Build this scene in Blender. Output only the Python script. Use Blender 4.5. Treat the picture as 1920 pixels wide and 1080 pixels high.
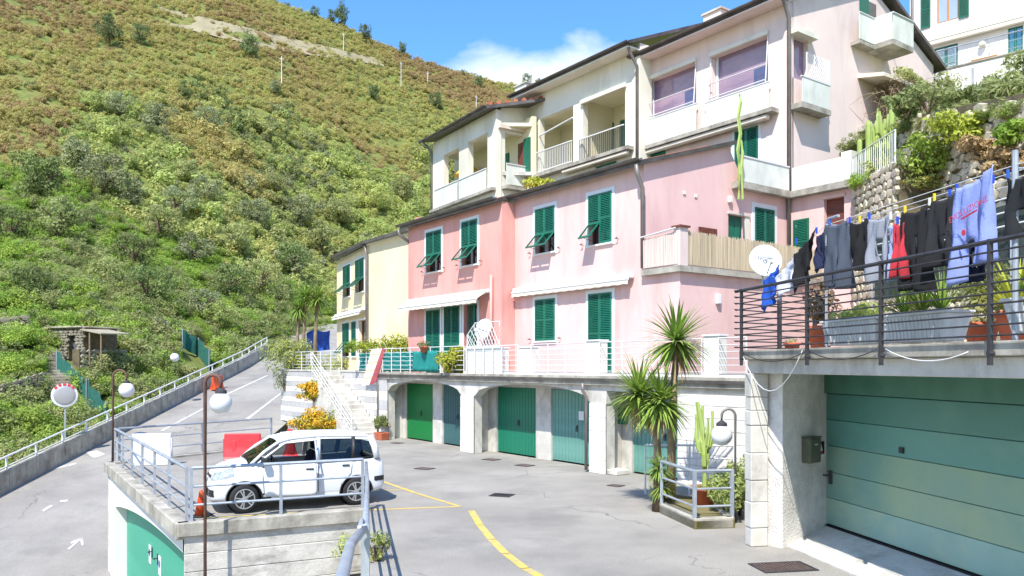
import bpy, bmesh, math, random
import numpy as np
from mathutils import Vector, Matrix, Euler
R = math.radians
for _o in list(bpy.data.objects): bpy.data.objects.remove(_o)
scn = bpy.context.scene
col = scn.collection

# ---------------------------------------------------------------- camera
CAMZ = 3.0                      # eye height above the parking lot
cam_d = bpy.data.cameras.new('camera'); cam = bpy.data.objects.new('camera', cam_d); col.objects.link(cam)
cam.location = (0, 0, CAMZ); cam.rotation_euler = (R(90), 0, 0)
cam_d.sensor_width = 36; cam_d.lens = 36*1500/1920
cam_d.shift_y = (685-540)/1920          # verticals stay vertical, horizon below the middle
cam_d.clip_start = 0.05; cam_d.clip_end = 30000
scn.camera = cam

# ---------------------------------------------------------------- sky + sun
SUN_H = Vector((-0.33, -0.944)).normalized(); SUN_E = R(54)
to_sun = Vector((SUN_H.x*math.cos(SUN_E), SUN_H.y*math.cos(SUN_E), math.sin(SUN_E)))
world = bpy.data.worlds.new('World'); scn.world = world; world.use_nodes = True
nt = world.node_tree; nt.nodes.clear()
def N(tree, t, **kw):
    n = tree.nodes.new(t)
    for k, v in kw.items(): setattr(n, k, v)
    return n
out = N(nt, 'ShaderNodeOutputWorld'); bg = N(nt, 'ShaderNodeBackground'); sky = N(nt, 'ShaderNodeTexSky')
sky.sky_type = 'NISHITA'; sky.sun_disc = False; sky.sun_elevation = SUN_E
sky.sun_rotation = math.atan2(SUN_H.x, SUN_H.y); sky.altitude = 100; sky.air_density = 1.0; sky.dust_density = 0.4; sky.ozone_density = 2.0
bg.inputs['Strength'].default_value = 0.15
tc = N(nt, 'ShaderNodeTexCoord'); sep = N(nt, 'ShaderNodeSeparateXYZ')
nt.links.new(tc.outputs['Generated'], sep.inputs[0])
mp = N(nt, 'ShaderNodeMapping'); mp.inputs['Scale'].default_value = (1, 1, 1.5); mp.inputs['Location'].default_value = (0.62, 0.35, 0.10); mp.inputs['Rotation'].default_value = (0, 0, R(-10))
nt.links.new(tc.outputs['Generated'], mp.inputs[0])
n1 = N(nt, 'ShaderNodeTexNoise'); n1.inputs['Scale'].default_value = 3.9; n1.inputs['Detail'].default_value = 9; n1.inputs['Roughness'].default_value = 0.52
n1.inputs['Distortion'].default_value = 0.25
nt.links.new(mp.outputs[0], n1.inputs['Vector'])
# cumulus gathers low over the hills and thins out towards the zenith, all the way round
mr = N(nt, 'ShaderNodeMapRange'); mr.inputs['From Min'].default_value = 0.29; mr.inputs['From Max'].default_value = 0.43
mr.inputs['To Min'].default_value = 0.23; mr.inputs['To Max'].default_value = -0.17
nt.links.new(sep.outputs['Z'], mr.inputs['Value'])
ad = N(nt, 'ShaderNodeMath', operation='ADD'); nt.links.new(n1.outputs['Fac'], ad.inputs[0]); nt.links.new(mr.outputs[0], ad.inputs[1])
cr = N(nt, 'ShaderNodeValToRGB'); cr.color_ramp.elements[0].position = 0.53; cr.color_ramp.elements[0].color = (0, 0, 0, 1)
cr.color_ramp.elements[1].position = 0.68; cr.color_ramp.elements[1].color = (0.95, 0.95, 0.95, 1)
nt.links.new(ad.outputs[0], cr.inputs[0])
tint = N(nt, 'ShaderNodeMixRGB', blend_type='MULTIPLY'); tint.inputs[0].default_value = 1; tint.inputs[2].default_value = (0.48, 0.80, 1.08, 1)
nt.links.new(sky.outputs[0], tint.inputs[1])
mx = N(nt, 'ShaderNodeMixRGB'); mx.inputs[2].default_value = (4.3, 4.5, 4.8, 1)
nt.links.new(cr.outputs[0], mx.inputs[0]); nt.links.new(tint.outputs[0], mx.inputs[1]); nt.links.new(mx.outputs[0], bg.inputs[0])
nt.links.new(bg.outputs[0], out.inputs[0])
sd = bpy.data.lights.new('sun', 'SUN'); sun = bpy.data.objects.new('sun', sd); col.objects.link(sun)
sd.energy = 3.8; sd.angle = R(0.53); sd.color = (1.0, 0.94, 0.84)
sun.rotation_euler = (-to_sun).to_track_quat('-Z', 'Y').to_euler(); sun.location = to_sun*60
scn.view_settings.view_transform = 'Standard'; scn.view_settings.look = 'None'
scn.view_settings.exposure = 0.98; scn.view_settings.gamma = 1.0; scn.view_settings.use_curve_mapping = False

# ---------------------------------------------------------------- helpers: places
def G(px, py, z=0.0):
    k = (CAMZ-z)*1500/(py-685); return Vector(((px-960)/1500*k, k, z))
def atY(px, py, Y): return Vector(((px-960)/1500*Y, Y, CAMZ+(685-py)/1500*Y))
ANG = R(-54); ES = Vector((math.cos(ANG), math.sin(ANG))); ET = Vector((-math.sin(ANG), math.cos(ANG)))
def W(s, t, z=0.0): v = ES*s+ET*t; return Vector((v.x, v.y, z))      # street frame (along, into the hill) -> world
def ST(v): return (v.x*ES.x+v.y*ES.y, v.x*ET.x+v.y*ET.y)
def onT(px, py, t):
    a = (px-960)/1500; k = t/(a*ET.x+ET.y); return (k*(a*ES.x+ES.y), CAMZ+k*(685-py)/1500)
def onS(px, py, s):
    a = (px-960)/1500; k = s/(a*ES.x+ES.y); return (k*(a*ET.x+ET.y), CAMZ+k*(685-py)/1500)

# ---------------------------------------------------------------- helpers: materials
def C(h, a=1.0):
    if isinstance(h, (tuple, list)): return (h[0], h[1], h[2], 1)
    r = [int(h[i:i+2], 16)/255 for i in (0, 2, 4)]
    r = [(v/12.92 if v <= .04045 else ((v+.055)/1.055)**2.4) for v in r]
    return (r[0], r[1], r[2], 1)
MATS = {}
def mat(name, c1, c2=None, scale=3.0, rough=0.7, metal=0.0, bump=0.0, bscale=None, detail=6, stains=None, stretch=(1, 1, 1), lo=.35, hi=.65,
        spec=0.5, trans=0.0, coord='Object', alpha=1.0, rnd=0.0, speck=0.0, cracks=0.0):
    if name in MATS: return MATS[name]
    m = bpy.data.materials.new(name); m.use_nodes = True; t = m.node_tree; b = t.nodes['Principled BSDF']; L = t.links.new
    b.inputs['Roughness'].default_value = rough; b.inputs['Metallic'].default_value = metal; b.inputs['Specular IOR Level'].default_value = spec
    tcn = N(t, 'ShaderNodeTexCoord'); mpn = N(t, 'ShaderNodeMapping'); mpn.inputs['Scale'].default_value = stretch
    L(tcn.outputs[coord], mpn.inputs[0])
    cur = None
    if c2 is not None:
        nz = N(t, 'ShaderNodeTexNoise'); nz.inputs['Scale'].default_value = scale; nz.inputs['Detail'].default_value = detail; nz.inputs['Roughness'].default_value = 0.6
        L(mpn.outputs[0], nz.inputs['Vector'])
        r = N(t, 'ShaderNodeValToRGB'); r.color_ramp.elements[0].position = lo; r.color_ramp.elements[1].position = hi
        r.color_ramp.elements[0].color = C(c1); r.color_ramp.elements[1].color = C(c2); L(nz.outputs['Fac'], r.inputs[0]); cur = r.outputs[0]
    else:
        rg = N(t, 'ShaderNodeRGB'); rg.outputs[0].default_value = C(c1); cur = rg.outputs[0]
    if stains:                                  # weathering: (colour, scale, amount, vertical stretch)
        sc, ss, sa, sv = stains
        mp2 = N(t, 'ShaderNodeMapping'); mp2.inputs['Scale'].default_value = (1, 1, sv); L(tcn.outputs[coord], mp2.inputs[0])
        n2 = N(t, 'ShaderNodeTexNoise'); n2.inputs['Scale'].default_value = ss; n2.inputs['Detail'].default_value = 8; n2.inputs['Roughness'].default_value = 0.65
        L(mp2.outputs[0], n2.inputs['Vector'])
        r2 = N(t, 'ShaderNodeMapRange'); r2.inputs['From Min'].default_value = 0.48; r2.inputs['From Max'].default_value = 0.75; r2.inputs['To Max'].default_value = sa
        L(n2.outputs['Fac'], r2.inputs['Value'])
        mm = N(t, 'ShaderNodeMixRGB'); mm.inputs[2].default_value = C(sc); L(r2.outputs[0], mm.inputs[0]); L(cur, mm.inputs[1]); cur = mm.outputs[0]
    if speck:
        n3 = N(t, 'ShaderNodeTexNoise'); n3.inputs['Scale'].default_value = 60; n3.inputs['Detail'].default_value = 3; L(tcn.outputs[coord], n3.inputs['Vector'])
        r3 = N(t, 'ShaderNodeMapRange'); r3.inputs['From Min'].default_value = .3; r3.inputs['From Max'].default_value = .7
        r3.inputs['To Min'].default_value = 1-speck; r3.inputs['To Max'].default_value = 1+speck; L(n3.outputs['Fac'], r3.inputs['Value'])
        m3 = N(t, 'ShaderNodeMixRGB', blend_type='MULTIPLY'); m3.inputs[0].default_value = 1; L(cur, m3.inputs[1]); L(r3.outputs[0], m3.inputs[2]); cur = m3.outputs[0]
    if cracks:                                  # fine branching cracks, here and there
        wn = N(t, 'ShaderNodeTexNoise'); wn.inputs['Scale'].default_value = 1.3; wn.inputs['Detail'].default_value = 4; L(tcn.outputs[coord], wn.inputs['Vector'])
        av = N(t, 'ShaderNodeMixRGB', blend_type='ADD'); av.inputs[0].default_value = .9; L(tcn.outputs[coord], av.inputs[1]); L(wn.outputs['Color'], av.inputs[2])
        vo = N(t, 'ShaderNodeTexVoronoi', feature='DISTANCE_TO_EDGE'); vo.inputs['Scale'].default_value = .28; L(av.outputs[0], vo.inputs['Vector'])
        c1_ = N(t, 'ShaderNodeMapRange'); c1_.inputs['From Max'].default_value = .006; c1_.inputs['To Min'].default_value = 1; c1_.inputs['To Max'].default_value = 0; L(vo.outputs[0], c1_.inputs['Value'])
        mn = N(t, 'ShaderNodeTexNoise'); mn.inputs['Scale'].default_value = .35; L(tcn.outputs[coord], mn.inputs['Vector'])
        c2_ = N(t, 'ShaderNodeMapRange'); c2_.inputs['From Min'].default_value = .5; c2_.inputs['From Max'].default_value = .62; c2_.inputs['To Max'].default_value = cracks; L(mn.outputs['Fac'], c2_.inputs['Value'])
        cm_ = N(t, 'ShaderNodeMath', operation='MULTIPLY'); L(c1_.outputs[0], cm_.inputs[0]); L(c2_.outputs[0], cm_.inputs[1])
        cx_ = N(t, 'ShaderNodeMixRGB'); cx_.inputs[2].default_value = (.03, .03, .03, 1); L(cm_.outputs[0], cx_.inputs[0]); L(cur, cx_.inputs[1]); cur = cx_.outputs[0]
    if rnd:                                     # every object or instance a little different
        oi = N(t, 'ShaderNodeObjectInfo'); hs = N(t, 'ShaderNodeHueSaturation')
        rr = N(t, 'ShaderNodeMapRange'); rr.inputs['To Min'].default_value = 1-rnd; rr.inputs['To Max'].default_value = 1+rnd
        L(oi.outputs['Random'], rr.inputs['Value']); L(rr.outputs[0], hs.inputs['Value'])
        r4 = N(t, 'ShaderNodeMapRange'); r4.inputs['To Min'].default_value = 0.5-rnd*.07; r4.inputs['To Max'].default_value = 0.5+rnd*.07
        ml = N(t, 'ShaderNodeMath', operation='MULTIPLY'); ml.inputs[1].default_value = 7.31; fr = N(t, 'ShaderNodeMath', operation='FRACT')
        L(oi.outputs['Random'], ml.inputs[0]); L(ml.outputs[0], fr.inputs[0]); L(fr.outputs[0], r4.inputs['Value']); L(r4.outputs[0], hs.inputs['Hue'])
        L(cur, hs.inputs['Color']); cur = hs.outputs[0]
    L(cur, b.inputs['Base Color'])
    if bump:
        nb = N(t, 'ShaderNodeTexNoise'); nb.inputs['Scale'].default_value = bscale or scale*6; nb.inputs['Detail'].default_value = 5
        L(mpn.outputs[0], nb.inputs['Vector']); bn = N(t, 'ShaderNodeBump'); bn.inputs['Strength'].default_value = bump; bn.inputs['Distance'].default_value = 0.02
        L(nb.outputs['Fac'], bn.inputs['Height']); L(bn.outputs[0], b.inputs['Normal'])
    if trans:                                   # thin leaf: some light goes through
        tr = N(t, 'ShaderNodeBsdfTranslucent'); L(cur, tr.inputs['Color']); mxs = N(t, 'ShaderNodeMixShader'); mxs.inputs[0].default_value = trans
        L(b.outputs[0], mxs.inputs[1]); L(tr.outputs[0], mxs.inputs[2]); L(mxs.outputs[0], t.nodes['Material Output'].inputs['Surface'])
    MATS[name] = m; return m

# ---------------------------------------------------------------- helpers: meshes
class MB:
    def __init__(s, o=(0, 0, 0), fm=None): s.v = []; s.f = []; s.o = o; s.fm = fm
    def p(s, x, y, z):
        if s.fm: x, y, z = s.fm(x, y, z)
        s.v.append((x-s.o[0], y-s.o[1], z-s.o[2])); return len(s.v)-1
    def face(s, pts): s.f.append([s.p(*q) for q in pts])
    def box(s, a, b, c, d, e, f):
        if a > b: a, b = b, a
        if c > d: c, d = d, c
        if e > f: e, f = f, e
        i = [s.p(x, y, z) for z in (e, f) for y in (c, d) for x in (a, b)]
        for q in ((0, 2, 3, 1), (4, 5, 7, 6), (0, 1, 5, 4), (2, 6, 7, 3), (0, 4, 6, 2), (1, 3, 7, 5)):
            s.f.append([i[k] for k in (q if not s.fm else q[::-1])])
        return s
    def hexa(s, pts):      # eight corners, bottom four then top four, same order
        i = [s.p(*q) for q in pts]
        for q in ((3, 2, 1, 0), (4, 5, 6, 7), (0, 1, 5, 4), (1, 2, 6, 5), (2, 3, 7, 6), (3, 0, 4, 7)): s.f.append([i[k] for k in q])
        return s
    def prism(s, poly, z0, z1):            # poly of (x,y), or (x,y) with z0/z1 functions
        f0 = z0 if callable(z0) else (lambda x, y: z0); f1 = z1 if callable(z1) else (lambda x, y: z1)
        a = [s.p(x, y, f0(x, y)) for x, y in poly]; b = [s.p(x, y, f1(x, y)) for x, y in poly]; n = len(poly)
        s.f.append(a[::-1]); s.f.append(b)
        for k in range(n): s.f.append([a[k], a[(k+1) % n], b[(k+1) % n], b[k]])
        return s
    def prof(s, poly, u0, u1):             # profile poly of (y,z) drawn along x
        a = [s.p(u0, y, z) for y, z in poly]; b = [s.p(u1, y, z) for y, z in poly]; n = len(poly)
        s.f.append(a); s.f.append(b[::-1])
        for k in range(n): s.f.append([a[k], b[k], b[(k+1) % n], a[(k+1) % n]])
        return s
    def tube(s, path, r, n=8, cap=True):
        P = [Vector(s.fm(*q)) if s.fm else Vector(q) for q in path]; rings = []
        rs = r if isinstance(r, (list, tuple)) else [r]*len(P)
        for i, q in enumerate(P):
            d = (P[min(i+1, len(P)-1)]-P[max(i-1, 0)]).normalized()
            u = d.cross(Vector((0, 0, 1)))
            if u.length < 1e-3: u = Vector((1, 0, 0))
            u.normalize(); w = d.cross(u)
            ring = []
            for k in range(n):
                a = 2*math.pi*k/n; c = q+(u*math.cos(a)+w*math.sin(a))*rs[i]
                s.v.append((c.x-s.o[0], c.y-s.o[1], c.z-s.o[2])); ring.append(len(s.v)-1)
            rings.append(ring)
        for A, B in zip(rings, rings[1:]):
            for k in range(n): s.f.append([A[k], B[k], B[(k+1) % n], A[(k+1) % n]])
        if cap: s.f.append(rings[0]); s.f.append(rings[-1][::-1])
        return s
    def lathe(s, prof, c=(0, 0, 0), n=16):      # prof of (r,z)
        rings = []
        for r, z in prof:
            rings.append([s.p(c[0]+r*math.cos(2*math.pi*k/n), c[1]+r*math.sin(2*math.pi*k/n), c[2]+z) for k in range(n)])
        for A, B in zip(rings, rings[1:]):
            for k in range(n): s.f.append([A[k], A[(k+1) % n], B[(k+1) % n], B[k]])
        s.f.append(rings[0][::-1]); s.f.append(rings[-1]); return s
    def mesh(s, name, m=None, smooth=False, bevel=0, fix=False):
        me = bpy.data.meshes.new(name); me.from_pydata(s.v, [], s.f)
        if bevel or fix:
            bm = bmesh.new(); bm.from_mesh(me)
            bmesh.ops.recalc_face_normals(bm, faces=bm.faces)
            if bevel: bmesh.ops.bevel(bm, geom=bm.edges[:], offset=bevel, segments=1, affect='EDGES', clamp_overlap=True)
            bm.to_mesh(me); bm.free()
        if m:
            for q in (m if isinstance(m, (list, tuple)) else [m]): me.materials.append(q)
        if smooth: me.shade_smooth()
        me.update(); return me
    def obj(s, name, m, parent=None, smooth=False, bevel=0, loc=None, rot=None, fix=False):
        return put(name, s.mesh(name, m, smooth, bevel, fix), parent, loc, rot)
def put(name, me, parent=None, loc=None, rot=None, scale=None):
    o = bpy.data.objects.new(name, me); col.objects.link(o)
    if parent is not None: o.parent = parent
    if loc is not None: o.location = loc
    if rot is not None: o.rotation_euler = rot
    if scale is not None: o.scale = scale
    return o
def tag(o, label, cat, group=None):
    o['label'] = label; o['category'] = cat
    if group: o['group'] = group
    return o
def thing(name, label, cat, loc=(0, 0, 0), rz=0.0, group=None):
    return tag(put(name, None, None, loc, (0, 0, rz)), label, cat, group)
def struct(o, kind='structure'): o['kind'] = kind; return o
def np_mesh(name, V, F, m=None, smooth=False):
    V = np.asarray(V, np.float32); F = np.asarray(F, np.int32); k = F.shape[1]
    me = bpy.data.meshes.new(name); me.vertices.add(len(V)); me.vertices.foreach_set('co', V.ravel())
    me.loops.add(F.size); me.loops.foreach_set('vertex_index', F.ravel())
    me.polygons.add(len(F)); me.polygons.foreach_set('loop_start', np.arange(0, F.size, k, dtype=np.int32))
    me.update(calc_edges=True)
    if m:
        for q in (m if isinstance(m, (list, tuple)) else [m]): me.materials.append(q)
    if smooth: me.shade_smooth()
    return me
def leaves(n, radii, size, seed, clumps=14, clump_r=.42, up=.3, aspect=.55, bottom=-.6, gap=0.0):
    """leaf quads gathered in clumps over an ellipsoid: uneven outline, holes between clumps"""
    g = np.random.default_rng(seed); radii = np.array(radii)
    cc = g.normal(size=(clumps, 3)); cc /= np.linalg.norm(cc, axis=1)[:, None]; cc *= (g.uniform(.35, .85, (clumps, 1)))
    cc[:, 2] = np.maximum(cc[:, 2], bottom)
    w = g.integers(0, clumps, n); cr_ = clump_r*g.uniform(.6, 1.25, clumps)
    d = g.normal(size=(n, 3)); d /= np.linalg.norm(d, axis=1)[:, None]
    P = (cc[w]+d*(cr_[w]*g.uniform(.45, 1.0, n)**.6)[:, None])*radii
    nor = d+np.array([0, 0, up])+g.normal(scale=.55, size=(n, 3)); nor /= np.linalg.norm(nor, axis=1)[:, None]
    a = np.cross(nor, g.normal(size=(n, 3))); a /= np.linalg.norm(a, axis=1)[:, None]; b = np.cross(nor, a)
    sz = (size*g.uniform(.6, 1.35, n))[:, None]
    a = a*sz; b = b*sz*aspect
    V = np.stack([P-a*.55, P+b*.5-a*.05, P+a*.6, P-b*.5-a*.05], 1).reshape(-1, 3)
    return V, np.arange(n*4).reshape(-1, 4)
def blades(n, length, width, seed, droop=.5, zlo=-.3, zhi=1.0, seg=4, base=.05):
    """sword leaves of a yucca, agave or grass tuft, bending over towards the tip"""
    g = np.random.default_rng(seed); V = []; F = []
    for i in range(n):
        az = g.uniform(0, 2*math.pi); el = math.asin(g.uniform(zlo, zhi)); L = length*g.uniform(.75, 1.1)
        d = np.array([math.cos(az)*math.cos(el), math.sin(az)*math.cos(el), math.sin(el)]); side = np.array([-math.sin(az), math.cos(az), 0])
        p = d*base; k0 = len(V)
        for j in range(seg+1):
            f = j/seg; w = width*(1-f**2.2)*(.55+.45*min(1, f*4))
            V += [p-side*w, p+side*w]
            d = d+np.array([0, 0, -droop*(.5+f)/seg]); d /= np.linalg.norm(d); p = p+d*L/seg
        for j in range(seg): a = k0+2*j; F.append([a, a+1, a+3, a+2])
    return np.array(V), np.array(F)
def join(parts):
    V = []; F = []; n = 0
    for v, f in parts: V.append(v); F.append(np.asarray(f)+n); n += len(v)
    return np.concatenate(V), np.concatenate(F)
# ================================================================ materials
M = dict(
 asphalt=mat('asphalt', '87837d', '9b9790', scale=.35, rough=.92, bump=.35, bscale=90, stains=('6a6967', .5, .7, 1), speck=.45, cracks=.75),
 road=mat('road_asphalt', '86827d', '99958e', scale=.3, rough=.92, bump=.3, bscale=80, stains=('6a6967', .4, .7, 1), speck=.35, cracks=.75),
 earth=mat('earth', '5c5a34', '7d7350', scale=.8, rough=1, bump=.5),
 hill=mat('hill_soil', '4f6128', '77723c', scale=.35, rough=1, bump=.8, bscale=3, stains=('6f8a38', .8, .8, 1), speck=.3),
 concrete=mat('concrete', 'bcb9b2', 'd2d0c9', scale=1.6, rough=.85, bump=.25, stains=('6a665c', 1.4, .75, .6), speck=.1),
 stained=mat('stained_concrete', 'b0ada6', 'cac7c0', scale=2.5, rough=.9, bump=.5, bscale=14, stains=('55514a', 1.1, .95, 2.2), speck=.12),
 concrete_d=mat('old_concrete', '8f8b82', 'b5b1a6', scale=2.0, rough=.9, bump=.35, stains=('4f4b42', 1.8, .8, .5), speck=.12),
 white=mat('white_plaster', 'dcdad4', 'e8e6e0', scale=1.2, rough=.8, bump=.12, stains=('b9b3a8', .8, .35, .4)),
 rough_white=mat('rough_white_render', 'cdcac6', 'e0ded9', scale=5, rough=.95, bump=.9, bscale=26, stains=('9a958c', 1.3, .6, .5)),
 pink=mat('pink_plaster', 'debab7', 'e3c2be', scale=.5, rough=.85, bump=.10, stains=('c49893', .9, .8, .22)),
 paleink=mat('pale_pink_plaster', 'e0cdc8', 'e7d6d0', scale=.5, rough=.85, bump=.10, stains=('bcaaa8', .8, .75, .22)),
 salmon=mat('salmon_plaster', 'd69b94', 'dba59d', scale=.5, rough=.85, bump=.10, stains=('bd7b73', .9, .75, .22)),
 cream=mat('cream_plaster', 'e1d1ae', 'e7d9ba', scale=.5, rough=.85, bump=.10, stains=('bfa87e', .8, .75, .22)),
 ivory=mat('ivory_plaster', 'dbd9cb', 'e4e2d5', scale=.5, rough=.85, bump=.10, stains=('b3af9e', .8, .75, .22)),
 loggia=mat('loggia_plaster', 'd9d4b4', 'e2ddc0', scale=.7, rough=.85),
 trim=mat('white_trim', 'dfe2e6', rough=.6),
 green=mat('shutter_green', '11604f', '18705c', scale=2, rough=.45, rnd=.12),
 door_green=mat('door_green', '0a6b33', '0f7a3e', scale=1.5, rough=.45, stains=('0b5a34', 2, .4, .3)),
 door_teal=mat('door_teal_green', '0d6b52', '13785c', scale=1.5, rough=.45, stains=('0b5745', 2, .4, .3)),
 door_old=mat('door_faded_teal', '568a80', '6f9e94', scale=2.2, rough=.6, stains=('37685f', 3, .7, .25)),
 door_slate=mat('door_slate_teal', '2f5558', '3a6364', scale=2, rough=.6),
 door_mint=mat('door_mint', '2f9478', '3ba084', scale=1.0, rough=.5, stains=('7cc0ac', 2.4, .35, .25)),
 door_right=mat('door_sea_green', '5f9a8c', '79ac9c', scale=.8, rough=.35, stains=('b4c29a', .5, .9, 1.8), bump=.06, bscale=4, rnd=.22),
 glass=mat('window_glass', '1b2328', rough=.06, spec=.9),
 glass_v=mat('violet_reflection', '7b6a86', '9a8398', scale=.6, rough=.08, spec=.9, stretch=(1, 1, 3)),  # violet bands stand for reflections, painted into the glass colour
 wood=mat('brown_wood', '5a2f26', '7a4436', scale=4, rough=.6, stretch=(1, 1, 8)),
 oak=mat('orange_wood', 'b5793f', 'c88c50', scale=4, rough=.5, stretch=(1, 1, 6)),
 gutter=mat('gutter_metal', '4e4a48', '6b6663', scale=2, rough=.45, metal=.4),
 pipe=mat('downpipe', '77716f', '8b8582', scale=2, rough=.5, metal=.3),
 zinc=mat('zinc', '9aa3ae', 'b3bac3', scale=3, rough=.45, metal=.35, stains=('7e8691', 5, .5, 1)),
 white_rail=mat('white_rail', 'd4d6d8', rough=.5), black=mat('black_iron', '333337', '47464a', scale=6, rough=.6, metal=.3),
 dark=mat('dark_interior', '1d1c1b', rough=.9), rubber=mat('rubber', '1b1b1d', '262628', scale=8, rough=.8),
 rustpipe=mat('rusty_pipe', '55423a', '6b5146', scale=9, rough=.8, stains=('6e4a36', 6, .5, .3)),
 tile=mat('roof_tile', 'a8563e', 'c47a5c', scale=2.5, rough=.9, rnd=.15),
 stone=mat('field_stone', 'b8ad94', 'd8cfbc', scale=2.2, rough=.95, bump=.5, rnd=.22, stains=('7a6f58', 2.5, .5, 1)),
 stone_g=mat('grey_field_stone', '6f6a5d', '97917f', scale=2.2, rough=.95, bump=.5, rnd=.25),
 mortar=mat('mortar', '6f664f', '544c3b', scale=3, rough=1),
 band_w=mat('marble_white', 'd3d0cb', 'e0ddd8', scale=1.8, rough=.7, rnd=.05, stains=('b5b0a8', 1.6, .4, .5)),
 band_g=mat('marble_grey', 'a9a9ab', 'bcbbba', scale=1.8, rough=.7, rnd=.08, stains=('8d8c8c', 1.6, .5, .5)),
 reed=mat('reed', 'a39680', 'c0b39b', scale=1.0, rough=.9, stretch=(14, 14, .4)),
 panel=mat('balcony_sheet', 'cfd3cc', 'dfe2da', scale=1, rough=.6, stains=('9aa09a', 2.2, .5, .3)),
 terracotta=mat('terracotta', 'a8563c', 'bd6b4d', scale=5, rough=.85),
 planter=mat('white_planter', 'cacdcf', 'dcdedd', scale=3, rough=.8, stains=('82868a', 3, .5, .4)),
 awning=mat('awning_cloth', 'd2c9b8', 'ddd5c6', scale=2, rough=.9), red=mat('red_plastic', 'c8323a', 'd23f44', scale=2, rough=.45),
 orange=mat('orange_plastic', 'c5451d', 'd35a2c', scale=4, rough=.5), whitep=mat('white_plastic', 'd8dadd', rough=.45),
 yellow=mat('yellow_paint', 'c2a444', 'd2ba66', scale=9, rough=.85, stains=('908f88', 5, 1.0, 1)),
 wpaint=mat('white_paint', 'b4b3b0', 'c6c5c2', scale=5, rough=.85, stains=('8e8d8a', 3, 1.0, 1)),
 tealcloth=mat('teal_cloth', '0f7470', '178a84', scale=3, rough=.7), netting=mat('green_netting', '1d564c', '2b6a5e', scale=6, rough=.9),
 bark=mat('bark', '4c3f30', '6e5d48', scale=6, rough=1, bump=.6), barkp=mat('pale_bark', '7c6c56', '9d8b70', scale=6, rough=1, bump=.6),
)
def leafm(name, a, b, s=.6, rnd=.18, tr=.28): M[name] = mat('leaf_'+name, a, b, scale=s, rough=.6, trans=tr, rnd=rnd, spec=.3)
leafm('heath', 'bcae74', 'b8b46e', .5, .12, .42); leafm('rust', 'b8a276', 'b09c6e', .5, .12, .42); leafm('olive', 'b8ba72', 'c3c176', .5, .12, .42)
leafm('bright', 'aab76a', 'bcc478', tr=.42); leafm('mid', '9aa46a', 'aaae74', tr=.42); leafm('deep', '768750', '87935a', tr=.38); leafm('grey', '939a70', 'a0a67c', tr=.38); leafm('pine', '667a4c', '788a5a', tr=.3); leafm('lush', '8dab48', 'a4bb56', tr=.4)
leafm('yellowg', 'a5ad3a', 'b9bd4c'); leafm('yucca', '728f40', '9cb455', 1.2, .1, .25); leafm('dry', '9c845c', 'b39a70', 2, .1, .15)
leafm('cactus', '93aa58', 'a8b970', 2, .05, .0); leafm('flower', 'cc9f26', 'dcb43a', 4, .1, .2); leafm('grass', '6f9436', '8fa845', 1, .15, .3)
leafm('twig', '7d6a55', '8f7c66', 2, .1, .0)

# ================================================================ ground, road, parking lot
def road_z(Y): return -3.3+.1675*(Y-24.3)
gm = MB(); gm.face([(-9000, -9000, -9), (9000, -9000, -9), (9000, 9000, -9), (-9000, 9000, -9)]); struct(gm.obj('ground', M['hill']))
# the ramp on the left climbs from the lower yard up past the houses
ys = [4, 20, 24, 30, 36, 42, 48, 54, 60, 66, 72, 80, 90]
rb = MB()
def rxr(Y): return -2.0 if Y < 24.2 else (-12.2 if Y < 48 else -12.2-(Y-48)*.06)
prev = None
for Y in [4, 20, 24.1, 24.3]+list(range(28, 95, 4)):
    z = road_z(max(Y, 20)); xl = -20.1-(max(0, Y-66)*.35); a = (xl, Y, z); b = (rxr(Y), Y, z)
    if prev: rb.face([prev[0], prev[1], b, a])
    prev = (a, b)
struct(rb.obj('road', M['road']))
LA, LB, LG, LH = Vector((-6.15, 15.0, 0)), Vector((-3.03, 16.5, 0)), Vector((-12.25, 24.4, 0)), Vector((-8.9, 29.5, 0))
lot = [(-.45, -2), (-1.0, 5.6), (LB.x, LB.y), (LA.x, LA.y), (LG.x, LG.y), (LH.x, LH.y), (-9.3, 33), (-12.15, 43.6), (-12.15, 47), (9, 47), (14, 20), (14, -2)]
lm = MB(); lm.prism(lot, -.24, 0.0); lo_ = struct(lm.obj('parking_lot', M['asphalt'], fix=True))
inl = [(-.55, -2), (-1.1, 5.6), (LB.x-.02, LB.y+.1), (LA.x+.9, LA.y+.9), (LG.x+.95, LG.y+.8), (LH.x+.05, LH.y), (-9.25, 33), (-12.1, 43.6), (-12.1, 47), (9, 47), (13.9, 20), (13.9, -2)]
lb_ = MB(); lb_.prism(inl, -4.5, -.241); struct(lb_.obj('parking_lot_base', M['concrete'], fix=True))
def strip(mb, pts, w, z=.004):
    for a, b in zip(pts, pts[1:]):
        a = Vector(a[:2]); b = Vector(b[:2]); d = (b-a); n = Vector((-d.y, d.x)).normalized()*w/2; d = d.normalized()*w*.1
        mb.face([(a.x-n.x-d.x, a.y-n.y-d.y, z), (b.x-n.x+d.x, b.y-n.y+d.y, z), (b.x+n.x+d.x, b.y+n.y+d.y, z), (a.x+n.x-d.x, a.y+n.y-d.y, z)])
def line(name, pix, w, m, z=.004, label=None):
    mb = MB(); strip(mb, [G(*p) for p in pix], w, z); o = mb.obj(name, m); return struct(o)
line('bay_line', [(380, 972), (560, 961), (700, 956), (862, 950)], .10, M['yellow'])
line('bay_line', [(712, 901), (780, 925), (862, 950)], .10, M['yellow'], .006)
line('bay_line', [(600, 922), (700, 921), (765, 917)], .08, M['yellow'], .005)
line('lane_line', [(884, 958), (900, 985), (922, 1012), (948, 1038), (985, 1066), (1040, 1096), (1120, 1130)], .14, M['yellow'], .005)
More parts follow.
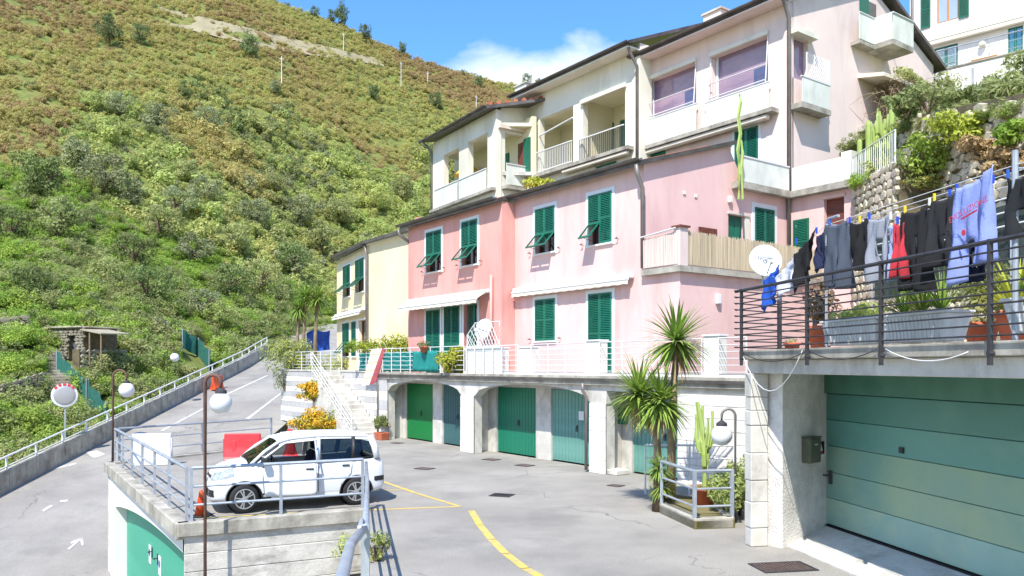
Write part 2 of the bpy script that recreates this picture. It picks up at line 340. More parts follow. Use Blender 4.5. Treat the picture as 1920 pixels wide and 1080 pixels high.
for k, pix in enumerate([[(440, 905), (620, 897)], [(420, 880), (500, 876)], [(330, 893), (430, 888)]]): line('bay_line', pix, .08, M['wpaint'], .004+.001*k)
# road paint follows the ramp
def rpt(px, py):
    b = (py-685)/1500; k = (CAMZ+3.3+.1675*24.3)/(b+.1675); return Vector(((px-960)/1500*k, k, road_z(k)))
def rpaint(name, quads, m=None):
    mb = MB()
    for q in quads: mb.face([tuple(rpt(*p)+Vector((0, 0, .012))) for p in q])
    return struct(mb.obj(name, m or M['wpaint']))
rpaint('road_arrow', [[(126, 1030), (130, 1031), (150, 1014), (146, 1013)], [(132, 1017), (155, 1008), (154, 1012), (134, 1020)], [(155, 1008), (157, 1022), (153, 1024), (150, 1011)]])
rpaint('road_arrow', [[(78, 957), (95, 947), (100, 949), (82, 960)], [(112, 939), (128, 937), (126, 941), (113, 942)]])
rpaint('road_marking', [[(160, 848), (182, 845), (198, 852), (176, 860)]])
rpaint('road_marking', [[(95, 882), (120, 872), (145, 868), (140, 872)]])
for a, b in [((300, 808), (380, 766)), ((410, 745), (500, 704)), ((455, 790), (528, 735))]:
    rpaint('road_line', [[a, (a[0]+7, a[1]), (b[0]+4, b[1]), b]])
# drain gratings and covers let into the asphalt
def cover(name, px, py, w, d, label, m, rz=0, bars=0):
    p = G(px, py, 0); o = thing(name, label, 'drain' if bars else 'manhole cover', (p.x, p.y, .004), rz)
    f = MB()
    for a in ((-w/2, w/2, -d/2, -d/2+.04), (-w/2, w/2, d/2-.04, d/2), (-w/2, -w/2+.04, -d/2+.04, d/2-.04), (w/2-.04, w/2, -d/2+.04, d/2-.04)): f.box(*a, 0, .012)
    f.obj('frame', M['black'], o)
    if bars:
        MB().box(-w/2+.04, w/2-.04, -d/2+.04, d/2-.04, 0, .002).obj('drain_pit', M['dark'], o)
        for k in range(bars):
            x = -w/2+.07+(w-.14)*k/(bars-1); MB().box(x-.012, x+.012, -d/2+.04, d/2-.04, .002, .010).obj('grate_bar', m, o)
    else: MB().box(-w/2+.04, w/2-.04, -d/2+.04, d/2-.04, 0, .009).obj('cover_plate', m, o)
iron = mat('cover_iron', '5b4a46', '76625a', scale=8, rough=.8, metal=.2, bump=.4)
cover('drain_grate', 941, 929, .5, .42, 'barred iron drain grating in the middle of the asphalt lot', M['black'], R(-20), 9)
cover('manhole_cover', 796, 879, .5, .4, 'small iron cover in the asphalt near the first column', iron, R(-30))
cover('manhole_cover', 921, 862, .5, .4, 'small iron cover in front of the dark green garage door', iron, R(-40))
cover('manhole_cover', 984, 873, .5, .4, 'reddish iron cover right of the one before the dark green door', iron, R(-40))
cover('manhole_cover', 1155, 911, .36, .3, 'small reddish iron cover near the palm planter', iron, R(-40))
cover('manhole_cover', 745, 831, .45, .35, 'small iron cover before the potted shrub', iron, R(-40))
cover('drain_grate', 1468, 1064, .85, .55, 'wide brown iron grating in the asphalt before the right garage', iron, R(10), 14)

# ================================================================ the hill: slope up to the ridge
RID = [(-700, -190), (-200, -150), (150, -95), (300, -60), (430, -25), (510, 2), (580, 28), (650, 52), (700, 78), (760, 104), (830, 128), (900, 148), (960, 160), (1050, 170), (1200, 190), (1500, 215), (2000, 230)]
def ridge_y(px):
    for (a, b), (c, d) in zip(RID, RID[1:]):
        if px <= c: return b+(d-b)*(px-a)/(c-a)
    return RID[-1][1]
def h2(x, y): return math.sin(x*.071+1.3)*math.cos(y*.053)+.6*math.sin(x*.19+y*.13)+.35*math.sin(x*.41-y*.37+2)
def hill(px, f):
    """point on the hillside: azimuth (as a pixel column), f 0 at the foot, 1 on the ridge, beyond 1 the far side"""
    a = (px-960)/1500
    Y0 = min(20.4/-a, 74+max(0, px-500)*.05) if a < -.2 else 84+max(0, px-660)*.04
    if Y0 > 80: Y0 = 80+(Y0-80)*.5
    z0 = road_z(Y0)-1.6 if Y0 < 70 else 3.6
    YR = 265+max(0, px-500)*.06; zR = CAMZ+(685-ridge_y(px))/1500*YR
    Y = Y0+(YR-Y0)*f
    g = min(f, 1)
    sh = .10*g/.16 if g < .16 else .10+(.90)*((g-.16)/.84)**1.08
    z = z0+(zR-z0)*sh
    if f > 1: z -= (f-1)*(YR-Y0)*.5
    amp = min(1, f*5)*min(1, max(0, abs(1-f)*6)); X = a*Y
    z += amp*h2(X, Y)*1.3
    if .02 < g < .22: st = 1.5; z += ((math.floor(z/st)+min(1, max(0, (z/st-math.floor(z/st)-.55)*5)))*st-z)*.75      # old terraces
    return Vector((X, Y, z))
FS = [0, .01, .02]+[.02+.0075*i for i in range(1, 28)]+[.2225+.02*i for i in range(1, 40)]+[1.02, 1.06, 1.15, 1.3]
PXS = list(range(-800, 2001, 20))
Vh = []; Fh = []
for px in PXS:
    for f in FS: Vh.append(tuple(hill(px, f)))
nf = len(FS)
for i in range(len(PXS)-1):
    for j in range(nf-1): a = i*nf+j; Fh.append([a, a+nf, a+nf+1, a+1])
struct(put('hillside', np_mesh('hillside', Vh, Fh, M['hill'], True)))
# skirt of ground between the parapet and the foot of the slope
sk = MB()
for Y in range(4, 76, 4): sk.face([(-20.35, Y, road_z(max(Y, 20))-.3), (-20.35, Y+4, road_z(max(Y+4, 20))-.3), (-24, Y+4, road_z(max(Y+4, 20))-1.8), (-24, Y, road_z(max(Y, 20))-1.8)][::-1])
struct(sk.obj('verge', M['hill']))
# ================================================================ scrub on the hill (uncountable: one object per kind of growth)
rng = random.Random(11)
def proj(v): return 960+1500*v.x/v.y, 685-1500*(v.z-CAMZ)/v.y
BND = [(-900, 330), (0, 330), (120, 322), (190, 185), (420, 190), (540, 232), (600, 296), (700, 318), (820, 325), (2000, 400)]
def bnd(px):
    for (a, b), (c, d) in zip(BND, BND[1:]):
        if px <= c: return b+(d-b)*(px-a)/(c-a)
    return 400
KINDS = {k: [] for k in ('heath', 'rust', 'olive', 'bright', 'mid', 'deep', 'grey')}
FINE = {k: [] for k in ('bright', 'mid', 'deep', 'grass')}
EXTRA = 0
def patch(x, y, s=.035): return math.sin(x*s+2.1)*math.cos(y*s*1.3+.4)+.7*math.sin(x*s*2.3+y*s*1.7)
def bare(px, py):       # the pale dirt track cut across the slope
    c = 18+(px-320)*.235 if px < 700 else 107+(px-700)*.42
    return 320 < px < 700 and 4 < py-c < (26 if px < 520 else 14)+(px < 520)*10
GROUND_KEEP = []        # (X, Y, r) clearings, filled by the hut and the stairs
def solve(px, py):      # where the line of sight through the foot of a tree meets the slope
    best = None
    for i in range(0, 400):
        v = hill(px, i/400); q = proj(v)[1]
        if best is None or abs(q-py) < best[0]: best = (abs(q-py), v)
    return best[1]
def excl(qx, qy):       # keep the hut, the steps and the netting in sight
    if 84 < qx < 165 and 645 < qy < 700 or 82 < qx < 122 and 690 < qy < 752: return True
    d = qy-(693+(qx-106)*1.054); return 98 < qx < 206 and -6 < d < 40 or 335 < qx < 400 and 640 < qy < 700
cnt = 0
while cnt < 19000:
    px = rng.uniform(-260, 1080); f = rng.random()**.8*1.01
    if px > 880 and f < .6: continue
    v = hill(px, f); dens = v.y/265.0
    if rng.random() > .5+.5*dens: continue
    qx, qy = proj(v)
    if excl(qx, qy): continue
    if bare(qx, qy) and rng.random() > .22: continue
    if any((v.x-a)**2+(v.y-b)**2 < r*r for a, b, r in GROUND_KEEP): continue
    cnt += 1
    up = qy < bnd(qx)+40*patch(v.x, v.y, .09)+rng.uniform(-25, 25); p = patch(v.x, v.y)+rng.uniform(-.7, .7); r = rng.random()
    if up: k = 'rust' if p > .75 else 'heath' if p > -.35 else 'olive' if r < .85 else 'mid'
    elif 1.0 < patch(v.x+40, v.y, .07)+rng.uniform(-.3, .3) and qy < 520: k = 'heath'
    else: k = 'bright' if p > .35 and r < .75 else 'deep' if p < -.75 else 'grey' if r < .17 else 'mid' if r < .55 else 'olive' if r < .80 else 'bright'
    if v.y < 95: s = rng.uniform(.6, 1.35); fk = k if k in FINE else ('bright' if r < .6 else 'mid'); FINE[fk if r > .18 else 'grass'].append((v, s)); continue
    s = rng.uniform(.7, 1.5)*(.8 if up else 1.0)*(1+.25*(v.y-95)/170)
    if not up and rng.random() < .07: s *= 1.9
    KINDS[k].append((v, s))
near = 0
while near < 4200:
    px = rng.uniform(-260, 640); f = rng.random()*.26; v = hill(px, f)
    if v.y > 100 or any((v.x-a)**2+(v.y-b)**2 < r*r for a, b, r in GROUND_KEEP): continue
    if excl(*proj(v)): continue
    near += 1; p = patch(v.x, v.y, .12)+rng.uniform(-.8, .8)
    FINE['grass' if rng.random() < .3 else 'bright' if p > 0 else 'mid' if p > -.9 else 'deep'].append((v, rng.uniform(.35, .95)))
srcs = {}
def sources(kind, fine):
    key = (kind, fine)
    cl = bpy.data.collections.new('src_%s_%d' % key)          # never linked to the scene: only feeds the instances
    for i in range(4):
        if kind == 'grass': V, F = blades(130, .75, .022, 50+i, droop=1.0, zlo=.3, zhi=1.0, seg=3); V = V*np.array([1.2, 1.2, 1])
        elif fine: V, F = leaves(1300, (1, 1, .85), .115, 20+i, clumps=16, clump_r=.36, bottom=-.25, up=.8)
        else: V, F = leaves(620, (1, 1, .85), .17, 30+i, clumps=11, clump_r=.40, bottom=-.2, up=.8)
        cl.objects.link(bpy.data.objects.new('src', np_mesh('src', V, F, M['lush' if fine and kind == 'bright' else kind])))
    return cl
def scatter(name, kind, pts, label, fine):
    if not pts: return
    me = bpy.data.meshes.new(name); me.from_pydata([tuple(v+Vector((0, 0, s*.25*(kind != 'grass')))) for v, s in pts], [], [])
    for an, val in (('scl', [s for v, s in pts]), ('rot', [rng.uniform(0, 6.28) for _ in pts])):
        at = me.attributes.new(an, 'FLOAT', 'POINT'); at.data.foreach_set('value', val)
    o = struct(put(name, me), 'stuff'); tag(o, label, 'scrub')
    ng = bpy.data.node_groups.new(name, 'GeometryNodeTree')
    ng.interface.new_socket('Geometry', in_out='INPUT', socket_type='NodeSocketGeometry'); ng.interface.new_socket('Geometry', in_out='OUTPUT', socket_type='NodeSocketGeometry')
    gi = N(ng, 'NodeGroupInput'); go = N(ng, 'NodeGroupOutput'); ip = N(ng, 'GeometryNodeInstanceOnPoints'); ci = N(ng, 'GeometryNodeCollectionInfo')
    ci.inputs['Collection'].default_value = sources(kind, fine); ci.inputs['Separate Children'].default_value = True; ci.inputs['Reset Children'].default_value = True
    ip.inputs['Pick Instance'].default_value = True
    na = N(ng, 'GeometryNodeInputNamedAttribute', data_type='FLOAT'); na.inputs['Name'].default_value = 'scl'
    nb = N(ng, 'GeometryNodeInputNamedAttribute', data_type='FLOAT'); nb.inputs['Name'].default_value = 'rot'
    cx = N(ng, 'ShaderNodeCombineXYZ')
    ng.links.new(gi.outputs[0], ip.inputs['Points']); ng.links.new(ci.outputs[0], ip.inputs['Instance'])
    ng.links.new(nb.outputs[0], cx.inputs['Z']); ng.links.new(cx.outputs[0], ip.inputs['Rotation']); ng.links.new(na.outputs[0], ip.inputs['Scale'])
    ng.links.new(ip.outputs[0], go.inputs[0])
    o.modifiers.new('scatter', 'NODES').node_group = ng
DESC = dict(heath='brown-green heath scrub covering the upper hillside', rust='rust-brown heather patches across the upper hillside', olive='yellow-green scrub mixed over the hillside',
            bright='bright green bushes in the valley side of the hill', mid='mid-green shrubs over the lower hillside', deep='dark green thickets on the lower hillside', grey='grey-green shrubs scattered over the hillside')
for k, pts in KINDS.items(): scatter('hill_scrub', k, pts, DESC[k], False)
for k, pts in FINE.items(): scatter('terrace_growth', k, pts, {'bright': 'bright green brambles on the old terraces beyond the parapet', 'mid': 'green leafy undergrowth on the old terraces', 'deep': 'dark green undergrowth on the old terraces', 'grass': 'long grass on the old terraces beyond the parapet'}[k], True)

# ================================================================ trees one can tell apart
def crown(kind, i, radii, n, size, **kw): return np_mesh('crown', *leaves(n, radii, size, 100+i, **kw), M[kind])
CROWN = {}
for k in ('grey', 'deep', 'mid', 'bright', 'pine'):
    CROWN[k] = [crown(k, i+hash(len(k)) % 7, (1, 1, .8), 2000, .10, clumps=20, clump_r=.33, bottom=-.45) for i in range(3)]
def trunk_mesh(h, r, seed, m, spread=.5):
    g = random.Random(seed); mb = MB()
    mb.tube([(0, 0, -.4), (g.uniform(-.1, .1), g.uniform(-.1, .1), h*.5), (g.uniform(-.2, .2), g.uniform(-.2, .2), h)], [r, r*.75, r*.5], 7)
    for k in range(5):
        a = 2*math.pi*k/5+g.uniform(-.4, .4); L = spread*g.uniform(.7, 1.1)
        mb.tube([(0, 0, h*.6), (math.cos(a)*L*.5, math.sin(a)*L*.5, h+.15), (math.cos(a)*L, math.sin(a)*L, h+L*.55)], [r*.5, r*.35, r*.12], 5)
    return mb.mesh('trunk', m)
TRUNK = [trunk_mesh(.7, .09, i, M['bark'], .6) for i in range(3)]
def tree(px, py, r, kind, label, tall=1.0, cat='tree', name='tree', group='trees on the hillside'):
    """px, py: foot of the tree in the photograph; r: half crown width there"""
    v = solve(px, py); R_ = r*v.y/1500
    o = thing(name, label, cat, v, rng.uniform(0, 6), group); i = rng.randrange(3)
    put('trunk', TRUNK[i], o, scale=(R_, R_, R_*1.1*tall)); put('crown', CROWN[kind][i], o, loc=(0, 0, R_*.95*tall), scale=(R_, R_, R_*tall))
    return o
TR = [(140, 330, 45, 'grey', 'pale grey-green olive tree highest at the left of the grey grove'), (200, 372, 50, 'grey', 'large grey olive tree in the grove left of the ravine'),
 (245, 395, 36, 'grey', 'grey olive tree at the right end of the left grove'), (75, 395, 62, 'deep', 'big dark green round tree near the left edge'), (110, 460, 55, 'mid', 'green bushy tree below the big dark one at left'),
 (20, 470, 50, 'deep', 'dark tree cut by the left edge of the photo'), (330, 415, 40, 'grey', 'grey olive tree standing below the middle of the hill'), (385, 385, 34, 'grey', 'silvery olive tree right of the middle of the hill'),
 (300, 455, 44, 'mid', 'green tree with rounded crown in the ravine'), (365, 500, 40, 'grey', 'silver-grey olive over the lower thicket'), (250, 505, 44, 'deep', 'dark tree above the terraces'),
 (275, 575, 52, 'deep', 'dark round tree above the green terrace wall'), (205, 545, 40, 'mid', 'leafy tree over the hut terraces'), (440, 485, 38, 'mid', 'green tree at the right of the lower grove'),
 (430, 570, 48, 'deep', 'dense dark tree behind the road bend'), (490, 560, 44, 'mid', 'green tree behind the palms at the road bend'), (385, 600, 36, 'grey', 'pale leafed bush tree above the green netting'),
 (540, 520, 44, 'deep', 'dark tree left of the cream house'), (600, 480, 40, 'mid', 'green tree rising behind the cream house roof'), (560, 425, 36, 'grey', 'grey olive above the cream house'),
 (640, 430, 38, 'mid', 'tree close behind the cream house roof edge'), (700, 400, 38, 'bright', 'light green tree behind the salmon house eave'), (755, 385, 34, 'mid', 'green tree beside the white wing of the upper block'),
 (480, 430, 34, 'grey', 'olive tree at middle height right of the ravine'), (520, 370, 30, 'mid', 'green tree below the heath patch'), (300, 250, 34, 'grey', 'grey shrub tree at the top of the green valley'),
 (225, 225, 30, 'grey', 'grey tree at the upper left of the green valley'), (390, 245, 28, 'grey', 'grey tree at the upper right of the green valley'), (410, 620, 34, 'bright', 'light green bush tree by the end of the parapet'),
 (60, 560, 44, 'deep', 'dark thicket tree above the stone hut'), (350, 345, 30, 'mid', 'green tree in the heart of the valley')]
for a in TR: tree(*a)
PN = [(470, 116, 26, 'pine', 'round dark pine alone on the heath below the track'), (205, 88, 28, 'pine', 'grey-green pine on the upper heath at left'), (262, 85, 20, 'pine', 'smaller pine right of the upper left pine'),
 (818, 208, 17, 'pine', 'dark pine on the slope left of the white wing'), (700, 190, 16, 'pine', 'small dark pine low on the right slope'), (515, 182, 16, 'grey', 'grey bush tree beside the utility pole'),
 (898, 168, 14, 'pine', 'small pine just below the ridge at right')]
for a in PN: tree(*a, tall=1.25, name='pine_tree', group='pines on the upper slope')
RG = [(622, 44, 12, 'low pine on the ridge left of the tallest one'), (642, 50, 19, 'tall open pine standing out on the ridge'), (684, 80, 15, 'dark conical pine on the ridge'), (590, 34, 10, 'small pine high on the ridge'),
 (754, 106, 12, 'bushy pine where the ridge dips'), (868, 143, 6, 'tiny pine on the far ridge'), (988, 158, 11, 'ridge pine left of the chimney'), (1010, 160, 8, 'smallest of the pines by the chimney'), (1036, 160, 10, 'ridge pine right of the chimney')]
for px, py, r, lb in RG: tree(px, py+2, r, 'pine', lb, 1.5, name='ridge_pine', group='pines along the ridge')
# utility poles on the slope
for px, y0, y1, lb in [(528, 105, 158, 'white utility pole below the lone round pine'), (644, 62, 97, 'utility pole near the top of the track'), (752, 116, 165, 'white utility pole at middle height of the right slope'),
                       (893, 178, 206, 'short utility pole near the white wing'), (802, 134, 160, 'small distant pole under the ridge')]:
    v = solve(px, y1); h = (y1-y0)*v.y/1500; o = thing('utility_pole', lb, 'utility pole', v, .4, 'utility poles on the hillside')
    MB().tube([(0, 0, -.5), (0, 0, h)], [.12, .08], 8).obj('pole', M['planter'], o); MB().box(-.42, .42, -.05, .05, h-.7, h-.6).obj('crossarm', M['planter'], o)
    for x in (-.36, 0, .36): MB().lathe([(.03, 0), (.05, .05), (.03, .14)], (x, 0, h-.6), 6).obj('insulator', M['trim'], o)
# dirt track
tk = MB(); prevs = None
for px in range(300, 730, 10):
    c = 18+(px-320)*.235 if px < 700 else 107+(px-700)*.42
    w = 30 if px < 500 else 30-(px-500)*.09
    a = solve(px, c+3); b = solve(px, c+3+w)
    if prevs: tk.face([tuple(q+Vector((0, 0, .45))) for q in (prevs[0], prevs[1], b, a)])
    prevs = (a, b)
struct(tk.obj('dirt_track', mat('track_dirt', '857d62', '958d72', scale=.3, rough=1, bump=.6, bscale=3)))
# ================================================================ builders for houses
def fT(T): return lambda u, v, z: (u, T-v, z)       # a face looking down the street frame: u to the right, v outwards
def fS(S): return lambda u, v, z: (S+v, u, z)       # a side face
class House:
    def __init__(s, name, label, cat, s0, t0, z0=0.0, rz=ANG, loc=None):
        s.o = (s0, t0, z0); s.e = thing(name, label, cat, loc if loc is not None else W(s0, t0, z0), rz)
    def mb(s, fm=None): return MB(s.o, fm)
    def wall(s, name, m, fm, u0, u1, z0, z1, th=.3, op=(), ztop=None, parent=None):
        us = sorted({u0, u1, *[o[0] for o in op], *[o[1] for o in op]}); zs = sorted({z0, z1, *[o[2] for o in op], *[o[3] for o in op]})
        us = [u for u in us if u0 <= u <= u1]; zs = [z for z in zs if z0 <= z <= z1]
        b = s.mb(fm); top = (lambda u, z: ztop(u) if (ztop and z == z1) else z)
        for i in range(len(us)-1):
            for j in range(len(zs)-1):
                a, c, d, e = us[i], us[i+1], zs[j], zs[j+1]; cu, cz = (a+c)/2, (d+e)/2
                if any(o[0] < cu < o[1] and o[2] < cz < o[3] for o in op): continue
                b.face([(a, 0, d), (c, 0, d), (c, 0, top(c, e)), (a, 0, top(a, e))]); b.face([(c, -th, d), (a, -th, d), (a, -th, top(a, e)), (c, -th, top(c, e))])
        for o in op:                                    # reveals
            a, c, d, e = o[:4]
            b.face([(a, 0, d), (a, 0, e), (a, -th, e), (a, -th, d)]); b.face([(c, 0, e), (c, 0, d), (c, -th, d), (c, -th, e)])
            b.face([(a, 0, e), (c, 0, e), (c, -th, e), (a, -th, e)]); b.face([(a, 0, d), (a, -th, d), (c, -th, d), (c, 0, d)])
        b.face([(u0, 0, z0), (u0, 0, top(u0, z1)), (u0, -th, top(u0, z1)), (u0, -th, z0)]); b.face([(u1, 0, top(u1, z1)), (u1, 0, z0), (u1, -th, z0), (u1, -th, top(u1, z1))])
        b.face([(u0, 0, top(u0, z1)), (u1, 0, top(u1, z1)), (u1, -th, top(u1, z1)), (u0, -th, top(u0, z1))])
        return b.obj(name, m, parent or s.e)
    def box(s, name, m, fm, u0, u1, v0, v1, z0, z1, parent=None, bevel=0): return s.mb(fm).box(u0, u1, v0, v1, z0, z1).obj(name, m, parent or s.e, bevel=bevel)
    def at(s, fm, u, v, z): q = fm(u, v, z); return (q[0]-s.o[0], q[1]-s.o[1], q[2]-s.o[2])
LEAF = {}
def leaf_mesh(w, h, slat=.052, mid=False):
    """louvred shutter leaf, hung from its top left corner: x to the right, -y outwards, z down"""
    k = (round(w, 2), round(h, 2), mid)
    if k in LEAF: return LEAF[k]
    b = MB(); f = .05; t = .032
    b.box(0, f, -t, 0, -h, 0); b.box(w-f, w, -t, 0, -h, 0); b.box(f, w-f, -t, 0, -f, 0); b.box(f, w-f, -t, 0, -h, -h+f*1.3)
    if mid: b.box(f, w-f, -t, 0, -h*.5-f/2, -h*.5+f/2)
    z = -f-slat*.5
    while z > -h+f*1.3+slat*.3:
        b.hexa([(f, -t*1.05, z-slat*.42), (w-f, -t*1.05, z-slat*.42), (w-f, -.004, z+slat*.30), (f, -.004, z+slat*.30),
                (f, -t*1.05, z-slat*.30), (w-f, -t*1.05, z-slat*.30), (w-f, -.004, z+slat*.42), (f, -.004, z+slat*.42)]); z -= slat
    LEAF[k] = b.mesh('shutter', M['green']); return LEAF[k]
def window(H, fm, rz, u0, u1, z0, z1, style='closed', border=.12, leaf=2, flaps=None, pane_m=None, hooks=False, name='window'):
    """part of a house: white surround > shutters, pane, sill"""
    b = H.mb(fm); B = border
    if B:
        b.box(u0-B, u0-.001, .002, .022, z0-B*.6, z1+B); b.box(u1+.001, u1+B, .002, .022, z0-B*.6, z1+B); b.box(u0-.001, u1+.001, .003, .021, z1+.001, z1+B-.001)
    else:
        b.box(u0, u0+.05, -.16, -.10, z0, z1); b.box(u1-.05, u1, -.16, -.10, z0, z1); b.box(u0+.05, u1-.05, -.16, -.10, z1-.05, z1)
    w = b.obj(name, M['trim'], H.e)
    pb = H.mb(fm); pb.box(u0, u1, -.20, -.185, z0, z1); pb.obj('pane', pane_m or M['glass'], w)
    fb = H.mb(fm)
    for u in (u0, (u0+u1)/2-.03, u1-.06): fb.box(u, u+.06, -.184, -.15, z0, z1)
    fb.obj('sash', M['wood'], w)
    if z0 > 2.75+0.1 and B: H.mb(fm).box(u0-.06, u1+.06, -.1, .07, z0-.05, z0-.001).obj('sill', M['trim'], w)
    lw = (u1-u0)/leaf; h = z1-z0
    for k in range(leaf):
        ua = u0+k*lw+.004; fl = flaps[k] if flaps else None
        if style == 'closed' or fl is None and style == 'flap':
            put('shutter', leaf_mesh(lw-.008, h, mid=True), w, H.at(fm, ua, .01, z1), (0, 0, rz))
        elif style == 'flap':
            hu = h*.58; put('shutter', leaf_mesh(lw-.008, hu), w, H.at(fm, ua, .01, z1), (0, 0, rz))
            put('shutter_flap', leaf_mesh(lw-.008, h-hu), w, H.at(fm, ua, .012, z1-hu), (R(-fl), 0, rz))
            st = H.mb(fm); a = math.sin(R(fl))*(h-hu); st.tube([(ua+lw/2, 0, z0+.1), (ua+lw/2, a, z1-hu-math.cos(R(fl))*(h-hu))], .008, 5); st.obj('flap_stay', M['black'], w)
    if style == 'open':       # leaves folded back against the wall
        put('shutter', leaf_mesh(lw, h, mid=True), w, H.at(fm, u0-lw-B*0-.01, .03, z1), (0, 0, rz)); put('shutter', leaf_mesh(lw, h, mid=True), w, H.at(fm, u1+.01, .03, z1), (0, 0, rz))
    if hooks:
        for u in (u0-B-.14, u1+B+.14):
            hk = H.mb(fm); hk.tube([(u, 0, z0+.06), (u, .09, z0+.06)], .012, 5); hk.tube([(u-.06, .09, z0+.06), (u+.05, .09, z0+.09)], .012, 5); hk.obj('shutter_hook', M['black'], w)
    return w
def pipe_part(H, pts, r, name='downpipe', m=None, parent=None):
    b = MB(H.o); b.tube(pts, r, 8); return b.obj(name, m or M['pipe'], parent or H.e, smooth=True)
PLANK = {}
def plank_door(H, fm, rz, u0, u1, z0, z1, m, pw=.14, v=0.0, handle=True, thick=.03, name='garage_door'):
    """garage door > a plank each, handle"""
    d = H.box(name, m, fm, u0, u1, v-.06, v-.035, z0, z1); n = max(4, round((u1-u0)/pw)); w = (u1-u0)/n
    key = (round(w, 3), round(z1-z0, 2), m.name)
    if key not in PLANK: PLANK[key] = MB().box(.006, w-.006, -thick, 0, 0, z1-z0-.004).mesh('plank', m, bevel=.005)
    for k in range(n): put('plank', PLANK[key], d, H.at(fm, u0+k*w, v-.034, z0+.002), (0, 0, rz))
    if handle:
        b = H.mb(fm); uc = (u0+u1)/2+.1; b.box(uc-.03, uc+.03, v, v+.02, z0+.95, z0+1.15); b.tube([(uc, v+.02, z0+1.08), (uc, v+.07, z0+1.08), (uc+.0, v+.07, z0+.97)], .012, 6); b.obj('door_handle', M['black'], d)
    return d

# ================================================================ garage arcade under the terrace
A_ = House('garage_arcade', 'row of arched garages with green doors under the pink houses', 'garage', -23, 15.0)
f15, f16 = fT(15.0), fT(15.84)
SP, CRN = 1.95, 2.40
def arch(H, fm, a, b, zs, zc, zt, th=.35, n=20, name='arch', m=None, rise=None):
    bb = H.mb(fm); P = []
    for i in range(n+1):
        x = -1+2*i/n; z = zs+(zc-zs)*math.sqrt(max(0, 1-abs(x)**2.3)) if rise is None else rise(i/n); P.append((a+(b-a)*i/n, z))
    for (ua, za), (ub, zb) in zip(P, P[1:]):
        bb.face([(ua, 0, za), (ub, 0, zb), (ub, 0, zt), (ua, 0, zt)]); bb.face([(ua, 0, za), (ua, -th, za), (ub, -th, zb), (ub, 0, zb)]); bb.face([(ub, -th, zb), (ua, -th, za), (ua, -th, zt), (ub, -th, zt)])
    return bb.obj(name, m or M['concrete'], H.e)
BLK = {}
def blocks(H, parent, fm, rz, u0, u1, z0, z1, course=.245, bl=.95, th=.05, v=0.0, seed=1, m2=True, skip=None):
    """marble facing: a block each, white and grey courses"""
    g = random.Random(seed); z = z0; r = 0
    while z < z1-.05:
        h = min(course, z1-z); u = u0; first = True
        while u < u1-.02:
            L = bl*(.5 if (first and r % 2) else 1)*g.uniform(.9, 1.1); first = False
            if u1-u-L < .25: L = u1-u
            key = (round(L, 1) if L < u1-u else round(L, 2), round(h, 2), (r % 2 if m2 else 0)); L = key[0] if L < u1-u else L
            if key not in BLK: BLK[key] = MB().box(.004, key[0]-.004, -th, 0, .004, h-.004).mesh('stone_block', M['band_g'] if key[2] else M['band_w'], bevel=.006)
            if not (skip and skip(u+L/2, z+h/2)): put('stone_block', BLK[key], parent, H.at(fm, u, v+g.uniform(-.004, .004), z), (0, 0, rz))
            u += L
        z += h; r += 1
for a, b, z in ((-29.94, -29.22, .03), (-23.66, -22.84, .0), (-16.9, -16.24, 0)):
    c = A_.box('column', M['concrete'], f15, a+.03, b-.03, -.34, -.05, 0, 2.45)
    blocks(A_, c, f15, 0, a, b, 0, SP if a > -29 else 2.45, .39, .9, seed=int(-a), v=-.0, m2=a < -29)
for a, b in ((-29.22, -23.66), (-22.84, -16.9)): arch(A_, f15, a, b, SP, CRN, 2.45)
for a, b in ((-23.66, -22.84), (-16.9, -16.24)): A_.box('column_head', M['concrete'], f15, a, b, -.35, 0, SP, 2.449)
A_.box('lintel', M['concrete'], f15, -16.24, -11.45, -.35, -.002, 2.30, 2.447)
A_.box('slab', M['concrete_d'], f15, -30.1, -11.3, -1.5, .10, 2.45, 2.72, bevel=.01)
A_.box('slab_drip', M['gutter'], f15, -30.1, -11.3, .101, .15, 2.56, 2.64)
DOORS = [(-29.26, -27.06, 'door_green'), (-26.34, -24.5, 'door_slate'), (-22.72, -20.49, 'door_teal'), (-19.72, -17.5, 'door_old'), (-16.1, -13.9, 'door_old')]
A_.wall('rear_wall', M['concrete'], f16, -29.6, -11.4, 0, 2.45, .25, [(a, b, 0, 2.27) for a, b, _ in DOORS])
for a in (-29.62, -23.32, -16.62): A_.mb().box(a-.12, a+.12, 15.36, 15.83, 0, 2.449).obj('bay_wall', M['concrete'], A_.e)
for a, b, mm in DOORS: plank_door(A_, f16, 0, a, b, .03, 2.25, M[mm], .16, -.06)
A_.box('step', M['concrete'], f15, -16.5, -15.9, -.55, -.05, 0, .14, bevel=.02)
mbx = A_.box('meter_box', M['green'], f16, -16.55, -16.25, .02, .16, 1.35, 1.8, bevel=.01)
e = A_.box('end_wall', M['concrete'], f15, -13.62, -11.4, -.95, -.05, 0, 2.30); blocks(A_, e, f15, 0, -13.62, -11.4, 0, 2.30, .29, .62, seed=9, m2=False)
e2 = A_.mb(fS(-13.62)).box(15.06, 15.80, -.06, -.01, 0, 2.29).obj('bay_wall', M['concrete'], A_.e)
pipe_part(A_, [(-17.0, 14.80, 2.5), (-17.0, 14.80, 2.3), (-17.0, 14.93, 2.1), (-17.0, 14.93, .05)], .045)
pipe_part(A_, [(-29.95, 14.82, 2.5), (-29.95, 14.92, 2.2), (-29.95, 14.92, .05)], .045)
sg = A_.box('no_parking_sign', M['whitep'], f16, -18.35, -18.12, .01, .02, 1.35, 1.62)
A_.mb(f16).lathe([(.07, 0), (.07, .004)], (0, 0, 0), 14)
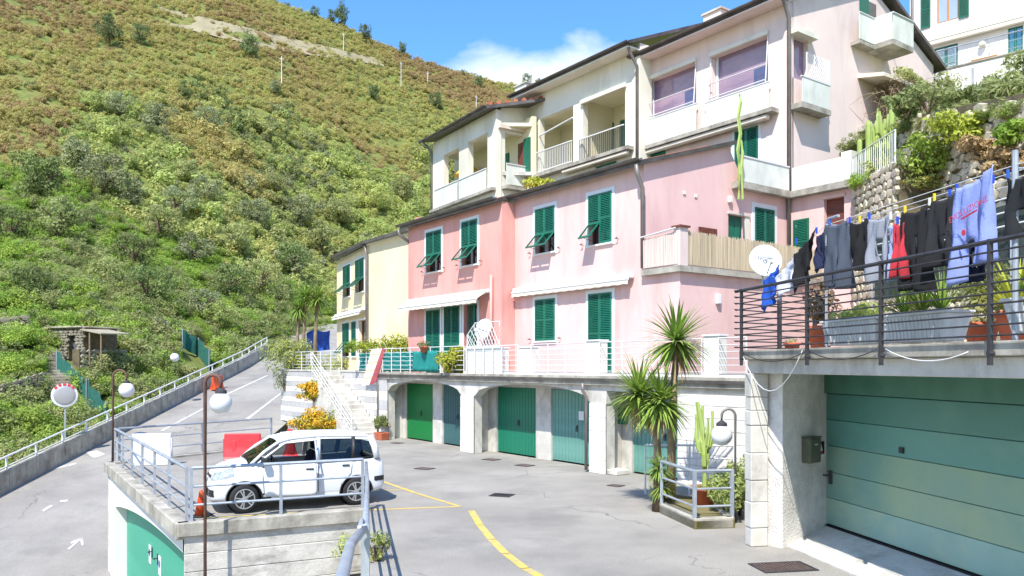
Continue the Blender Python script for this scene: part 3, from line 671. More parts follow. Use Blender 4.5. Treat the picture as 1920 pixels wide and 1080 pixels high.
# terrace parapet pieces and railing on the slab
def span(px0, px1, t): return onT(px0, 700, t)[0], onT(px1, 700, t)[0]
for px0, px1, zt in ((872, 940, 3.55), (973, 996, 3.55), (1098, 1124, 3.68), (1318, 1347, 3.70)):
    a, b = span(px0, px1, 15.0); A_.mb().box(a, b, 15.02, 15.30, 2.72, zt).obj('parapet', M['white'], A_.e); A_.mb().box(a-.03, b+.03, 14.99, 15.33, zt, zt+.04).obj('coping', M['trim'], A_.e)
A_.mb().box(-23.5, -11.4, 15.03, 15.13, 2.721, 2.80).obj('kerb', M['white'], A_.e)
def rail_run(name, label, pts, nr=5, h=.95, post_gap=1.1, m=None, pr=.02, rr=.012, group=None, rz0=.12, top=True, posts=True, square=0):
    """railing: each post and each rail a part"""
    P = [Vector(p) for p in pts]; o = thing(name, label, 'railing', P[0], 0, group); m = m or M['white_rail']; q = [p-P[0] for p in P]
    up = Vector((0, 0, 1))
    for k in range(nr):
        z = rz0+(h-rz0)*k/(nr-1) if nr > 1 else h
        b = MB(); b.tube([tuple(a+up*z) for a in q], rr*(1.5 if (k == nr-1 and top) else 1), 6); b.obj('rail', m, o)
    done = set()
    for a, b in zip(q, q[1:]):
        L = (b-a).length; n = max(1, round(L/post_gap))
        for i in range(n+1):
            c = a+(b-a)*i/n; key = (round(c.x, 2), round(c.y, 2))
            if key in done: continue
            done.add(key); d = (b-a).normalized(); mb = MB()
            if square: n_ = Vector((-d.y, d.x, 0)); mb.hexa([tuple(c+d*x*square*.5+n_*y*square*.5+up*z) for z in (0, h+.02) for x, y in ((-1, -1), (1, -1), (1, 1), (-1, 1))])
            else: mb.tube([tuple(c), tuple(c+up*h)], pr, 6)
            mb.obj('post', m, o)
    return o
for px0, px1, lb in ((940, 973, 'short white terrace railing left of the first white pillar'), (996, 1098, 'white terrace railing below the closed green window'), (1124, 1318, 'white terrace railing behind the tall yucca'), (1347, 1402, 'white terrace railing right of the last white pillar')):
    a, b = span(px0, px1, 15.02); rail_run('terrace_railing', lb, [W(a+.02, 15.0, 2.72), W(b-.02, 15.0, 2.72)], 6, .92, 1.0, group='railings on the garage terrace')
a, b = span(872, 940, 14.9); rail_run('terrace_railing', 'white railing in front of the white parapet by the satellite dish', [W(a+.02, 14.93, 2.72), W(b-.02, 14.93, 2.72)], 6, .92, .6, group='railings on the garage terrace')
a, b = span(672, 870, 15.0); rail_run('terrace_railing', 'white railing hung with teal cloth', [W(a, 15.0, 2.72), W(b, 15.0, 2.72)], 6, .95, .8, group='railings on the garage terrace')

# ================================================================ pink house
def gutter(H, fm, u0, u1, z, v=.30, r=.07):
    b = H.mb(fm); pr = [(v+r*math.cos(math.pi*k/6), z-r*math.sin(math.pi*k/6)) for k in range(7)]; pr += [(y*1.0, zz+.012) for y, zz in pr[::-1]]
    b.prof(pr, u0, u1); return b.obj('gutter', M['gutter'], H.e)
def lean_roof(H, u0, u1, T0, z0, depth, pitch=.298, over=.30, th=.12, side=.18):
    T1 = T0+depth; b = H.mb()
    b.hexa([(u0, T0-over, z0-over*pitch), (u1+side, T0-over, z0-over*pitch), (u1+side, T1, z0+depth*pitch), (u0, T1, z0+depth*pitch),
            (u0, T0-over, z0-over*pitch+th), (u1+side, T0-over, z0-over*pitch+th), (u1+side, T1, z0+depth*pitch+th), (u0, T1, z0+depth*pitch+th)])
    r = b.obj('roof', M['gutter'], H.e)
    n = int((u1+side-u0-.85)/.22); key = MB()
    for k in range(n):
        u = u0+.11+k*.22; key.tube([(u-H.o[0], T0-over+.12-H.o[1], z0-over*pitch+th+.035-H.o[2]), (u-H.o[0], T1-H.o[1], z0+depth*pitch+th+.01-H.o[2])], .075, 6)
    t = key.obj('roof_tiles', M['tile'], r); t['kind'] = 'stuff'; return r
PK = House('pink_house', 'pale pink house with green shutters above the arched garages', 'house', -19, 16.2, 2.72)
f162 = fT(16.2); SU, SL = -16.0, -14.66
ow = [(-20.97, -19.95, 6.67, 8.14), (-18.32, -17.29, 6.63, 8.14)]; ol = [(-20.97, -19.93, 3.80, 5.16), (-18.32, -17.29, 2.74, 5.16)]
PK.wall('wall', M['pink'], f162, -22.12, SU, 5.57, 8.66, .3, ow); PK.wall('wall', M['pink'], f162, -22.12, SL, 2.72, 5.57, .3, ol)
PK.wall('gable_wall', M['pink'], fS(SU), 16.5, 22.9, 5.57, 8.66, .3, [(19.85, 20.62, 5.75, 7.66), (21.12, 22.12, 5.75, 8.02)], ztop=lambda u: min(8.66+(u-16.2)*.298, 9.74) if u < 19.97 else 8.66)
tri = PK.mb(fS(SU)); tri.prof([(16.2, 8.661), (19.97, 8.661), (19.97, 9.78), (16.2, 8.664)], 0, 0) if False else None
g_ = MB(PK.o); g_.prism([(SU-.298, 16.2), (SU-.002, 16.2), (SU-.002, 19.97), (SU-.298, 19.97)], 8.661, lambda x, y: 8.666+(y-16.2)*.298); g_.obj('gable', M['pink'], PK.e)
PK.wall('side_wall', M['pink'], fS(SL), 16.5, 23.2, 2.72, 5.57, .3)
for r, fl in ((ow[0], (42, 42)), (ow[1], (42, None))): window(PK, f162, 0, *r, 'flap', flaps=fl, hooks=True)
window(PK, f162, 0, *ol[0], 'closed', hooks=True); window(PK, f162, 0, *ol[1], 'closed', name='french_window')
# side windows
window(PK, fS(SU), R(90), 21.12, 22.12, 5.75, 8.02, 'closed', border=.15)
dd = PK.box('side_door', M['green'], fS(SU), 19.87, 20.60, -.14, -.10, 5.75, 7.64)
for u0_, u1_, a, b in ((19.95, 20.2, 5.85, 6.6), (20.27, 20.52, 5.85, 6.6), (19.95, 20.2, 6.7, 7.5), (20.27, 20.52, 6.7, 7.5)): PK.box('door_panel', M['green'], fS(SU), u0_, u1_, -.099, -.085, a, b, parent=dd, bevel=.006)
PK.box('door_frame', M['ivory'], fS(SU), 20.625, 20.85, .002, .03, 5.75, 7.72); PK.box('door_hood', M['concrete'], fS(SU), 19.8, 20.86, .002, .06, 7.665, 7.72)
lean_roof(PK, -22.1, SU, 16.2, 8.66, 3.85); gutter(PK, f162, -22.45, -15.8, 8.745, .34, .085)
pipe_part(PK, [(-15.95, 15.86, 8.58), (-15.95, 15.9, 8.3), (-15.95, 16.10, 7.95), (-15.95, 16.10, 5.72)], .06)
# reed-screened terrace on the lower floor
PK.mb().prism([(SU+.02, 16.05), (SL+.14, 16.05), (SL+.14, 23.0), (SU+.02, 23.0)], 5.50, 5.66).obj('balcony_slab', M['concrete_d'], PK.e, fix=True)
bal = PK.mb().box(SU+.1, SL+.06, 16.10, 16.16, 5.66, 6.58); bal = bal.obj('balustrade', M['pink'], PK.e)
PK.mb().box(SL-.10, SL+.12, 16.08, 16.38, 5.66, 6.68).obj('balustrade_pillar', M['paleink'], PK.e); PK.mb().box(SL-.15, SL+.17, 16.03, 16.43, 6.68, 6.73).obj('pillar_cap', M['wood'], PK.e)
PK.mb().box(SL-.02, SL+.06, 16.39, 22.7, 5.66, 6.40).obj('balustrade', M['paleink'], PK.e)
rs = MB(PK.o); g = random.Random(5); u = 16.40
while u < 22.6:
    rs.tube([(SL+.085+g.uniform(-.008, .008), u, 5.70), (SL+.085+g.uniform(-.01, .01), u+g.uniform(-.01, .01), 6.60+g.uniform(-.05, .03))], .0095, 4, False); u += .0165
struct(rs.obj('reed_screen', M['reed'], PK.e), 'stuff')
rs = MB(PK.o); u = SU+.12
while u < SL+.05: rs.tube([(u, 16.07+g.uniform(-.006, .006), 5.70), (u+g.uniform(-.012, .012), 16.07, 6.52+g.uniform(-.04, .02))], .0095, 4, False); u += .018
struct(rs.obj('reed_screen', mat('bleached_reed', 'c4b4ae', 'd8cbc4', scale=1, rough=.9, stretch=(14, 14, .4)), PK.e), 'stuff')
MB(PK.o).tube([(SU+.02, 16.03, 6.56), (SL+.0, 16.03, 6.66)], .022, 6).obj('handrail', M['white_rail'], PK.e)
for u, z in ((-14.62, 4.92),): pass
lampb = PK.mb(fS(SL)); lampb.box(17.62, 17.78, .002, .10, 4.70, 4.98); lampb.obj('wall_light', M['trim'], PK.e, bevel=.02)
PK.mb(fS(SU)).box(20.35-.55, 20.35-.40, .002, .1, 8.0, 8.2).obj('wall_light', M['trim'], PK.e, bevel=.02)
for u, z in ((17.85, 8.05), (18.35, 8.02)): PK.mb(fS(SU)).box(u-.06, u+.06, .002, .03, z-.05, z+.05).obj('vent_cap', M['ivory'], PK.e, bevel=.01)
# closed folding table of brown slats against the wall
lt = thing('slatted_table', 'brown slatted folding table leaning on the pink wall behind the reeds', 'table', W(SU+.12, 18.75, 5.66), ANG)
for k in range(7): MB().box(0, .035, -.40, .40, .85+k*.085, .925+k*.085).obj('slat', M['wood'], lt)
for y in (-.33, .33): MB().box(-.04, -.005, y-.03, y+.03, 0, 1.44).obj('leg', M['wood'], lt)
# awning over the terrace doors
def awning(H, fm, u0, u1, z, drop=.28, out_=.55, label=''):
    a = H.box('awning_housing', M['trim'], fm, u0, u1, .03, .17, z, z+.13, bevel=.02)
    b = H.mb(fm); b.hexa([(u0+.05, .17, z+.04), (u1-.05, .17, z+.04), (u1-.05, out_, z-drop), (u0+.05, out_, z-drop), (u0+.05, .17, z+.06), (u1-.05, .17, z+.06), (u1-.05, out_, z-drop+.02), (u0+.05, out_, z-drop+.02)]); b.obj('awning_cloth', M['awning'], a)
    b = H.mb(fm); b.tube([(u0+.05, out_, z-drop), (u1-.05, out_, z-drop)], .035, 8); b.obj('front_bar', M['trim'], a)
    v = H.mb(fm); n = 28
    for k in range(n):
        ua, ub = u0+.05+(u1-u0-.1)*k/n, u0+.05+(u1-u0-.1)*(k+1)/n; v.face([(ua, out_+.01, z-drop), (ub, out_+.01, z-drop), (ub, out_+.02, z-drop-.13-.02*(k % 2)), (ua, out_+.02, z-drop-.13-.02*((k+1) % 2))])
    v.obj('valance', M['awning'], a)
    for u in (u0+.15, u1-.15): q = H.mb(fm); q.tube([(u, .1, z+.0), (u+(.25 if u < (u0+u1)/2 else -.25), out_*.6, z-.1), (u, out_, z-drop)], .02, 6); q.obj('awning_arm', M['trim'], a)
awning(PK, f162, -22.05, -16.35, 5.48, .03, .22)

# ================================================================ salmon house
SM = House('salmon_house', 'salmon pink house with green shutters and cream awning beside the pale pink one', 'house', -25.5, 15.65, 2.72)
f1565 = fT(15.65); S0, S1 = -28.7, -22.12
w2 = [(-27.21, -26.08, 6.60, 8.16), (-24.64, -23.61, 6.60, 8.20)]; d2 = [(-27.21, -26.18, 2.74, 5.12), (-25.86, -24.78, 2.74, 5.18), (-24.50, -23.62, 2.74, 5.18)]
SM.wall('wall', M['salmon'], f1565, S0, S1, 2.72, 8.56, .3, w2+d2)
SM.mb().box(S1-.3, S1+.001, 15.951, 18.5, 2.72, 8.55).obj('return_wall', M['salmon'], SM.e); SM.mb().box(S0, S0+.3, 15.951, 20, 2.72, 9.0).obj('return_wall', M['salmon'], SM.e)
for r, fl in ((w2[0], (42, 42)), (w2[1], (42, 42))): window(SM, f1565, 0, *r, 'flap', flaps=fl, hooks=True)
window(SM, f1565, 0, *d2[0], 'closed', name='french_window'); window(SM, f1565, 0, *d2[1], 'flap', flaps=(0.5, 0.5), name='french_window'); window(SM, f1565, 0, *d2[2], 'none', name='french_window')
put('shutter', leaf_mesh(.5, 2.4, mid=True), SM.e, SM.at(f1565, -24.12, .02, 5.17), (0, 0, R(-8)))
lean_roof(SM, S0-.15, S1-.02, 15.65, 8.58, 4.4, side=.06); gutter(SM, f1565, S0-.3, S1+.05, 8.665, .34, .085)
pipe_part(SM, [(S0-.2, 15.3, 8.5), (S0-.2, 15.35, 8.3), (S0+.1, 15.75, 7.9)], .06)
awning(SM, f1565, -28.5, -22.75, 5.50, .22, .58)
pipe_part(SM, [(-22.62, 15.55, 2.75), (-22.62, 15.55, 6.1)], .05, m=M['salmon']); 
# ================================================================ cream house
c0 = W(onT(690, 500, 16.4)[0], 16.4); cs = onT(690, 500, 16.4)[0]; ce = onT(770, 500, 16.4)[0]
CR = House('cream_house', 'cream plastered house with green shutters at the bend of the road', 'house', cs, 16.4, 0)
CR.wall('wall', M['cream'], fT(16.4), cs, ce+1.2, 2.0, 8.55, .3)
CR.box('cornice', M['ivory'], fT(16.4), cs-.05, ce+.6, -.01, .10, 8.551, 8.66)
# its street front turns away: local frame with x along the front, to the right
dv = Vector((-.47, 1)).normalized(); Lc = 0
for k in range(400):
    q = c0.xy+dv*(k*.05)
    if 960+1500*q.x/q.y <= 632: Lc = k*.05; break
ang2 = math.atan2(-dv.y, -dv.x)
CF = House('front', '', '', 0, 0, 0)          # helper frame only: becomes a part of the cream house
bpy.data.objects.remove(CF.e)
pv = put('front_wall_frame', None, CR.e, (0, 0, 0), (0, 0, ang2-ANG)); 
class Sub(House):
    def __init__(s, e, o=(0, 0, 0)): s.o = o; s.e = e
bpy.data.objects.remove(pv)
E2 = R(0)
def fF(u, v, z):        # front of the cream house in street-frame coordinates: u from the left end to the corner
    p = c0.xy+dv*(Lc-u); n = Vector((dv.y, -dv.x)) if False else Vector((-dv.y, dv.x)); p = p+n*v; return (*ST(p), z)
def uF(px):
    a = (px-960)/1500; # along the front where the column of pixels meets it
    for k in range(2000):
        q = c0.xy+dv*(Lc*k/2000)
        if q.x/q.y <= a: return Lc-Lc*k/2000
    return 0
def zF(px, py): q = c0.xy+dv*(Lc-uF(px)); return CAMZ+(685-py)/1500*q.y
def rF(a, b, y0, y1): return (uF(a), uF(b), zF((a+b)/2, y1), zF((a+b)/2, y0))
wf = [rF(644, 657, 498, 557), rF(667, 683, 486, 548)]; df = [rF(643, 655, 606, 668), rF(660, 668, 603, 668), rF(673, 686, 600, 668)]
ztF = zF(690, 459)
CR.wall('street_wall', M['cream'], fF, 0, Lc, 2.0, ztF, .3, wf+df)
zrot = ang2-ANG
for r in wf: window(CR, fF, zrot, *r, 'flap', flaps=(48, 48), border=.1)
window(CR, fF, zrot, *df[0], 'flap', flaps=(40, 40), border=.1, name='french_window'); window(CR, fF, zrot, *df[1], 'closed', border=.08, leaf=1, name='french_window'); window(CR, fF, zrot, *df[2], 'none', border=.08, name='french_window')
awning(CR, fF, .1, Lc-.3, zF(690, 579)-.05, .05, .3); gutter(CR, fF, -.2, Lc+.05, ztF, .25)
b = CR.mb(); cw = [fF(0, .28, 0), fF(Lc, .28, 0), (ce+1.2, 16.1, 0), (ce+1.2, 24, 0), fF(0, -8, 0)]; b.prism([q[:2] for q in cw], lambda x, y: ztF+.02+max(0, (y-16.4))*.12, lambda x, y: ztF+.16+max(0, (y-16.4))*.12); b.obj('roof', M['gutter'], CR.e, fix=True)
q = fF(Lc+.02, .12, 0); pipe_part(CR, [(q[0], q[1]-.05, ztF-.05), (q[0]+.1, q[1], ztF-.4), (q[0]+.1, q[1], 2.7)], .06)
# terrace block and striped retaining wall with the outside stairs
TB = House('terrace_wall', 'white and grey striped stone retaining wall left of the garages', 'retaining wall', -38, 15.6, 0)
f156 = fT(15.6)
TB.mb().box(-43.0, -29.98, 15.66, 27, -1.2, 2.70).obj('terrace_block', M['concrete'], TB.e); TB.mb().box(-43.05, -29.98, 15.52, 16.0, 2.701, 2.78).obj('coping', M['concrete'], TB.e)
blocks(TB, TB.e, f156, 0, -43.0, -30.0, 0, 2.70, .27, 1.1, seed=3)
blocks(TB, TB.e, lambda u, v, z: (-43.0-v, u, z), R(-90), -0.0, 0.01, 0, .01) if False else None
ST_ = House('outside_stairs', 'stone steps climbing left from the lot to the terrace', 'stairs', -30.8, 14.9, 0)
for k in range(15):
    u = -30.8-k*.30; ST_.mb().box(u-.305, u, 14.25, 15.53, 0 if k == 0 else k*.18-.05, (k+1)*.18).obj('step', M['concrete'], ST_.e, bevel=.012)
    if k > 0: ST_.mb().box(u-.30, u-.02, 14.26, 15.53, 0, k*.18-.052).obj('step_core', M['concrete'], ST_.e)
rail_run('stair_railing', 'white railing on the open side of the stone steps', [W(-30.9, 14.2, .05), W(-35.2, 14.2, 2.65)], 5, .95, 1.2)
rail_run('terrace_railing', 'white railing along the top of the striped wall', [W(-43, 15.75, 2.75), W(-35.4, 15.75, 2.75)], 6, .95, 1.2)
# ================================================================ tall apartment block behind
TI = 22.89; TM = 22.24
AB = House('apartment_block', 'tall white and pale pink apartment block with loggias behind the pink houses', 'building', -22, TI, 8.6)
fI, fM = fT(TI), fT(TM)
zE = 15.1
gl = [(-19.18, -16.79, 12.52, 14.15), (-22.38, -19.93, 12.62, 14.2)]
AB.wall('wall', M['paleink'], fI, -22.6, -16.0, 8.6, zE+.35, .3, gl+[(-18.16, -17.17, 8.75, 11.2)])
for a, b, c, d in gl:      # glazed loggias, violet reflections painted into the pane colour
    w = AB.box('glazed_loggia', M['glass_v'], fI, a, b, -.27, -.25, c, d)
    AB.box('reflection_patch', mat('reflection_blue', '3f4a68', '56618a', scale=1.2, rough=.1), fI, b-.75, b-.08, -.249, -.235, c+.05, c+.75, parent=w)  # added blue patch that varies the painted reflection in the glass
    for k in range(1): AB.box('mullion', M['trim'], fI, a+.02, a+.10, -.249, -.2, c, d, parent=w)
    bb = AB.mb(fI); bb.tube([(a-.02, .16, c+.62), (b+.02, .16, c+.62)], .018, 6); bb.obj('cross_bar', M['white_rail'], w)
    bb = AB.mb(fI); bb.tube([(a-.02, .16, c+.1), (b+.02, .16, c+.1)], .025, 6); bb.obj('cross_bar', M['white_rail'], w)
    for u, du in ((a-.02, 0), (b+.02, 0)): bb = AB.mb(fI); bb.tube([(u, .03, d), (u, .16, c)], .022, 6); bb.obj('awning_arm', M['white_rail'], w)
    AB.box('blind_box', M['ivory'], fI, a-.05, b+.05, .003, .12, d, d+.16, parent=w, bevel=.02)
    n = 6; uw = (b-a+.3)/n
    for k in range(n): AB.box('balcony_panel', M['panel'], fI, a-.15+k*uw+.004, a-.15+(k+1)*uw-.004, .14, .165, c-.98, c-.02, parent=w)
    AB.box('balcony_rail', M['white_rail'], fI, a-.2, b+.2, .13, .18, c-.018, c+.02, parent=w)
AB.box('balcony_ledge', M['concrete_d'], fI, -22.6, -16.35, .001, .40, 11.42, 11.56); AB.box('awning_roll', M['awning'], fI, -22.5, -16.6, .12, .34, 11.24, 11.40, bevel=.04)
window(AB, fI, 0, -18.16, -17.17, 8.75, 11.2, 'closed', border=0.10, name='french_window')
s_, z_ = onT(1235, 290, TI); AB.box('shutter_top', M['green'], fI, s_-.35, s_+.35, .005, .04, z_-1.6, z_+.1)
# middle section: two open loggias
ml = [(-28.48, -26.15, 11.70, 14.12), (-25.52, -22.99, 11.62, 14.12)]
AB.wall('wall', M['ivory'], fM, -29.8, -22.17, 8.6, 15.5, .28, ml+[(-24.69, -23.48, 8.9, 11.2)])
AB.mb().box(-22.46, -22.171, TM+.281, TI+.0, 8.6, 15.5).obj('return_wall', M['ivory'], AB.e)
AB.wall('loggia_back', M['loggia'], fT(TM+1.9), -29.6, -22.3, 11.4, 14.3, .2, [(-27.0, -26.2, 11.7, 13.6), (-25.3, -24.2, 11.7, 13.6)])
AB.mb().box(-29.6, -22.47, TM+.29, TM+1.9, 11.44, 11.6).obj('loggia_floor', M['concrete'], AB.e); AB.mb().box(-29.6, -22.47, TM+.29, TM+1.9, 14.25, 14.38).obj('loggia_ceiling', M['loggia'], AB.e)
AB.mb().box(-26.0, -25.7, TM+.29, TM+1.89, 11.6, 14.25).obj('loggia_divider', M['loggia'], AB.e); AB.mb().box(-29.5, -29.3, TM+.29, TM+1.89, 11.6, 14.25).obj('loggia_divider', M['loggia'], AB.e)
fb_ = fT(TM+1.9)
for a, b in ((-27.0, -26.2), (-25.3, -24.2)):
    d = AB.box('loggia_door', M['green'], fb_, a, (a+b)/2, -.1, -.05, 11.7, 13.6); AB.box('door_frame', M['wood'], fb_, (a+b)/2, b, -.12, -.08, 11.7, 13.6, parent=d); put('shutter', leaf_mesh(.55, 1.9, mid=True), d, AB.at(fb_, b+.02, .03, 13.6), (0, 0, 0))
pipe_part(AB, [(-23.9, TM+1.7, 11.6), (-23.9, TM+1.7, 14.25)], .07, 'loggia_pipe', M['ivory'])
for a, b, c, d in ml:
    g = AB.box('balustrade', M['white_rail'], fM, a-.1, b+.05, .10, .16, c+.86, c+.90); AB.box('bottom_rail', M['white_rail'], fM, a-.1, b+.05, .11, .15, c-.02, c+.02, parent=g)
    n = int((b-a)/.11); bar = MB().box(-.010, .010, -.010, .010, 0, .83).mesh('bar', M['white_rail'] if a < -27 else M['gutter'])
    for k in range(n+1): put('bar', bar, g, AB.at(fM, a-.08+(b-a+.1)*k/n, .13, c+.021))
AB.box('balcony_ledge', M['concrete_d'], fM, -29.0, -22.5, .001, .35, 11.42, 11.56); AB.box('awning_roll', M['awning'], fM, -26.6, -22.6, .12, .30, 11.24, 11.40, bevel=.04)
bb = AB.mb(fM); bb.tube([(-28.48, .02, 13.35), (-26.15, .02, 13.6)], .035, 6); bb.obj('curtain_rod', M['white_rail'], AB.e)
AB.box('blind_box', M['ivory'], fM, -25.6, -22.9, .003, .12, 14.0, 14.16)
window(AB, fM, 0, -24.69, -23.48, 8.9, 11.2, 'closed', border=0.0)
# side wall with gable
RT = 27.7; PT = .41; TB_ = 32.48
AB.wall('gable_wall', M['paleink'], fS(-16.0), TI+.001, TB_, 8.6, 15.0, .3, [(22.98+.12, 24.0, 12.55, 13.95), (27.55, 28.75, 14.6, 14.99)])
gw = MB(AB.o); gw.prism([(-16.3, TI), (-16.0, TI), (-16.0, RT), (-16.3, RT)], 15.001, lambda x, y: 15.002+(y-TI)*PT); gw.prism([(-16.3, RT), (-16.0, RT), (-16.0, TB_), (-16.3, TB_)], 15.001, lambda x, y: 15.002+(TB_-y)*PT*(RT-TI)/(TB_-RT)); gw.obj('gable', M['paleink'], AB.e, fix=True)
wv = AB.box('corner_window', M['glass_v'], fS(-16.0), 23.1, 24.0, -.2, -.18, 12.55, 13.95); AB.box('blind_box', M['ivory'], fS(-16.0), 22.98, 24.15, .003, .30, 13.95, 14.1, parent=wv)
# small corner balcony with lattice
cbk = AB.box('corner_balcony', M['concrete_d'], fS(-16.0), 23.0, 24.66, .001, .44, 11.45, 11.62)
for k in range(6): AB.box('balcony_panel', M['panel'], fS(-16.0), 23.06+k*.26, 23.06+k*.26+.255, .40, .425, 11.64, 12.44, parent=cbk)
AB.box('balcony_rail', M['white_rail'], fS(-16.0), 23.0, 24.66, .38, .44, 12.445, 12.48, parent=cbk)
la = AB.mb(fS(-16.0))
for k in range(13):
    for sg_ in (1, -1):
        u = 23.35+k*.1; u2 = u+sg_*.5; z0_, z1_ = 12.5, 13.3
        if u2 < 23.3: f_ = (u-23.3)/.5; u2 = 23.3; z1_ = z0_+.8*f_
        if u2 > 24.6: f_ = (24.6-u)/.5; u2 = 24.6; z1_ = z0_+.8*f_
        la.tube([(u, .42, z0_), (u2, .42, z1_)], .009, 4, False)
for u in (23.3, 23.73, 24.17, 24.6): la.box(u-.02, u+.02, .40, .44, 12.485, 13.3)
la.obj('lattice', M['white_rail'], cbk)
# upper balcony on the gable
t0_, zb = onS(1674, 73, -15.0); t1_ = onS(1712, 52, -15.0)[0]; tL = onS(1607, 48, -15.75)[0]; zf = 14.55
bbk = AB.mb(); bbk.box(-16.0, -14.98, t0_-.05, t1_, zf-.16, zf); bbk = bbk.obj('upper_balcony', M['concrete_d'], AB.e)
AB.mb().box(-16.0, -15.65, tL, t0_-.051, zf-.14, zf-.02).obj('balcony_slab', M['concrete_d'], bbk)
def panels(parent, fm, u0, u1, z0, z1, n, v=0):
    w = (u1-u0)/n
    for k in range(n): AB.box('balcony_panel', M['panel'], fm, u0+k*w+.004, u0+(k+1)*w-.004, v, v+.02, z0, z1, parent=parent)
panels(bbk, fS(-15.0), t0_, t1_, zf+.02, zf+.92, 8); panels(bbk, fS(-15.68), tL, t0_-.06, zf+.02, zf+.92, 5)
panels(bbk, fT(t0_), -15.66, -15.0, zf+.02, zf+.92, 3, .03)
for pts in ([(-15.66, tL, 15.5), (-15.66, t0_-.03, 15.5), (-14.97, t0_-.03, 15.5), (-14.97, t1_, 15.5), (-16, t1_, 15.5)],): MB(AB.o).tube(pts, .03, 6).obj('balcony_rail', M['white_rail'], bbk)
AB.box('door_shutter', M['green'], fS(-16.0), onS(1611, 20, -16)[0], onS(1627, 20, -16)[0], .01, .05, 14.6, 16.5); AB.box('balcony_door', M['glass'], fS(-16.0), onS(1628, 20, -16)[0], onS(1642, 20, -16)[0], .003, .02, 14.6, 16.3)
AB.mb(fS(-16.0)).hexa([(27.0, .0, 13.35), (30.5, .0, 13.35), (30.5, 1.0, 13.15), (27.0, 1.0, 13.15), (27.0, .0, 13.5), (30.5, .0, 13.5), (30.5, 1.0, 13.28), (27.0, 1.0, 13.28)]).obj('awning_roll', M['awning'], AB.e)
# roofs: dark eave line, tiles above
def roof_slab(H, u0, u1, ta, za, tb, zb_, th=.14, name='roof'):
    b = H.mb(); b.hexa([(u0, ta, za), (u1, ta, za), (u1, tb, zb_), (u0, tb, zb_), (u0, ta, za+th), (u1, ta, za+th), (u1, tb, zb_+th), (u0, tb, zb_+th)]); r = b.obj(name, M['gutter'], H.e)
    n = int((u1-u0-.3)/.24); k_ = MB(H.o)
    for k in range(n): k_.tube([(u0+.2+k*.24, ta+.14, za+th+.02), (u0+.2+k*.24, tb, zb_+th)], .08, 6)
    t = k_.obj('roof_tiles', M['tile'], r); t['kind'] = 'stuff'
OV = .65
roof_slab(AB, -22.75, -15.72, TI-OV, 15.02, RT, 15.02+(RT-TI+OV)*PT); roof_slab(AB, -22.75, -15.72, TB_+.5, 14.86, RT+.001, 15.02+(RT-TI+OV)*PT-.01)
roof_slab(AB, -29.95, -22.1, TM-OV, 15.30, RT, 15.30+(RT-TM+OV)*PT)
AB.mb().box(-22.6, -16.0, TI-.62, TI-.01, 14.94, 15.0).obj('soffit', M['paleink'], AB.e); AB.mb().box(-29.8, -22.2, TM-.62, TM-.01, 15.22, 15.28).obj('soffit', M['ivory'], AB.e)
gutter(AB, fI, -22.8, -15.7, 15.14, .70); gutter(AB, fM, -30.0, -22.1, 15.42, .70)
pipe_part(AB, [(-22.25, TM-.6, 15.35), (-22.25, TM-.5, 15.1), (-22.25, TM-.08, 14.6), (-22.25, TM-.08, 9.2)], .06)
pipe_part(AB, [(-15.86, TI-.6, 15.0), (-15.86, TI-.45, 14.9), (-15.9, TI-.1, 14.4), (-15.9, TI-.1, 5.7)], .07)
for px, py, w_, h_ in ((985, 172, .9, .95), (1345, 40, .8, .9)):
    s1_, z1_ = onT(px, py, TM+1.2); c_ = AB.mb().box(s1_-w_/2, s1_+w_/2, TM+.9, TM+1.6, z1_-1.0, z1_+.25).obj('chimney', M['white'], AB.e); AB.mb().box(s1_-w_/2-.06, s1_+w_/2+.06, TM+.84, TM+1.66, z1_+.25, z1_+.32).obj('chimney_cap', M['concrete'], c_)
# left wing, turned a little: front frame like the street wall of the cream house
wc = Vector((-.715, 35.74)); wd = Vector((-.607, 1)).normalized(); WL = (Vector((-4.07, 41.3))-wc).length
def fW(u, v, z): p = wc+wd*(WL-u)+Vector((-wd.y, wd.x))*v; return (*ST(p), z)
def uW(px):
    a = (px-960)/1500; return WL-next((WL*k/2000 for k in range(2001) if (wc+wd*(WL*k/2000)).x/(wc+wd*(WL*k/2000)).y <= a), WL)
def zW(px, py): return CAMZ+(685-py)/1500*(wc+wd*(WL-uW(px))).y
wz = math.atan2(-wd.y, -wd.x)-ANG
wo = [(uW(832), uW(860.5), 11.75, 13.55), (uW(878), uW(914), 11.75, 13.6)]
AB.wall('wing_wall', M['ivory'], fW, 0, WL, 9.5, 14.45, .28, wo)
sw, tw = ST(wc)
AB.wall('wing_side', M['ivory'], fS(sw), tw+.281, TM+.1, 9.5, 14.6, .25, [(tw+.5, TM+.09, 11.75, 13.5)], ztop=lambda u: 14.45+(u-tw)*.3)
AB.wall('wing_back', M['loggia'], lambda u, v, z: fW(u, v-1.5, z), -.5, WL+.7, 10.5, 14.2, .2)
b = AB.mb(); b.prism([q[:2] for q in (fW(.05, -.29, 0), fW(WL-.05, -.29, 0), fW(WL+.65, -1.49, 0), fW(.05, -1.49, 0))], 11.55, 11.70); b.obj('loggia_floor', M['concrete'], AB.e, fix=True)
b = AB.mb(); b.prism([q[:2] for q in (fW(.05, -.29, 0), fW(WL-.05, -.29, 0), fW(WL+.65, -1.49, 0), fW(.05, -1.49, 0))], 13.75, 13.9); b.obj('loggia_ceiling', M['loggia'], AB.e, fix=True)
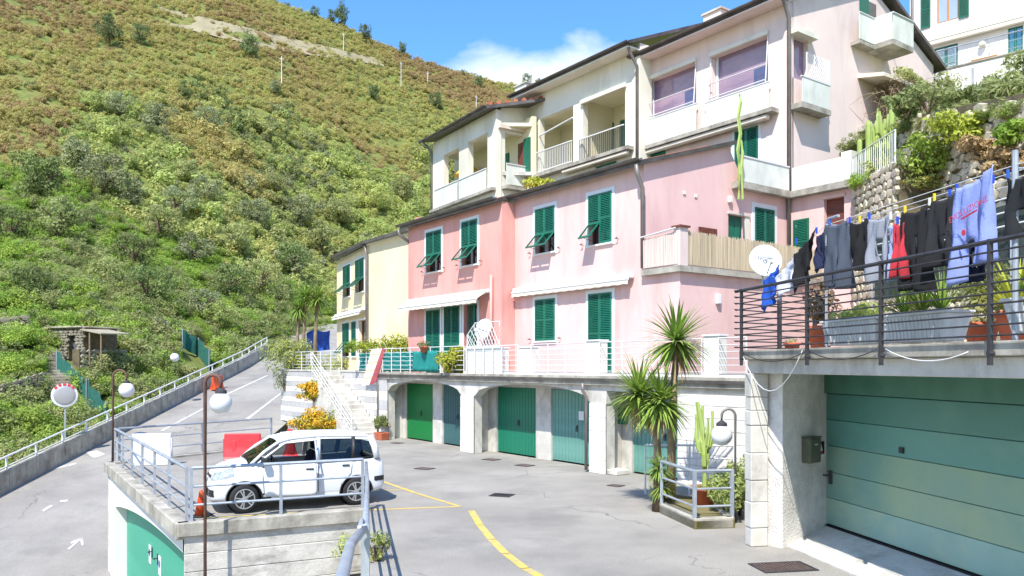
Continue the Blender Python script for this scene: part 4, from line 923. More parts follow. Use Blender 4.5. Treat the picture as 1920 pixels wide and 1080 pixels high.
for px0, px1 in ((818, 861), (863, 915)):
    a, b_ = uW(px0), uW(px1); n = 7; w_ = (b_-a)/n; pr = AB.box('balcony_rail', M['white_rail'], fW, a, b_, .08, .13, 11.92, 11.96)
    for k in range(n): AB.box('balcony_panel', M['panel'], fW, a+k*w_+.004, a+(k+1)*w_-.004, .08, .10, 10.98, 11.915, parent=pr)
pr = AB.box('balcony_rail', M['white_rail'], fS(sw), tw+.35, TM, .28, .33, 12.0, 12.04)
for k in range(5): AB.box('balcony_panel', M['panel'], fS(sw), tw+.35+k*.3+.004, tw+.35+(k+1)*.3-.004, .28, .30, 11.1, 11.995, parent=pr)
AB.box('balcony_ledge', M['concrete_d'], fW, .1, WL, .001, .25, 10.82, 10.95); AB.box('balcony_ledge', M['concrete_d'], fS(sw), tw+.3, TM, .001, .36, 10.9, 11.05)
fWb = lambda u, v, z: fW(u, v-1.5, z)
for px, m_ in ((897, 'green'), ): AB.box('loggia_shutter', M['green'], fWb, uW(880), uW(903), .02, .06, 11.7, 13.0)
AB.box('loggia_shutter', M['green'], fWb, WL+.0, WL+.55, .02, .06, 11.7, 13.3); AB.box('loggia_window', M['wood'], fWb, WL-.5, WL-.01, .01, .04, 11.7, 13.2)
AB.box('awning_roll', M['awning'], fS(sw), tw+.1, TM, .02, .18, 13.62, 13.8)
b = AB.mb(); P = [fW(-.35, .55, 0), fW(WL+.1, .55, 0), fW(WL+.25, -.0, 0), fW(WL+1.4, -2.6, 0), fW(-.35, -4, 0)]; b.prism([q[:2] for q in P], lambda x, y: 14.48+(y-tw)*.20, lambda x, y: 14.62+(y-tw)*.20); b.obj('wing_roof', M['gutter'], AB.e, fix=True)
tl = MB(AB.o)
for k in range(9): q = fW(WL+.12+k*.13, .35-k*.36, 0); zz = 14.64+(q[1]-tw)*.20; q2 = fW(WL+.12+k*.13-.25, .35-k*.36-.1, 0); tl.tube([(q[0], q[1], zz+.02), (q2[0], q2[1], zz+.05)], .11, 6)
tl.obj('verge_tiles', M['tile'], AB.e)
gutter(AB, fW, -.4, WL+.1, 14.52, .58); q = fW(-.05, .05, 0); pipe_part(AB, [(*fW(-.1, .5, 0)[:2], 14.45), (q[0], q[1], 14.0), (q[0], q[1], 9.5)], .06)
sunsh = thing('folded_parasol', 'yellow and grey parasol inside the left loggia of the white wing', 'parasol', W(*fW(uW(848), -.9, 0)[:2], 11.7), ANG)
pb = MB(); pb.tube([(0, 0, 0), (0, 0, 1.35)], .025, 6); pb.obj('pole', M['white_rail'], sunsh); cb = MB(); cb.lathe([(.75, .75), (.4, 1.1), (.03, 1.4)], (0, 0, 0), 8); cb.obj('canopy', mat('yellow_cloth', 'd9a62c', 'e3b548', scale=3, rough=.9), sunsh)

# terrace and pink wall at the right of the block
PK.wall('corner_wall', M['pink'], fI, -15.99, -13.4, 2.72, 8.45, .3, [(-15.8, -15.22, 6.3, 7.75), (-14.69, -14.0, 5.6, 8.25)])
window(PK, fI, 0, -15.8, -15.22, 6.3, 7.75, 'closed', border=0.0, leaf=1); PK.box('brown_door', M['wood'], fI, -14.69, -14.0, -.2, -.15, 5.6, 8.25); PK.box('door_lintel', M['pink'], fI, -14.75, -13.95, .003, .05, 8.251, 8.33)
PK.mb().prism([(-15.99, 20.0), (-15.72, 20.0), (-15.72, 22.62), (-13.5, 22.62), (-13.5, 24.5), (-15.99, 24.5)], 8.46, 8.66).obj('terrace_slab', M['concrete_d'], PK.e, fix=True)
pp = PK.mb().box(-15.79, -15.73, 20.02, 22.6, 9.42, 9.47).obj('terrace_rail', M['white_rail'], PK.e)
for k in range(10): PK.mb().box(-15.77, -15.75, 20.03+k*.256+.003, 20.03+(k+1)*.256-.003, 8.68, 9.415).obj('rail_panel', M['panel'], pp)
PK.mb().box(-15.70, -13.75, 22.66, 22.78, 8.661, 9.42).obj('terrace_parapet', M['paleink'], PK.e); PK.mb().box(-13.95, -13.62, 22.64, 22.95, 8.661, 9.55).obj('parapet_pillar', M['white'], PK.e)
# ================================================================ garage on the right with the washing terrace
RO = Vector((3.95, 13.4, 0)); RA = math.atan2(-.983, .1838); RX = Vector((math.cos(RA), math.sin(RA), 0)); RY = Vector((-math.sin(RA), math.cos(RA), 0))
def RW(u, y, z=0): return RO+RX*u+RY*y+Vector((0, 0, z))
RG_ = House('right_garage', 'concrete garage with wide sea-green sectional door and flat roof terrace', 'garage', 0, 0, 0, RA, RO)
f0 = fT(0)
RG_.mb().prism([(0, .0), (14, .0), (14, 8), (-6.5, 8), (-6.5, 6.5), (-1.1, 2.0)], 2.87, 3.09).obj('roof_slab', M['concrete'], RG_.e, fix=True, bevel=.01)
RG_.mb().prism([(-.12, -.10), (14, -.10), (14, .35), (.1, .35), (-1.0, 2.2), (-1.3, 2.05)], 3.092, 3.25).obj('roof_kerb', M['concrete_d'], RG_.e, fix=True, bevel=.012)
g = random.Random(3); z = 0; k = 0
while z < 2.86:
    h = min(g.uniform(.22, .60), 2.868-z); dx = .008*(k % 2); mbq = MB(); mbq.box(-.02-dx, .20+dx, -.04-dx, .26, z+.002, z+h-.002); mbq.obj('corner_stone', M['concrete'], RG_.e, bevel=.014); z += h; k += 1
# splayed wing wall from the corner pier back to the door jamb
b = MB(); wd_ = Vector((-.83, 1.47)).normalized(); wn = Vector((-wd_.y, wd_.x)); q = [Vector((.05, .27)), Vector((-.78, 1.74)), Vector((-.45, 1.9)), Vector((.38, .42))]
b.prism([(p.x, p.y) for p in q], 0, 2.868); b.obj('wing_wall', M['rough_white'], RG_.e, fix=True)
fD = fT(1.62)
b = MB(); b.box(-.80, -.64, 1.48, 1.74, 0, 2.86); b.box(-.64, 9, 1.57, 1.72, 2.52, 2.86); b.obj('door_frame', mat('frame_green', '3f6f60', '4c7d6c', scale=2, rough=.5), RG_.e)
dr = RG_.box('sectional_door', M['dark'], fD, -.64, 9, -.09, -.06, .22, 2.52)
zz = [.24, .70, 1.15, 1.61, 2.06, 2.51]
DPM = [mat('door_paint_shade_%d' % i, a, b, scale=.9, rough=.38, stains=(c, .8, .8, 1.4), bump=.08, bscale=5, speck=.06) for i, (a, b, c) in enumerate([('8fb3a6', '80a79b', 'aebd9c'), ('93ab8c', '7fa394', '6b9488'), ('8ba68a', '769d8f', '63948a'), ('5f9389', '558a81', '789c8c'), ('4f8379', '487b71', '5f8f82')])]  # lower panels faded yellow-green, upper two darkened to paint in their shade
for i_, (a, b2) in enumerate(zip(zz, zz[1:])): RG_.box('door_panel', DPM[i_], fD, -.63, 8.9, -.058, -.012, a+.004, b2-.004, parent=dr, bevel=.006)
hd = MB(); hd.box(-.18, -.11, 1.595, 1.632, .95, 1.18); hd.tube([(-.145, 1.59, 1.10), (-.145, 1.53, 1.10), (-.27, 1.53, 1.09)], .016, 6); hd.obj('door_handle', M['black'], dr)
RG_.box('door_lock', M['black'], fD, 1.66, 1.75, -.011, .02, 1.68, 1.77, parent=dr); RG_.box('threshold', M['dark'], fD, -.64, 9, -.05, .02, .20, .225)
RG_.mb().prism([(-.70, 1.70), (9, 1.70), (9, .55), (.0, .55)], .001, lambda x, y: .02+.19*(y-.55)/1.1).obj('apron', M['concrete'], RG_.e, fix=True)
RG_.mb().box(-.6, 9, 1.76, 7.9, .0, 2.86).obj('garage_body', M['concrete'], RG_.e)
# mailbox and notice on the wing wall
wa = math.atan2(wd_.y, wd_.x)
def wall_thing(name, label, cat, d, z): p = q[3]+wd_*d; w = RW(p.x, p.y, z); return thing(name, label, cat, w, RA+wa+math.pi)
mbx = wall_thing('mailbox', 'olive green metal mailbox on the rough white garage wall', 'mailbox', .74, 1.36)
MB().box(-.20, .20, -.20, -.004, 0, .42).obj('body', mat('mailbox_green', '4a4f3e', '565b49', scale=5, rough=.5), mbx, bevel=.01) if False else None
def out_box(o, name, m, x0, x1, y0, y1, z0, z1, bevel=.008): return MB().box(x0, x1, y0, y1, z0, z1).obj(name, m, o, bevel=bevel)
OUTS = 1
olive = mat('mailbox_olive', '4d5242', '5a5f4d', scale=5, rough=.45)
# determine which local side faces the yard
wtest = (Matrix.Rotation(RA+wa+math.pi, 3, 'Z') @ Vector((0, -1, 0))); OUTS = 1 if wtest.x > 0 else -1
def ob(o, name, m, x0, x1, y0, y1, z0, z1): return out_box(o, name, m, x0, x1, -y1*OUTS, -y0*OUTS, z0, z1)
ob(mbx, 'body', olive, -.17, .17, .005, .17, 0, .42); ob(mbx, 'lid', olive, -.185, .185, .003, .19, .421, .44); ob(mbx, 'door', olive, -.155, .155, .171, .178, .02, .40); ob(mbx, 'name_tag', M['whitep'], -.05, .05, .179, .182, .30, .32); ob(mbx, 'lock', M['zinc'], -.13, -.11, .179, .19, .2, .22)
pl = wall_thing('warning_plaque', 'small dark plaque with a red and white triangle beside the mailbox', 'sign', 1.17, 1.46); ob(pl, 'plate', M['dark'], -.13, .13, .003, .02, 0, .22)
tg = MB(); tg.face([(-.07, -.0225*OUTS, .06), (.07, -.0225*OUTS, .06), (0, -.0225*OUTS, .2)]); tg.obj('triangle', M['whitep'], pl); ob(pl, 'stripe', M['red'], -.07, .07, .021, .024, .02, .05)
# terrace railing: dark posts and many thin rails, ends sticking out at the left
rr = thing('terrace_railing', 'black iron railing with many thin bars around the washing terrace', 'railing', RW(0, -.14, 3.1), RA)
for k in range(10):
    z = .20+k*.105; b = MB(); b.tube([(-.16, 0, z), (13, 0, z)], .011 if k < 9 else .026, 6); b.obj('rail', M['black'], rr)
    b = MB(); b.tube([(.0, -.10, z), (-1.2, 2.1, z)], .011, 5); b.obj('rail', M['black'], rr)
for u in (.05, 2.05, 3.70, 5.42, 7.2, 9): MB().box(u-.018, u+.018, -.022, .022, -.10, 1.17).obj('post', M['black'], rr); MB().tube([(u, -.024, .02), (u, .036, .02)], .03, 8).obj('post_foot', M['black'], rr)
for f_ in (.5, 1.0): MB().box(-1.2*f_-.03, -1.2*f_+.03, 2.1*f_-.03, 2.1*f_+.03, .14, 1.15).obj('post', M['black'], rr)
# loose cables hanging from the kerb
def cable(label, pts, m=None, r=.007):
    P = [RW(*p) for p in pts]; o = tag(MB(tuple(P[0])).tube([tuple(p) for p in P], r, 5).obj('loose_cable', m or M['whitep'], None, True), label, 'cable'); o.location = P[0]
def sag(a, b, d, n=10): return [(a[0]+(b[0]-a[0])*i/n, a[1]+(b[1]-a[1])*i/n, a[2]+(b[2]-a[2])*i/n-d*4*(i/n)*(1-i/n)) for i in range(n+1)]
cable('white cable looping down over the rough wall at the garage corner', sag((.0, -.115, 3.22), (1.9, -.12, 3.22), .62)); cable('white cable sagging along the concrete kerb in the middle', sag((3.75, -.12, 3.2), (5.1, -.12, 3.14), .12))
cable('dark cable sagging along the kerb near the corner', sag((.1, -.13, 3.2), (2.0, -.13, 3.2), .14), M['black']); cable('dark cable sagging between the middle posts', sag((2.1, -.13, 3.2), (3.6, -.13, 3.2), .12), M['black'])
# ================================================================ washing
yc = .12
def zline(u): return 5.0
wr = thing('washing_rack', 'metal clothes line poles with lines above the terrace railing', 'clothes line', RW(2.05, .16, 3.1), RA)
MB().tube([(0, 0, .1), (0, 0, 1.92), (.05, 0, 1.98), (.30, 0, 1.98)], .022, 8).obj('pole', M['zinc'], wr); MB().tube([(3.36, 0, .1), (3.36, 0, 2.08)], .03, 8).obj('pole', M['zinc'], wr)
for y in (0, .22, .44, .66): MB().tube([(.0, y, 1.90), (3.36, y, 1.93), (7, y, 1.95)], .005, 4).obj('line', M['white_rail'], wr)
for x in (0, 3.36): MB().tube([(x, -.02, 1.9), (x, .7, 1.9)], .012, 6).obj('cross_bar', M['zinc'], wr)
MB().tube([(-2.1, 0, 1.35), (-.9, 0, 1.58), (0, 0, 1.90)], .005, 4).obj('line', M['white_rail'], wr)
def cloth(name, label, px0, px1, py0, py1, shape, c, y=.16, seed=1, cat=None, c2=None, slope=0, tilt=0):
    """garment hung on the line: grid with folds, cut to its outline, two layers thick"""
    def uy(px):
        a = (px-960)/1500; P = RO+RY*y; return (a*P.y-P.x)/(RX.x-a*RX.y)
    u0, u1 = uy(px0), uy(px1); Yd = (RO+RY*y+RX*(u0+u1)*.5).y; z1 = CAMZ+(685-py0)/1500*Yd; h = (py1-py0)/1500*Yd; w = u1-u0
    g = random.Random(seed); nx, nz = 14, 22; ph = g.uniform(0, 6); V = []; F = []
    def inside(x, t):
        if shape == 'pants': return True if t < .34 else (x < .46-.04*t or x > .54+.04*t)
        if shape == 'shorts': return True if t < .55 else abs(x-.5) > .03+.04*t
        return True
    def wide(t):
        if shape == 'pants': return .94-.12*t if t > .05 else .86
        if shape == 'shorts': return .82+.18*t
        if shape == 'shirt': return .72 if t > .3 else 1-.6*t
        if shape == 'sweat': return .98-.06*t if t < .62 else 1.0
        return 1.0
    def keep(x, t):
        if shape == 'sweat' and t > .60: return x < .25 or x > .42          # sleeves hang down either side
        return inside(x, t)
    for j in range(nz+1):
        t = j/nz
        for i in range(nx+1):
            x = i/nx; ww = wide(t); xx = .5+(x-.5)*ww
            dy = .055*math.sin(x*8+ph+t*2.5)*(.25+t)+.035*math.sin(x*15+ph*2-t*1.5)*(.3+t)+.02*math.sin(x*26+t*9+ph)
            if shape == 'sweat' and t > .95 and x > .42: t2 = .9
            else: t2 = t
            V.append((xx*w+.02*math.sin(t*7+ph)*t, dy, -t2*h+slope*(x-.5)*w-.05*(1-t)*math.sin(x*math.pi)-.03*t*math.sin(x*5+ph)))
    for j in range(nz):
        for i in range(nx):
            if keep((i+.5)/nx, (j+.5)/nz): a = j*(nx+1)+i; F.append((a, a+1, a+nx+2, a+nx+1))
    me = bpy.data.meshes.new(name); me.from_pydata(V, [], F); me.materials.append(mat('cloth_'+c, c, c2 or c, scale=5, rough=.95, bump=.2, bscale=40)); me.shade_smooth()
    o = tag(put(name, me, None, RW(u0, y, z1), (0, 0, RA)), label, cat or name.replace('_', ' ')); sm = o.modifiers.new('thick', 'SOLIDIFY'); sm.thickness = .012
    o['group'] = 'washing on the terrace line'
    return o, w, h
cloth('blue_shirt', 'bright blue shirt at the lower left end of the washing', 1428, 1460, 512, 570, 'shirt', '1c4fb0', seed=1, cat='shirt', slope=.4)
cloth('white_shirt', 'white shirt hung between the blue shirt and the black top', 1452, 1494, 498, 548, 'shirt', 'c9ccdf', seed=2, cat='shirt', slope=.4)
cloth('black_shirt', 'black top with a small white mark left of the line pole', 1486, 1530, 455, 525, 'shirt', '17181c', seed=3, cat='shirt', slope=.5)
cloth('navy_shirt', 'navy shirt just right of the line pole', 1530, 1558, 432, 500, 'shirt', '1f2748', seed=4, cat='shirt', y=.3, slope=.3)
cloth('slate_trousers', 'slate blue-grey jogging trousers beside the line pole', 1546, 1597, 415, 540, 'pants', '4a5262', seed=5, cat='trousers')
cloth('black_shorts', 'black shorts between the slate and the light grey trousers', 1594, 1632, 413, 505, 'shorts', '16171a', seed=6, cat='shorts')
cloth('grey_trousers', 'light grey trousers in the middle of the washing', 1627, 1673, 405, 530, 'pants', '8a8f9c', seed=7, cat='trousers')
cloth('pale_blue_shirt', 'pale blue garment half hidden behind the red one', 1666, 1694, 418, 525, 'shirt', '97a6cf', seed=8, cat='shirt', y=.36)
cloth('red_trousers', 'red garment beside the long black trousers', 1678, 1704, 415, 520, 'shirt', 'b5323f', seed=9, cat='shirt')
cloth('black_trousers', 'long black trousers right of the red garment', 1690, 1747, 390, 545, 'pants', '1a1b1f', seed=10, cat='trousers')
cloth('charcoal_shorts', 'charcoal shorts left of the lavender sweatshirt', 1744, 1796, 368, 500, 'shorts', '232428', seed=11, cat='shorts')
sw_, w_, h_ = cloth('lavender_sweatshirt', 'lavender blue sweatshirt with red lettering by the right pole', 1792, 1866, 332, 520, 'sweat', '7f8fd0', seed=12, cat='sweatshirt', c2='8b9ad6', slope=.25)
cloth('navy_leggings', 'dark navy trousers behind the lavender sweatshirt', 1797, 1862, 440, 528, 'pants', '141a33', seed=13, cat='trousers', y=.45)
cloth('black_sheet', 'black garment cut by the right edge of the photo', 1878, 1960, 325, 440, 'shorts', '1a1d22', seed=14, cat='shorts')
def text(body, size, m, parent, loc, rot, name='lettering', ext=.001):
    cu = bpy.data.curves.new(name, 'FONT'); cu.body = body; cu.size = size; cu.align_x = 'CENTER'; cu.align_y = 'CENTER'; cu.extrude = ext
    tmp = bpy.data.objects.new('tmp', cu); col.objects.link(tmp); dg = bpy.context.evaluated_depsgraph_get(); me = bpy.data.meshes.new_from_object(tmp.evaluated_get(dg)); bpy.data.objects.remove(tmp)
    me.materials.append(m); return put(name, me, parent, loc, rot)
redp = mat('red_print', 'c23a52', rough=.8)
text('UNIVERSITA', .075, redp, sw_, (w_*.56, -.075, -h_*.34), (R(90), 0, R(0)), ext=.0005) if False else None
text('EVOLUZIONE', .095, redp, sw_, (w_*.58, -.125, -h_*.34), (R(90), R(-14), 0), ext=.0005)
MB().box(0, w_*.42, -.004, 0, 0, .02).obj('letter_line', redp, sw_, loc=(w_*.36, -.10, -h_*.42), rot=(0, R(-14), 0)); rg = MB(); rg.lathe([(.035, 0), (.03, .003)], (0, 0, 0), 16); rg.obj('emblem', redp, sw_, loc=(w_*.42, -.10, -h_*.55), rot=(R(90), 0, 0))
PEG = ['blue peg on the black top', 'blue peg on the navy shirt', 'blue peg at the left of the slate trousers', 'blue peg between slate trousers and black shorts', 'yellow peg on the black shorts', 'blue peg at the left of the light grey trousers', 'white peg at the right of the light grey trousers', 'blue peg on the red garment', 'yellow peg at the left of the long black trousers', 'white peg between black trousers and charcoal shorts', 'yellow peg on the charcoal shorts', 'blue peg at the right of the charcoal shorts', 'blue peg at the left of the lavender sweatshirt', 'blue peg at the right of the lavender sweatshirt', 'blue peg on the black garment at the right edge']
pin = MB().box(-.008, .008, -.014, .014, -.045, .045).mesh('clothes_pin', None)
for k, (px, py, c) in enumerate([(1493, 452, '1f48b8'), (1531, 432, '1f48b8'), (1556, 416, '2e5fc0'), (1593, 413, '1f48b8'), (1612, 411, 'd8c030'), (1630, 406, '1f48b8'), (1670, 404, 'd8dad0'), (1683, 413, '1f48b8'), (1697, 393, 'd8c030'), (1743, 378, 'd8dad0'), (1752, 370, 'd8c030'), (1781, 362, '1f48b8'), (1794, 352, '1f48b8'), (1862, 336, '1f48b8'), (1890, 326, '2e5fc0')]):
    a = (px-960)/1500; P = RO+RY*.15; u = (a*P.y-P.x)/(RX.x-a*RX.y); Yd = (P+RX*u).y; me = pin.copy(); me.materials.append(mat('pin_'+c, c, rough=.5))
    tag(put('clothes_pin', me, None, RW(u, .15, CAMZ+(685-py)/1500*Yd), (0, 0, RA)), PEG[k], 'clothes peg', 'clothes pegs on the washing line')
# planters on the terrace
def tuft(name, label, loc, parts, pot=None, cat='plant', group=None, rz=0):
    o = thing(name, label, cat, loc, rz, group)
    for nm, (V, F), m, off in parts:
        q_ = put(nm, np_mesh(nm, V, F, M[m]), o, off)
        if nm == 'dry_tips': q_['kind'] = 'stuff'
    if pot: pot(o)
    return o
def trough(L, wd2=.36, h=.34):
    def f(o):
        b = MB(); b.hexa([(-L/2+.07, -wd2/2+.05, 0), (L/2-.07, -wd2/2+.05, 0), (L/2-.07, wd2/2-.05, 0), (-L/2+.07, wd2/2-.05, 0), (-L/2, -wd2/2, h), (L/2, -wd2/2, h), (L/2, wd2/2, h), (-L/2, wd2/2, h)]); b.obj('trough', M['planter'], o, bevel=.015)
        MB().box(-L/2-.02, L/2+.02, -wd2/2-.02, wd2/2+.02, h, h+.03).obj('rim', M['planter'], o, bevel=.008)
        n = int(L/.07); rb_ = MB().hexa([(-.008, -wd2/2+.035, .02), (.008, -wd2/2+.035, .02), (.008, -wd2/2+.06, .02), (-.008, -wd2/2+.06, .02), (-.008, -wd2/2-.012, h-.02), (.008, -wd2/2-.012, h-.02), (.008, -wd2/2+.03, h-.02), (-.008, -wd2/2+.03, h-.02)]).mesh('rib', M['planter'])
        for k in range(n-3): put('rib', rb_, o, (-L/2+.14+k*.07, 0, 0))
    return f
def pot(r=.18, h=.3, m='terracotta'):
    def f(o): MB().lathe([(r*.68, 0), (r*.95, h*.8), (r*1.08, h*.82), (r*1.08, h), (r*.9, h), (r*.88, h*.9)], (0, 0, 0), 16).obj('pot', M[m], o, smooth=True)
    return f
zt_ = 3.26
tuft('planter_trough', 'ribbed white trough with low green herbs behind the railing', RW(2.1, .62, zt_+.03), [('herbs', leaves(900, (.55, .2, .17), .06, 1, clumps=20), 'bright', (0, 0, .44))], trough(1.28), 'planter', rz=RA)
tuft('planter_trough', 'ribbed white trough with tall grassy spikes in the middle', RW(3.45, .62, zt_+.03), [('spikes', join([(v+np.array([x, 0, 0]), f) for x, (v, f) in ((-.35, blades(60, .5, .011, 3, .5, .3, 1)), (0, blades(70, .62, .012, 4, .5, .35, 1)), (.35, blades(60, .55, .012, 5, .5, .3, 1)))]), 'grass', (0, 0, .36))], trough(1.3), 'planter', rz=RA)
tuft('planter_trough', 'ribbed white trough with green spikes at the right edge', RW(5.55, .55, zt_+.08), [('spikes', join([(v+np.array([x, 0, 0]), f) for x, (v, f) in ((-.3, blades(60, .42, .011, 6, .5, .3, 1)), (.2, blades(60, .42, .012, 7, .5, .35, 1)))]), 'grass', (0, 0, .36))], trough(1.1), 'planter', rz=RA)
tuft('potted_shrub', 'terracotta pot with a dry reddish-brown shrub near the terrace corner', RW(.95, .75, zt_), [('dry_twigs', leaves(700, (.36, .36, .42), .09, 8, clumps=16), 'twig', (0, 0, .72)), ('blades', blades(50, .5, .012, 9, .4, .2, 1), 'dry', (0, 0, .38))], pot(.21, .36), 'potted plant')
tuft('terracotta_pot', 'small empty terracotta pot at the terrace corner', RW(.1, .75, zt_-.1), [('sprigs', leaves(60, (.1, .1, .08), .04, 12), 'mid', (0, 0, .26))], pot(.13, .22), 'pot')
tuft('potted_spike_plant', 'spiky agave-like plant behind the right troughs', RW(4.0, 1.5, zt_), [('blades', blades(90, .75, .022, 10, .35, .1, 1), 'yellowg', (0, 0, .4))], pot(.25, .4), 'potted plant')
tuft('terracotta_pot', 'terracotta pot with yellow flowers before the stone wall at right', RW(4.9, 1.1, zt_), [('flowers', leaves(400, (.3, .25, .3), .07, 11), 'flower', (0, 0, .5))], pot(.2, .25), 'pot')
tuft('potted_shrub', 'leafy green shrub behind the charcoal shorts', RW(3.3, 1.6, zt_), [('foliage', leaves(900, (.5, .4, .45), .09, 13), 'mid', (0, 0, .7))], pot(.22, .3), 'potted plant')
# ================================================================ rubble stone retaining wall and garden slope behind the terrace
SWm = House('rubble_wall', 'rubble stone retaining wall behind the washing terrace', 'retaining wall', 0, 0, 0, R(90)*0, Vector((10.6, 12, 3.1)))
SWm.o = (0, 0, 0)
b = MB(); b.hexa([(.05, -6, -3), (.05, 13.2, -3), (3, 13.2, -3), (3, -6, -3), (.80, -6, 3.5), (1.05, 13.2, 7.55), (3, 13.2, 7.55), (3, -6, 3.5)]); b.obj('core', M['mortar'], SWm.e, fix=True)
g = random.Random(21); stones = []
STN = []
for k in range(10):
    mb = MB(); n = 5+k % 3; rr0 = [g.uniform(.85, 1.2) for _ in range(n)]; A = [2*math.pi*i/n+g.uniform(-.2, .2) for i in range(n)]
    a = [mb.p(.02, math.cos(t)*r, math.sin(t)*r) for t, r in zip(A, rr0)]; tl_ = g.uniform(-.25, .25); c = [mb.p(-.85+tl_*math.cos(t), math.cos(t)*r*.86, math.sin(t)*r*.86) for t, r in zip(A, rr0)]; top = mb.p(-.95, g.uniform(-.2, .2), g.uniform(-.2, .2))
    for i in range(n): mb.f.append([a[i], a[(i+1) % n], c[(i+1) % n], c[i]]); mb.f.append([c[i], c[(i+1) % n], top])
    STN.append(mb)
stm = [m.mesh('stone', M['stone']) for m in STN]
z = .15; row = []
while z < 7.5:
    y = -1.5+g.uniform(0, .4); hr = g.uniform(.15, .34)
    while y < 13.1:
        wv_ = hr*g.uniform(1.0, 2.0)
        if z > 4.55+.226*y: y += wv_; continue
        row.append((y+wv_*.5, z+g.uniform(-.07, .07), wv_*.56, hr*.56)); y += wv_*1.02
    z += hr*1.02
def wall_x(zz): return .05+.092*(zz+3)
row.sort(key=lambda r: -(r[1] > 1.8)*10-r[2]*r[3]); rest = MB()
for i, (y, zz, a, bb_) in enumerate(row):
    if i < 290: put('stone', stm[i % 10], SWm.e, (wall_x(zz), y, zz), (g.uniform(-.3, .3), 0, 0), (.09, a*1.06, bb_*1.08))
    else:
        src = STN[i % 10]; n0 = len(rest.v)
        rest.v += [(wall_x(zz)+v[0]*.09, y+v[1]*a, zz+v[2]*bb_) for v in src.v]; rest.f += [[n0+q_ for q_ in f] for f in src.f]
struct(rest.obj('small_stones', M['stone'], SWm.e), 'stuff')
sl = MB(); prev = None
for i in range(9):
    Y = 4+i*4.2; zt0 = min(7.4+.226*(Y-12), 10.5); row_ = [(11.5, Y, zt0), (13.5, Y+1, zt0+.5), (17, Y+2.5, zt0+1.9), (21, Y+4, zt0+3.2), (40, Y+10, 22)]
    if prev:
        for j in range(4): sl.face([prev[j], prev[j+1], row_[j+1], row_[j]])
    prev = row_
struct(sl.obj('garden_slope', M['hill']))
GC = {'bright': [], 'mid': [], 'grass': [], 'deep': []}
for _ in range(1500):
    Y = rng.uniform(6, 36); f = rng.random()**1.2; x = 11.3+9.5*f; z = min(7.4+.226*(Y-12), 10.5)+f*3.3-.1; p = patch(x, Y, .5)+rng.uniform(-.8, .8)
    GC['grass' if rng.random() < .3 else 'bright' if p > .4 else 'mid' if p > -.6 else 'deep'].append((Vector((x, Y+4*f, z)), rng.uniform(.15, .38)))
for k_, pts_ in GC.items(): scatter('garden_growth', k_, pts_, {'bright': 'bright green ground cover on the garden slope', 'mid': 'green ground cover on the garden slope', 'grass': 'grass on the garden slope', 'deep': 'dark ground cover on the garden slope'}[k_], True)
pt_ = [(W(rng.uniform(-13.3, -10.2), rng.uniform(21.9, 25), 8.35), rng.uniform(.15, .38)) for _ in range(130)]
scatter('terrace_growth', 'bright', pt_, 'green plants filling the cactus terrace', True)
# stone pier under the corner terrace with its little railing
GP = House('garden_pier', 'stone faced pier below the cactus terrace', 'retaining wall', -13.3, 22.4, 3.0)
GP.mb().prism([(-13.55, 22.65), (-11.2, 20.8), (-9.5, 23.5), (-13.4, 26)], 3.0, 8.35).obj('core', M['mortar'], GP.e, fix=True)
g = random.Random(8); d_ = Vector((-11.2+13.55, 20.8-22.65)); L_ = d_.length; d_.normalize(); ang_ = math.atan2(d_.y, d_.x)
z = 3.2
while z < 8.3:
    x = .05; hr = g.uniform(.18, .3)
    while x < L_-.1: wv_ = hr*g.uniform(1, 1.9); p_ = Vector((-13.55, 22.65))+d_*(x+wv_/2); put('stone', stm[g.randrange(10)], GP.e, (p_.x-GP.o[0], p_.y-GP.o[1], z-3.0+hr/2), (0, 0, ang_+R(90)), (.09, wv_*.58, hr*.58)); x += wv_*1.03
    z += hr*1.02
a_, b_ = W(-13.55, 22.6, 8.36), W(-11.3, 20.9, 8.36)
rail_run('garden_railing', 'wrought iron railing of the cactus terrace', [a_, b_], 2, .95, 1.0, M['white_rail'])
bars = thing('railing_bars', 'close vertical bars in the railing of the cactus terrace', 'railing', a_, 0); dv_ = b_-a_
for k in range(22): q_ = dv_*(k+.5)/22; MB().tube([(q_.x, q_.y, .06), (q_.x, q_.y, .9)], .012, 5).obj('bar', M['white_rail'], bars)
# columnar cactus tree and garden plants
def cactus(name, label, base, arms, m='cactus', ribs=5):
    o = thing(name, label, 'cactus', base)
    for pts, r in arms:
        b = MB(); P = [Vector(p) for p in pts]; n = 10
        b.tube([tuple(p) for p in P], [r*.8]+[r]*(len(P)-2)+[r*.6], n); 
        for i, v in enumerate(b.v[:]):      # star-shaped ribs
            if i % 2: ring = P[min(i//n, len(P)-1)]; vv = Vector(v); b.v[i] = tuple(ring+(vv-ring)*.62)
        b.obj('stem', M[m], o)
    return o
g = random.Random(4); cb_ = atY(1672, 322, 24.2); arms = [([(0, 0, 0), (0, 0, .5), (0, 0, 1.5), (0, 0, 2.15)], .10)]
for k in range(46):
    a = 2*math.pi*k/46*5.3; r = g.uniform(.14, .62); z0 = g.uniform(.2, 1.05); h = g.uniform(.4, .8)
    arms.append(([(0, 0, z0-.1), (math.cos(a)*r*.7, math.sin(a)*r*.7, z0), (math.cos(a)*r, math.sin(a)*r, z0+.2), (math.cos(a)*r*1.05, math.sin(a)*r*1.05, z0+.2+h*.7), (math.cos(a)*r*1.05, math.sin(a)*r*1.05, z0+.2+h)], .06))
cactus('candelabra_cactus', 'large yellow-green candelabra cactus beside the tall block', cb_, arms)
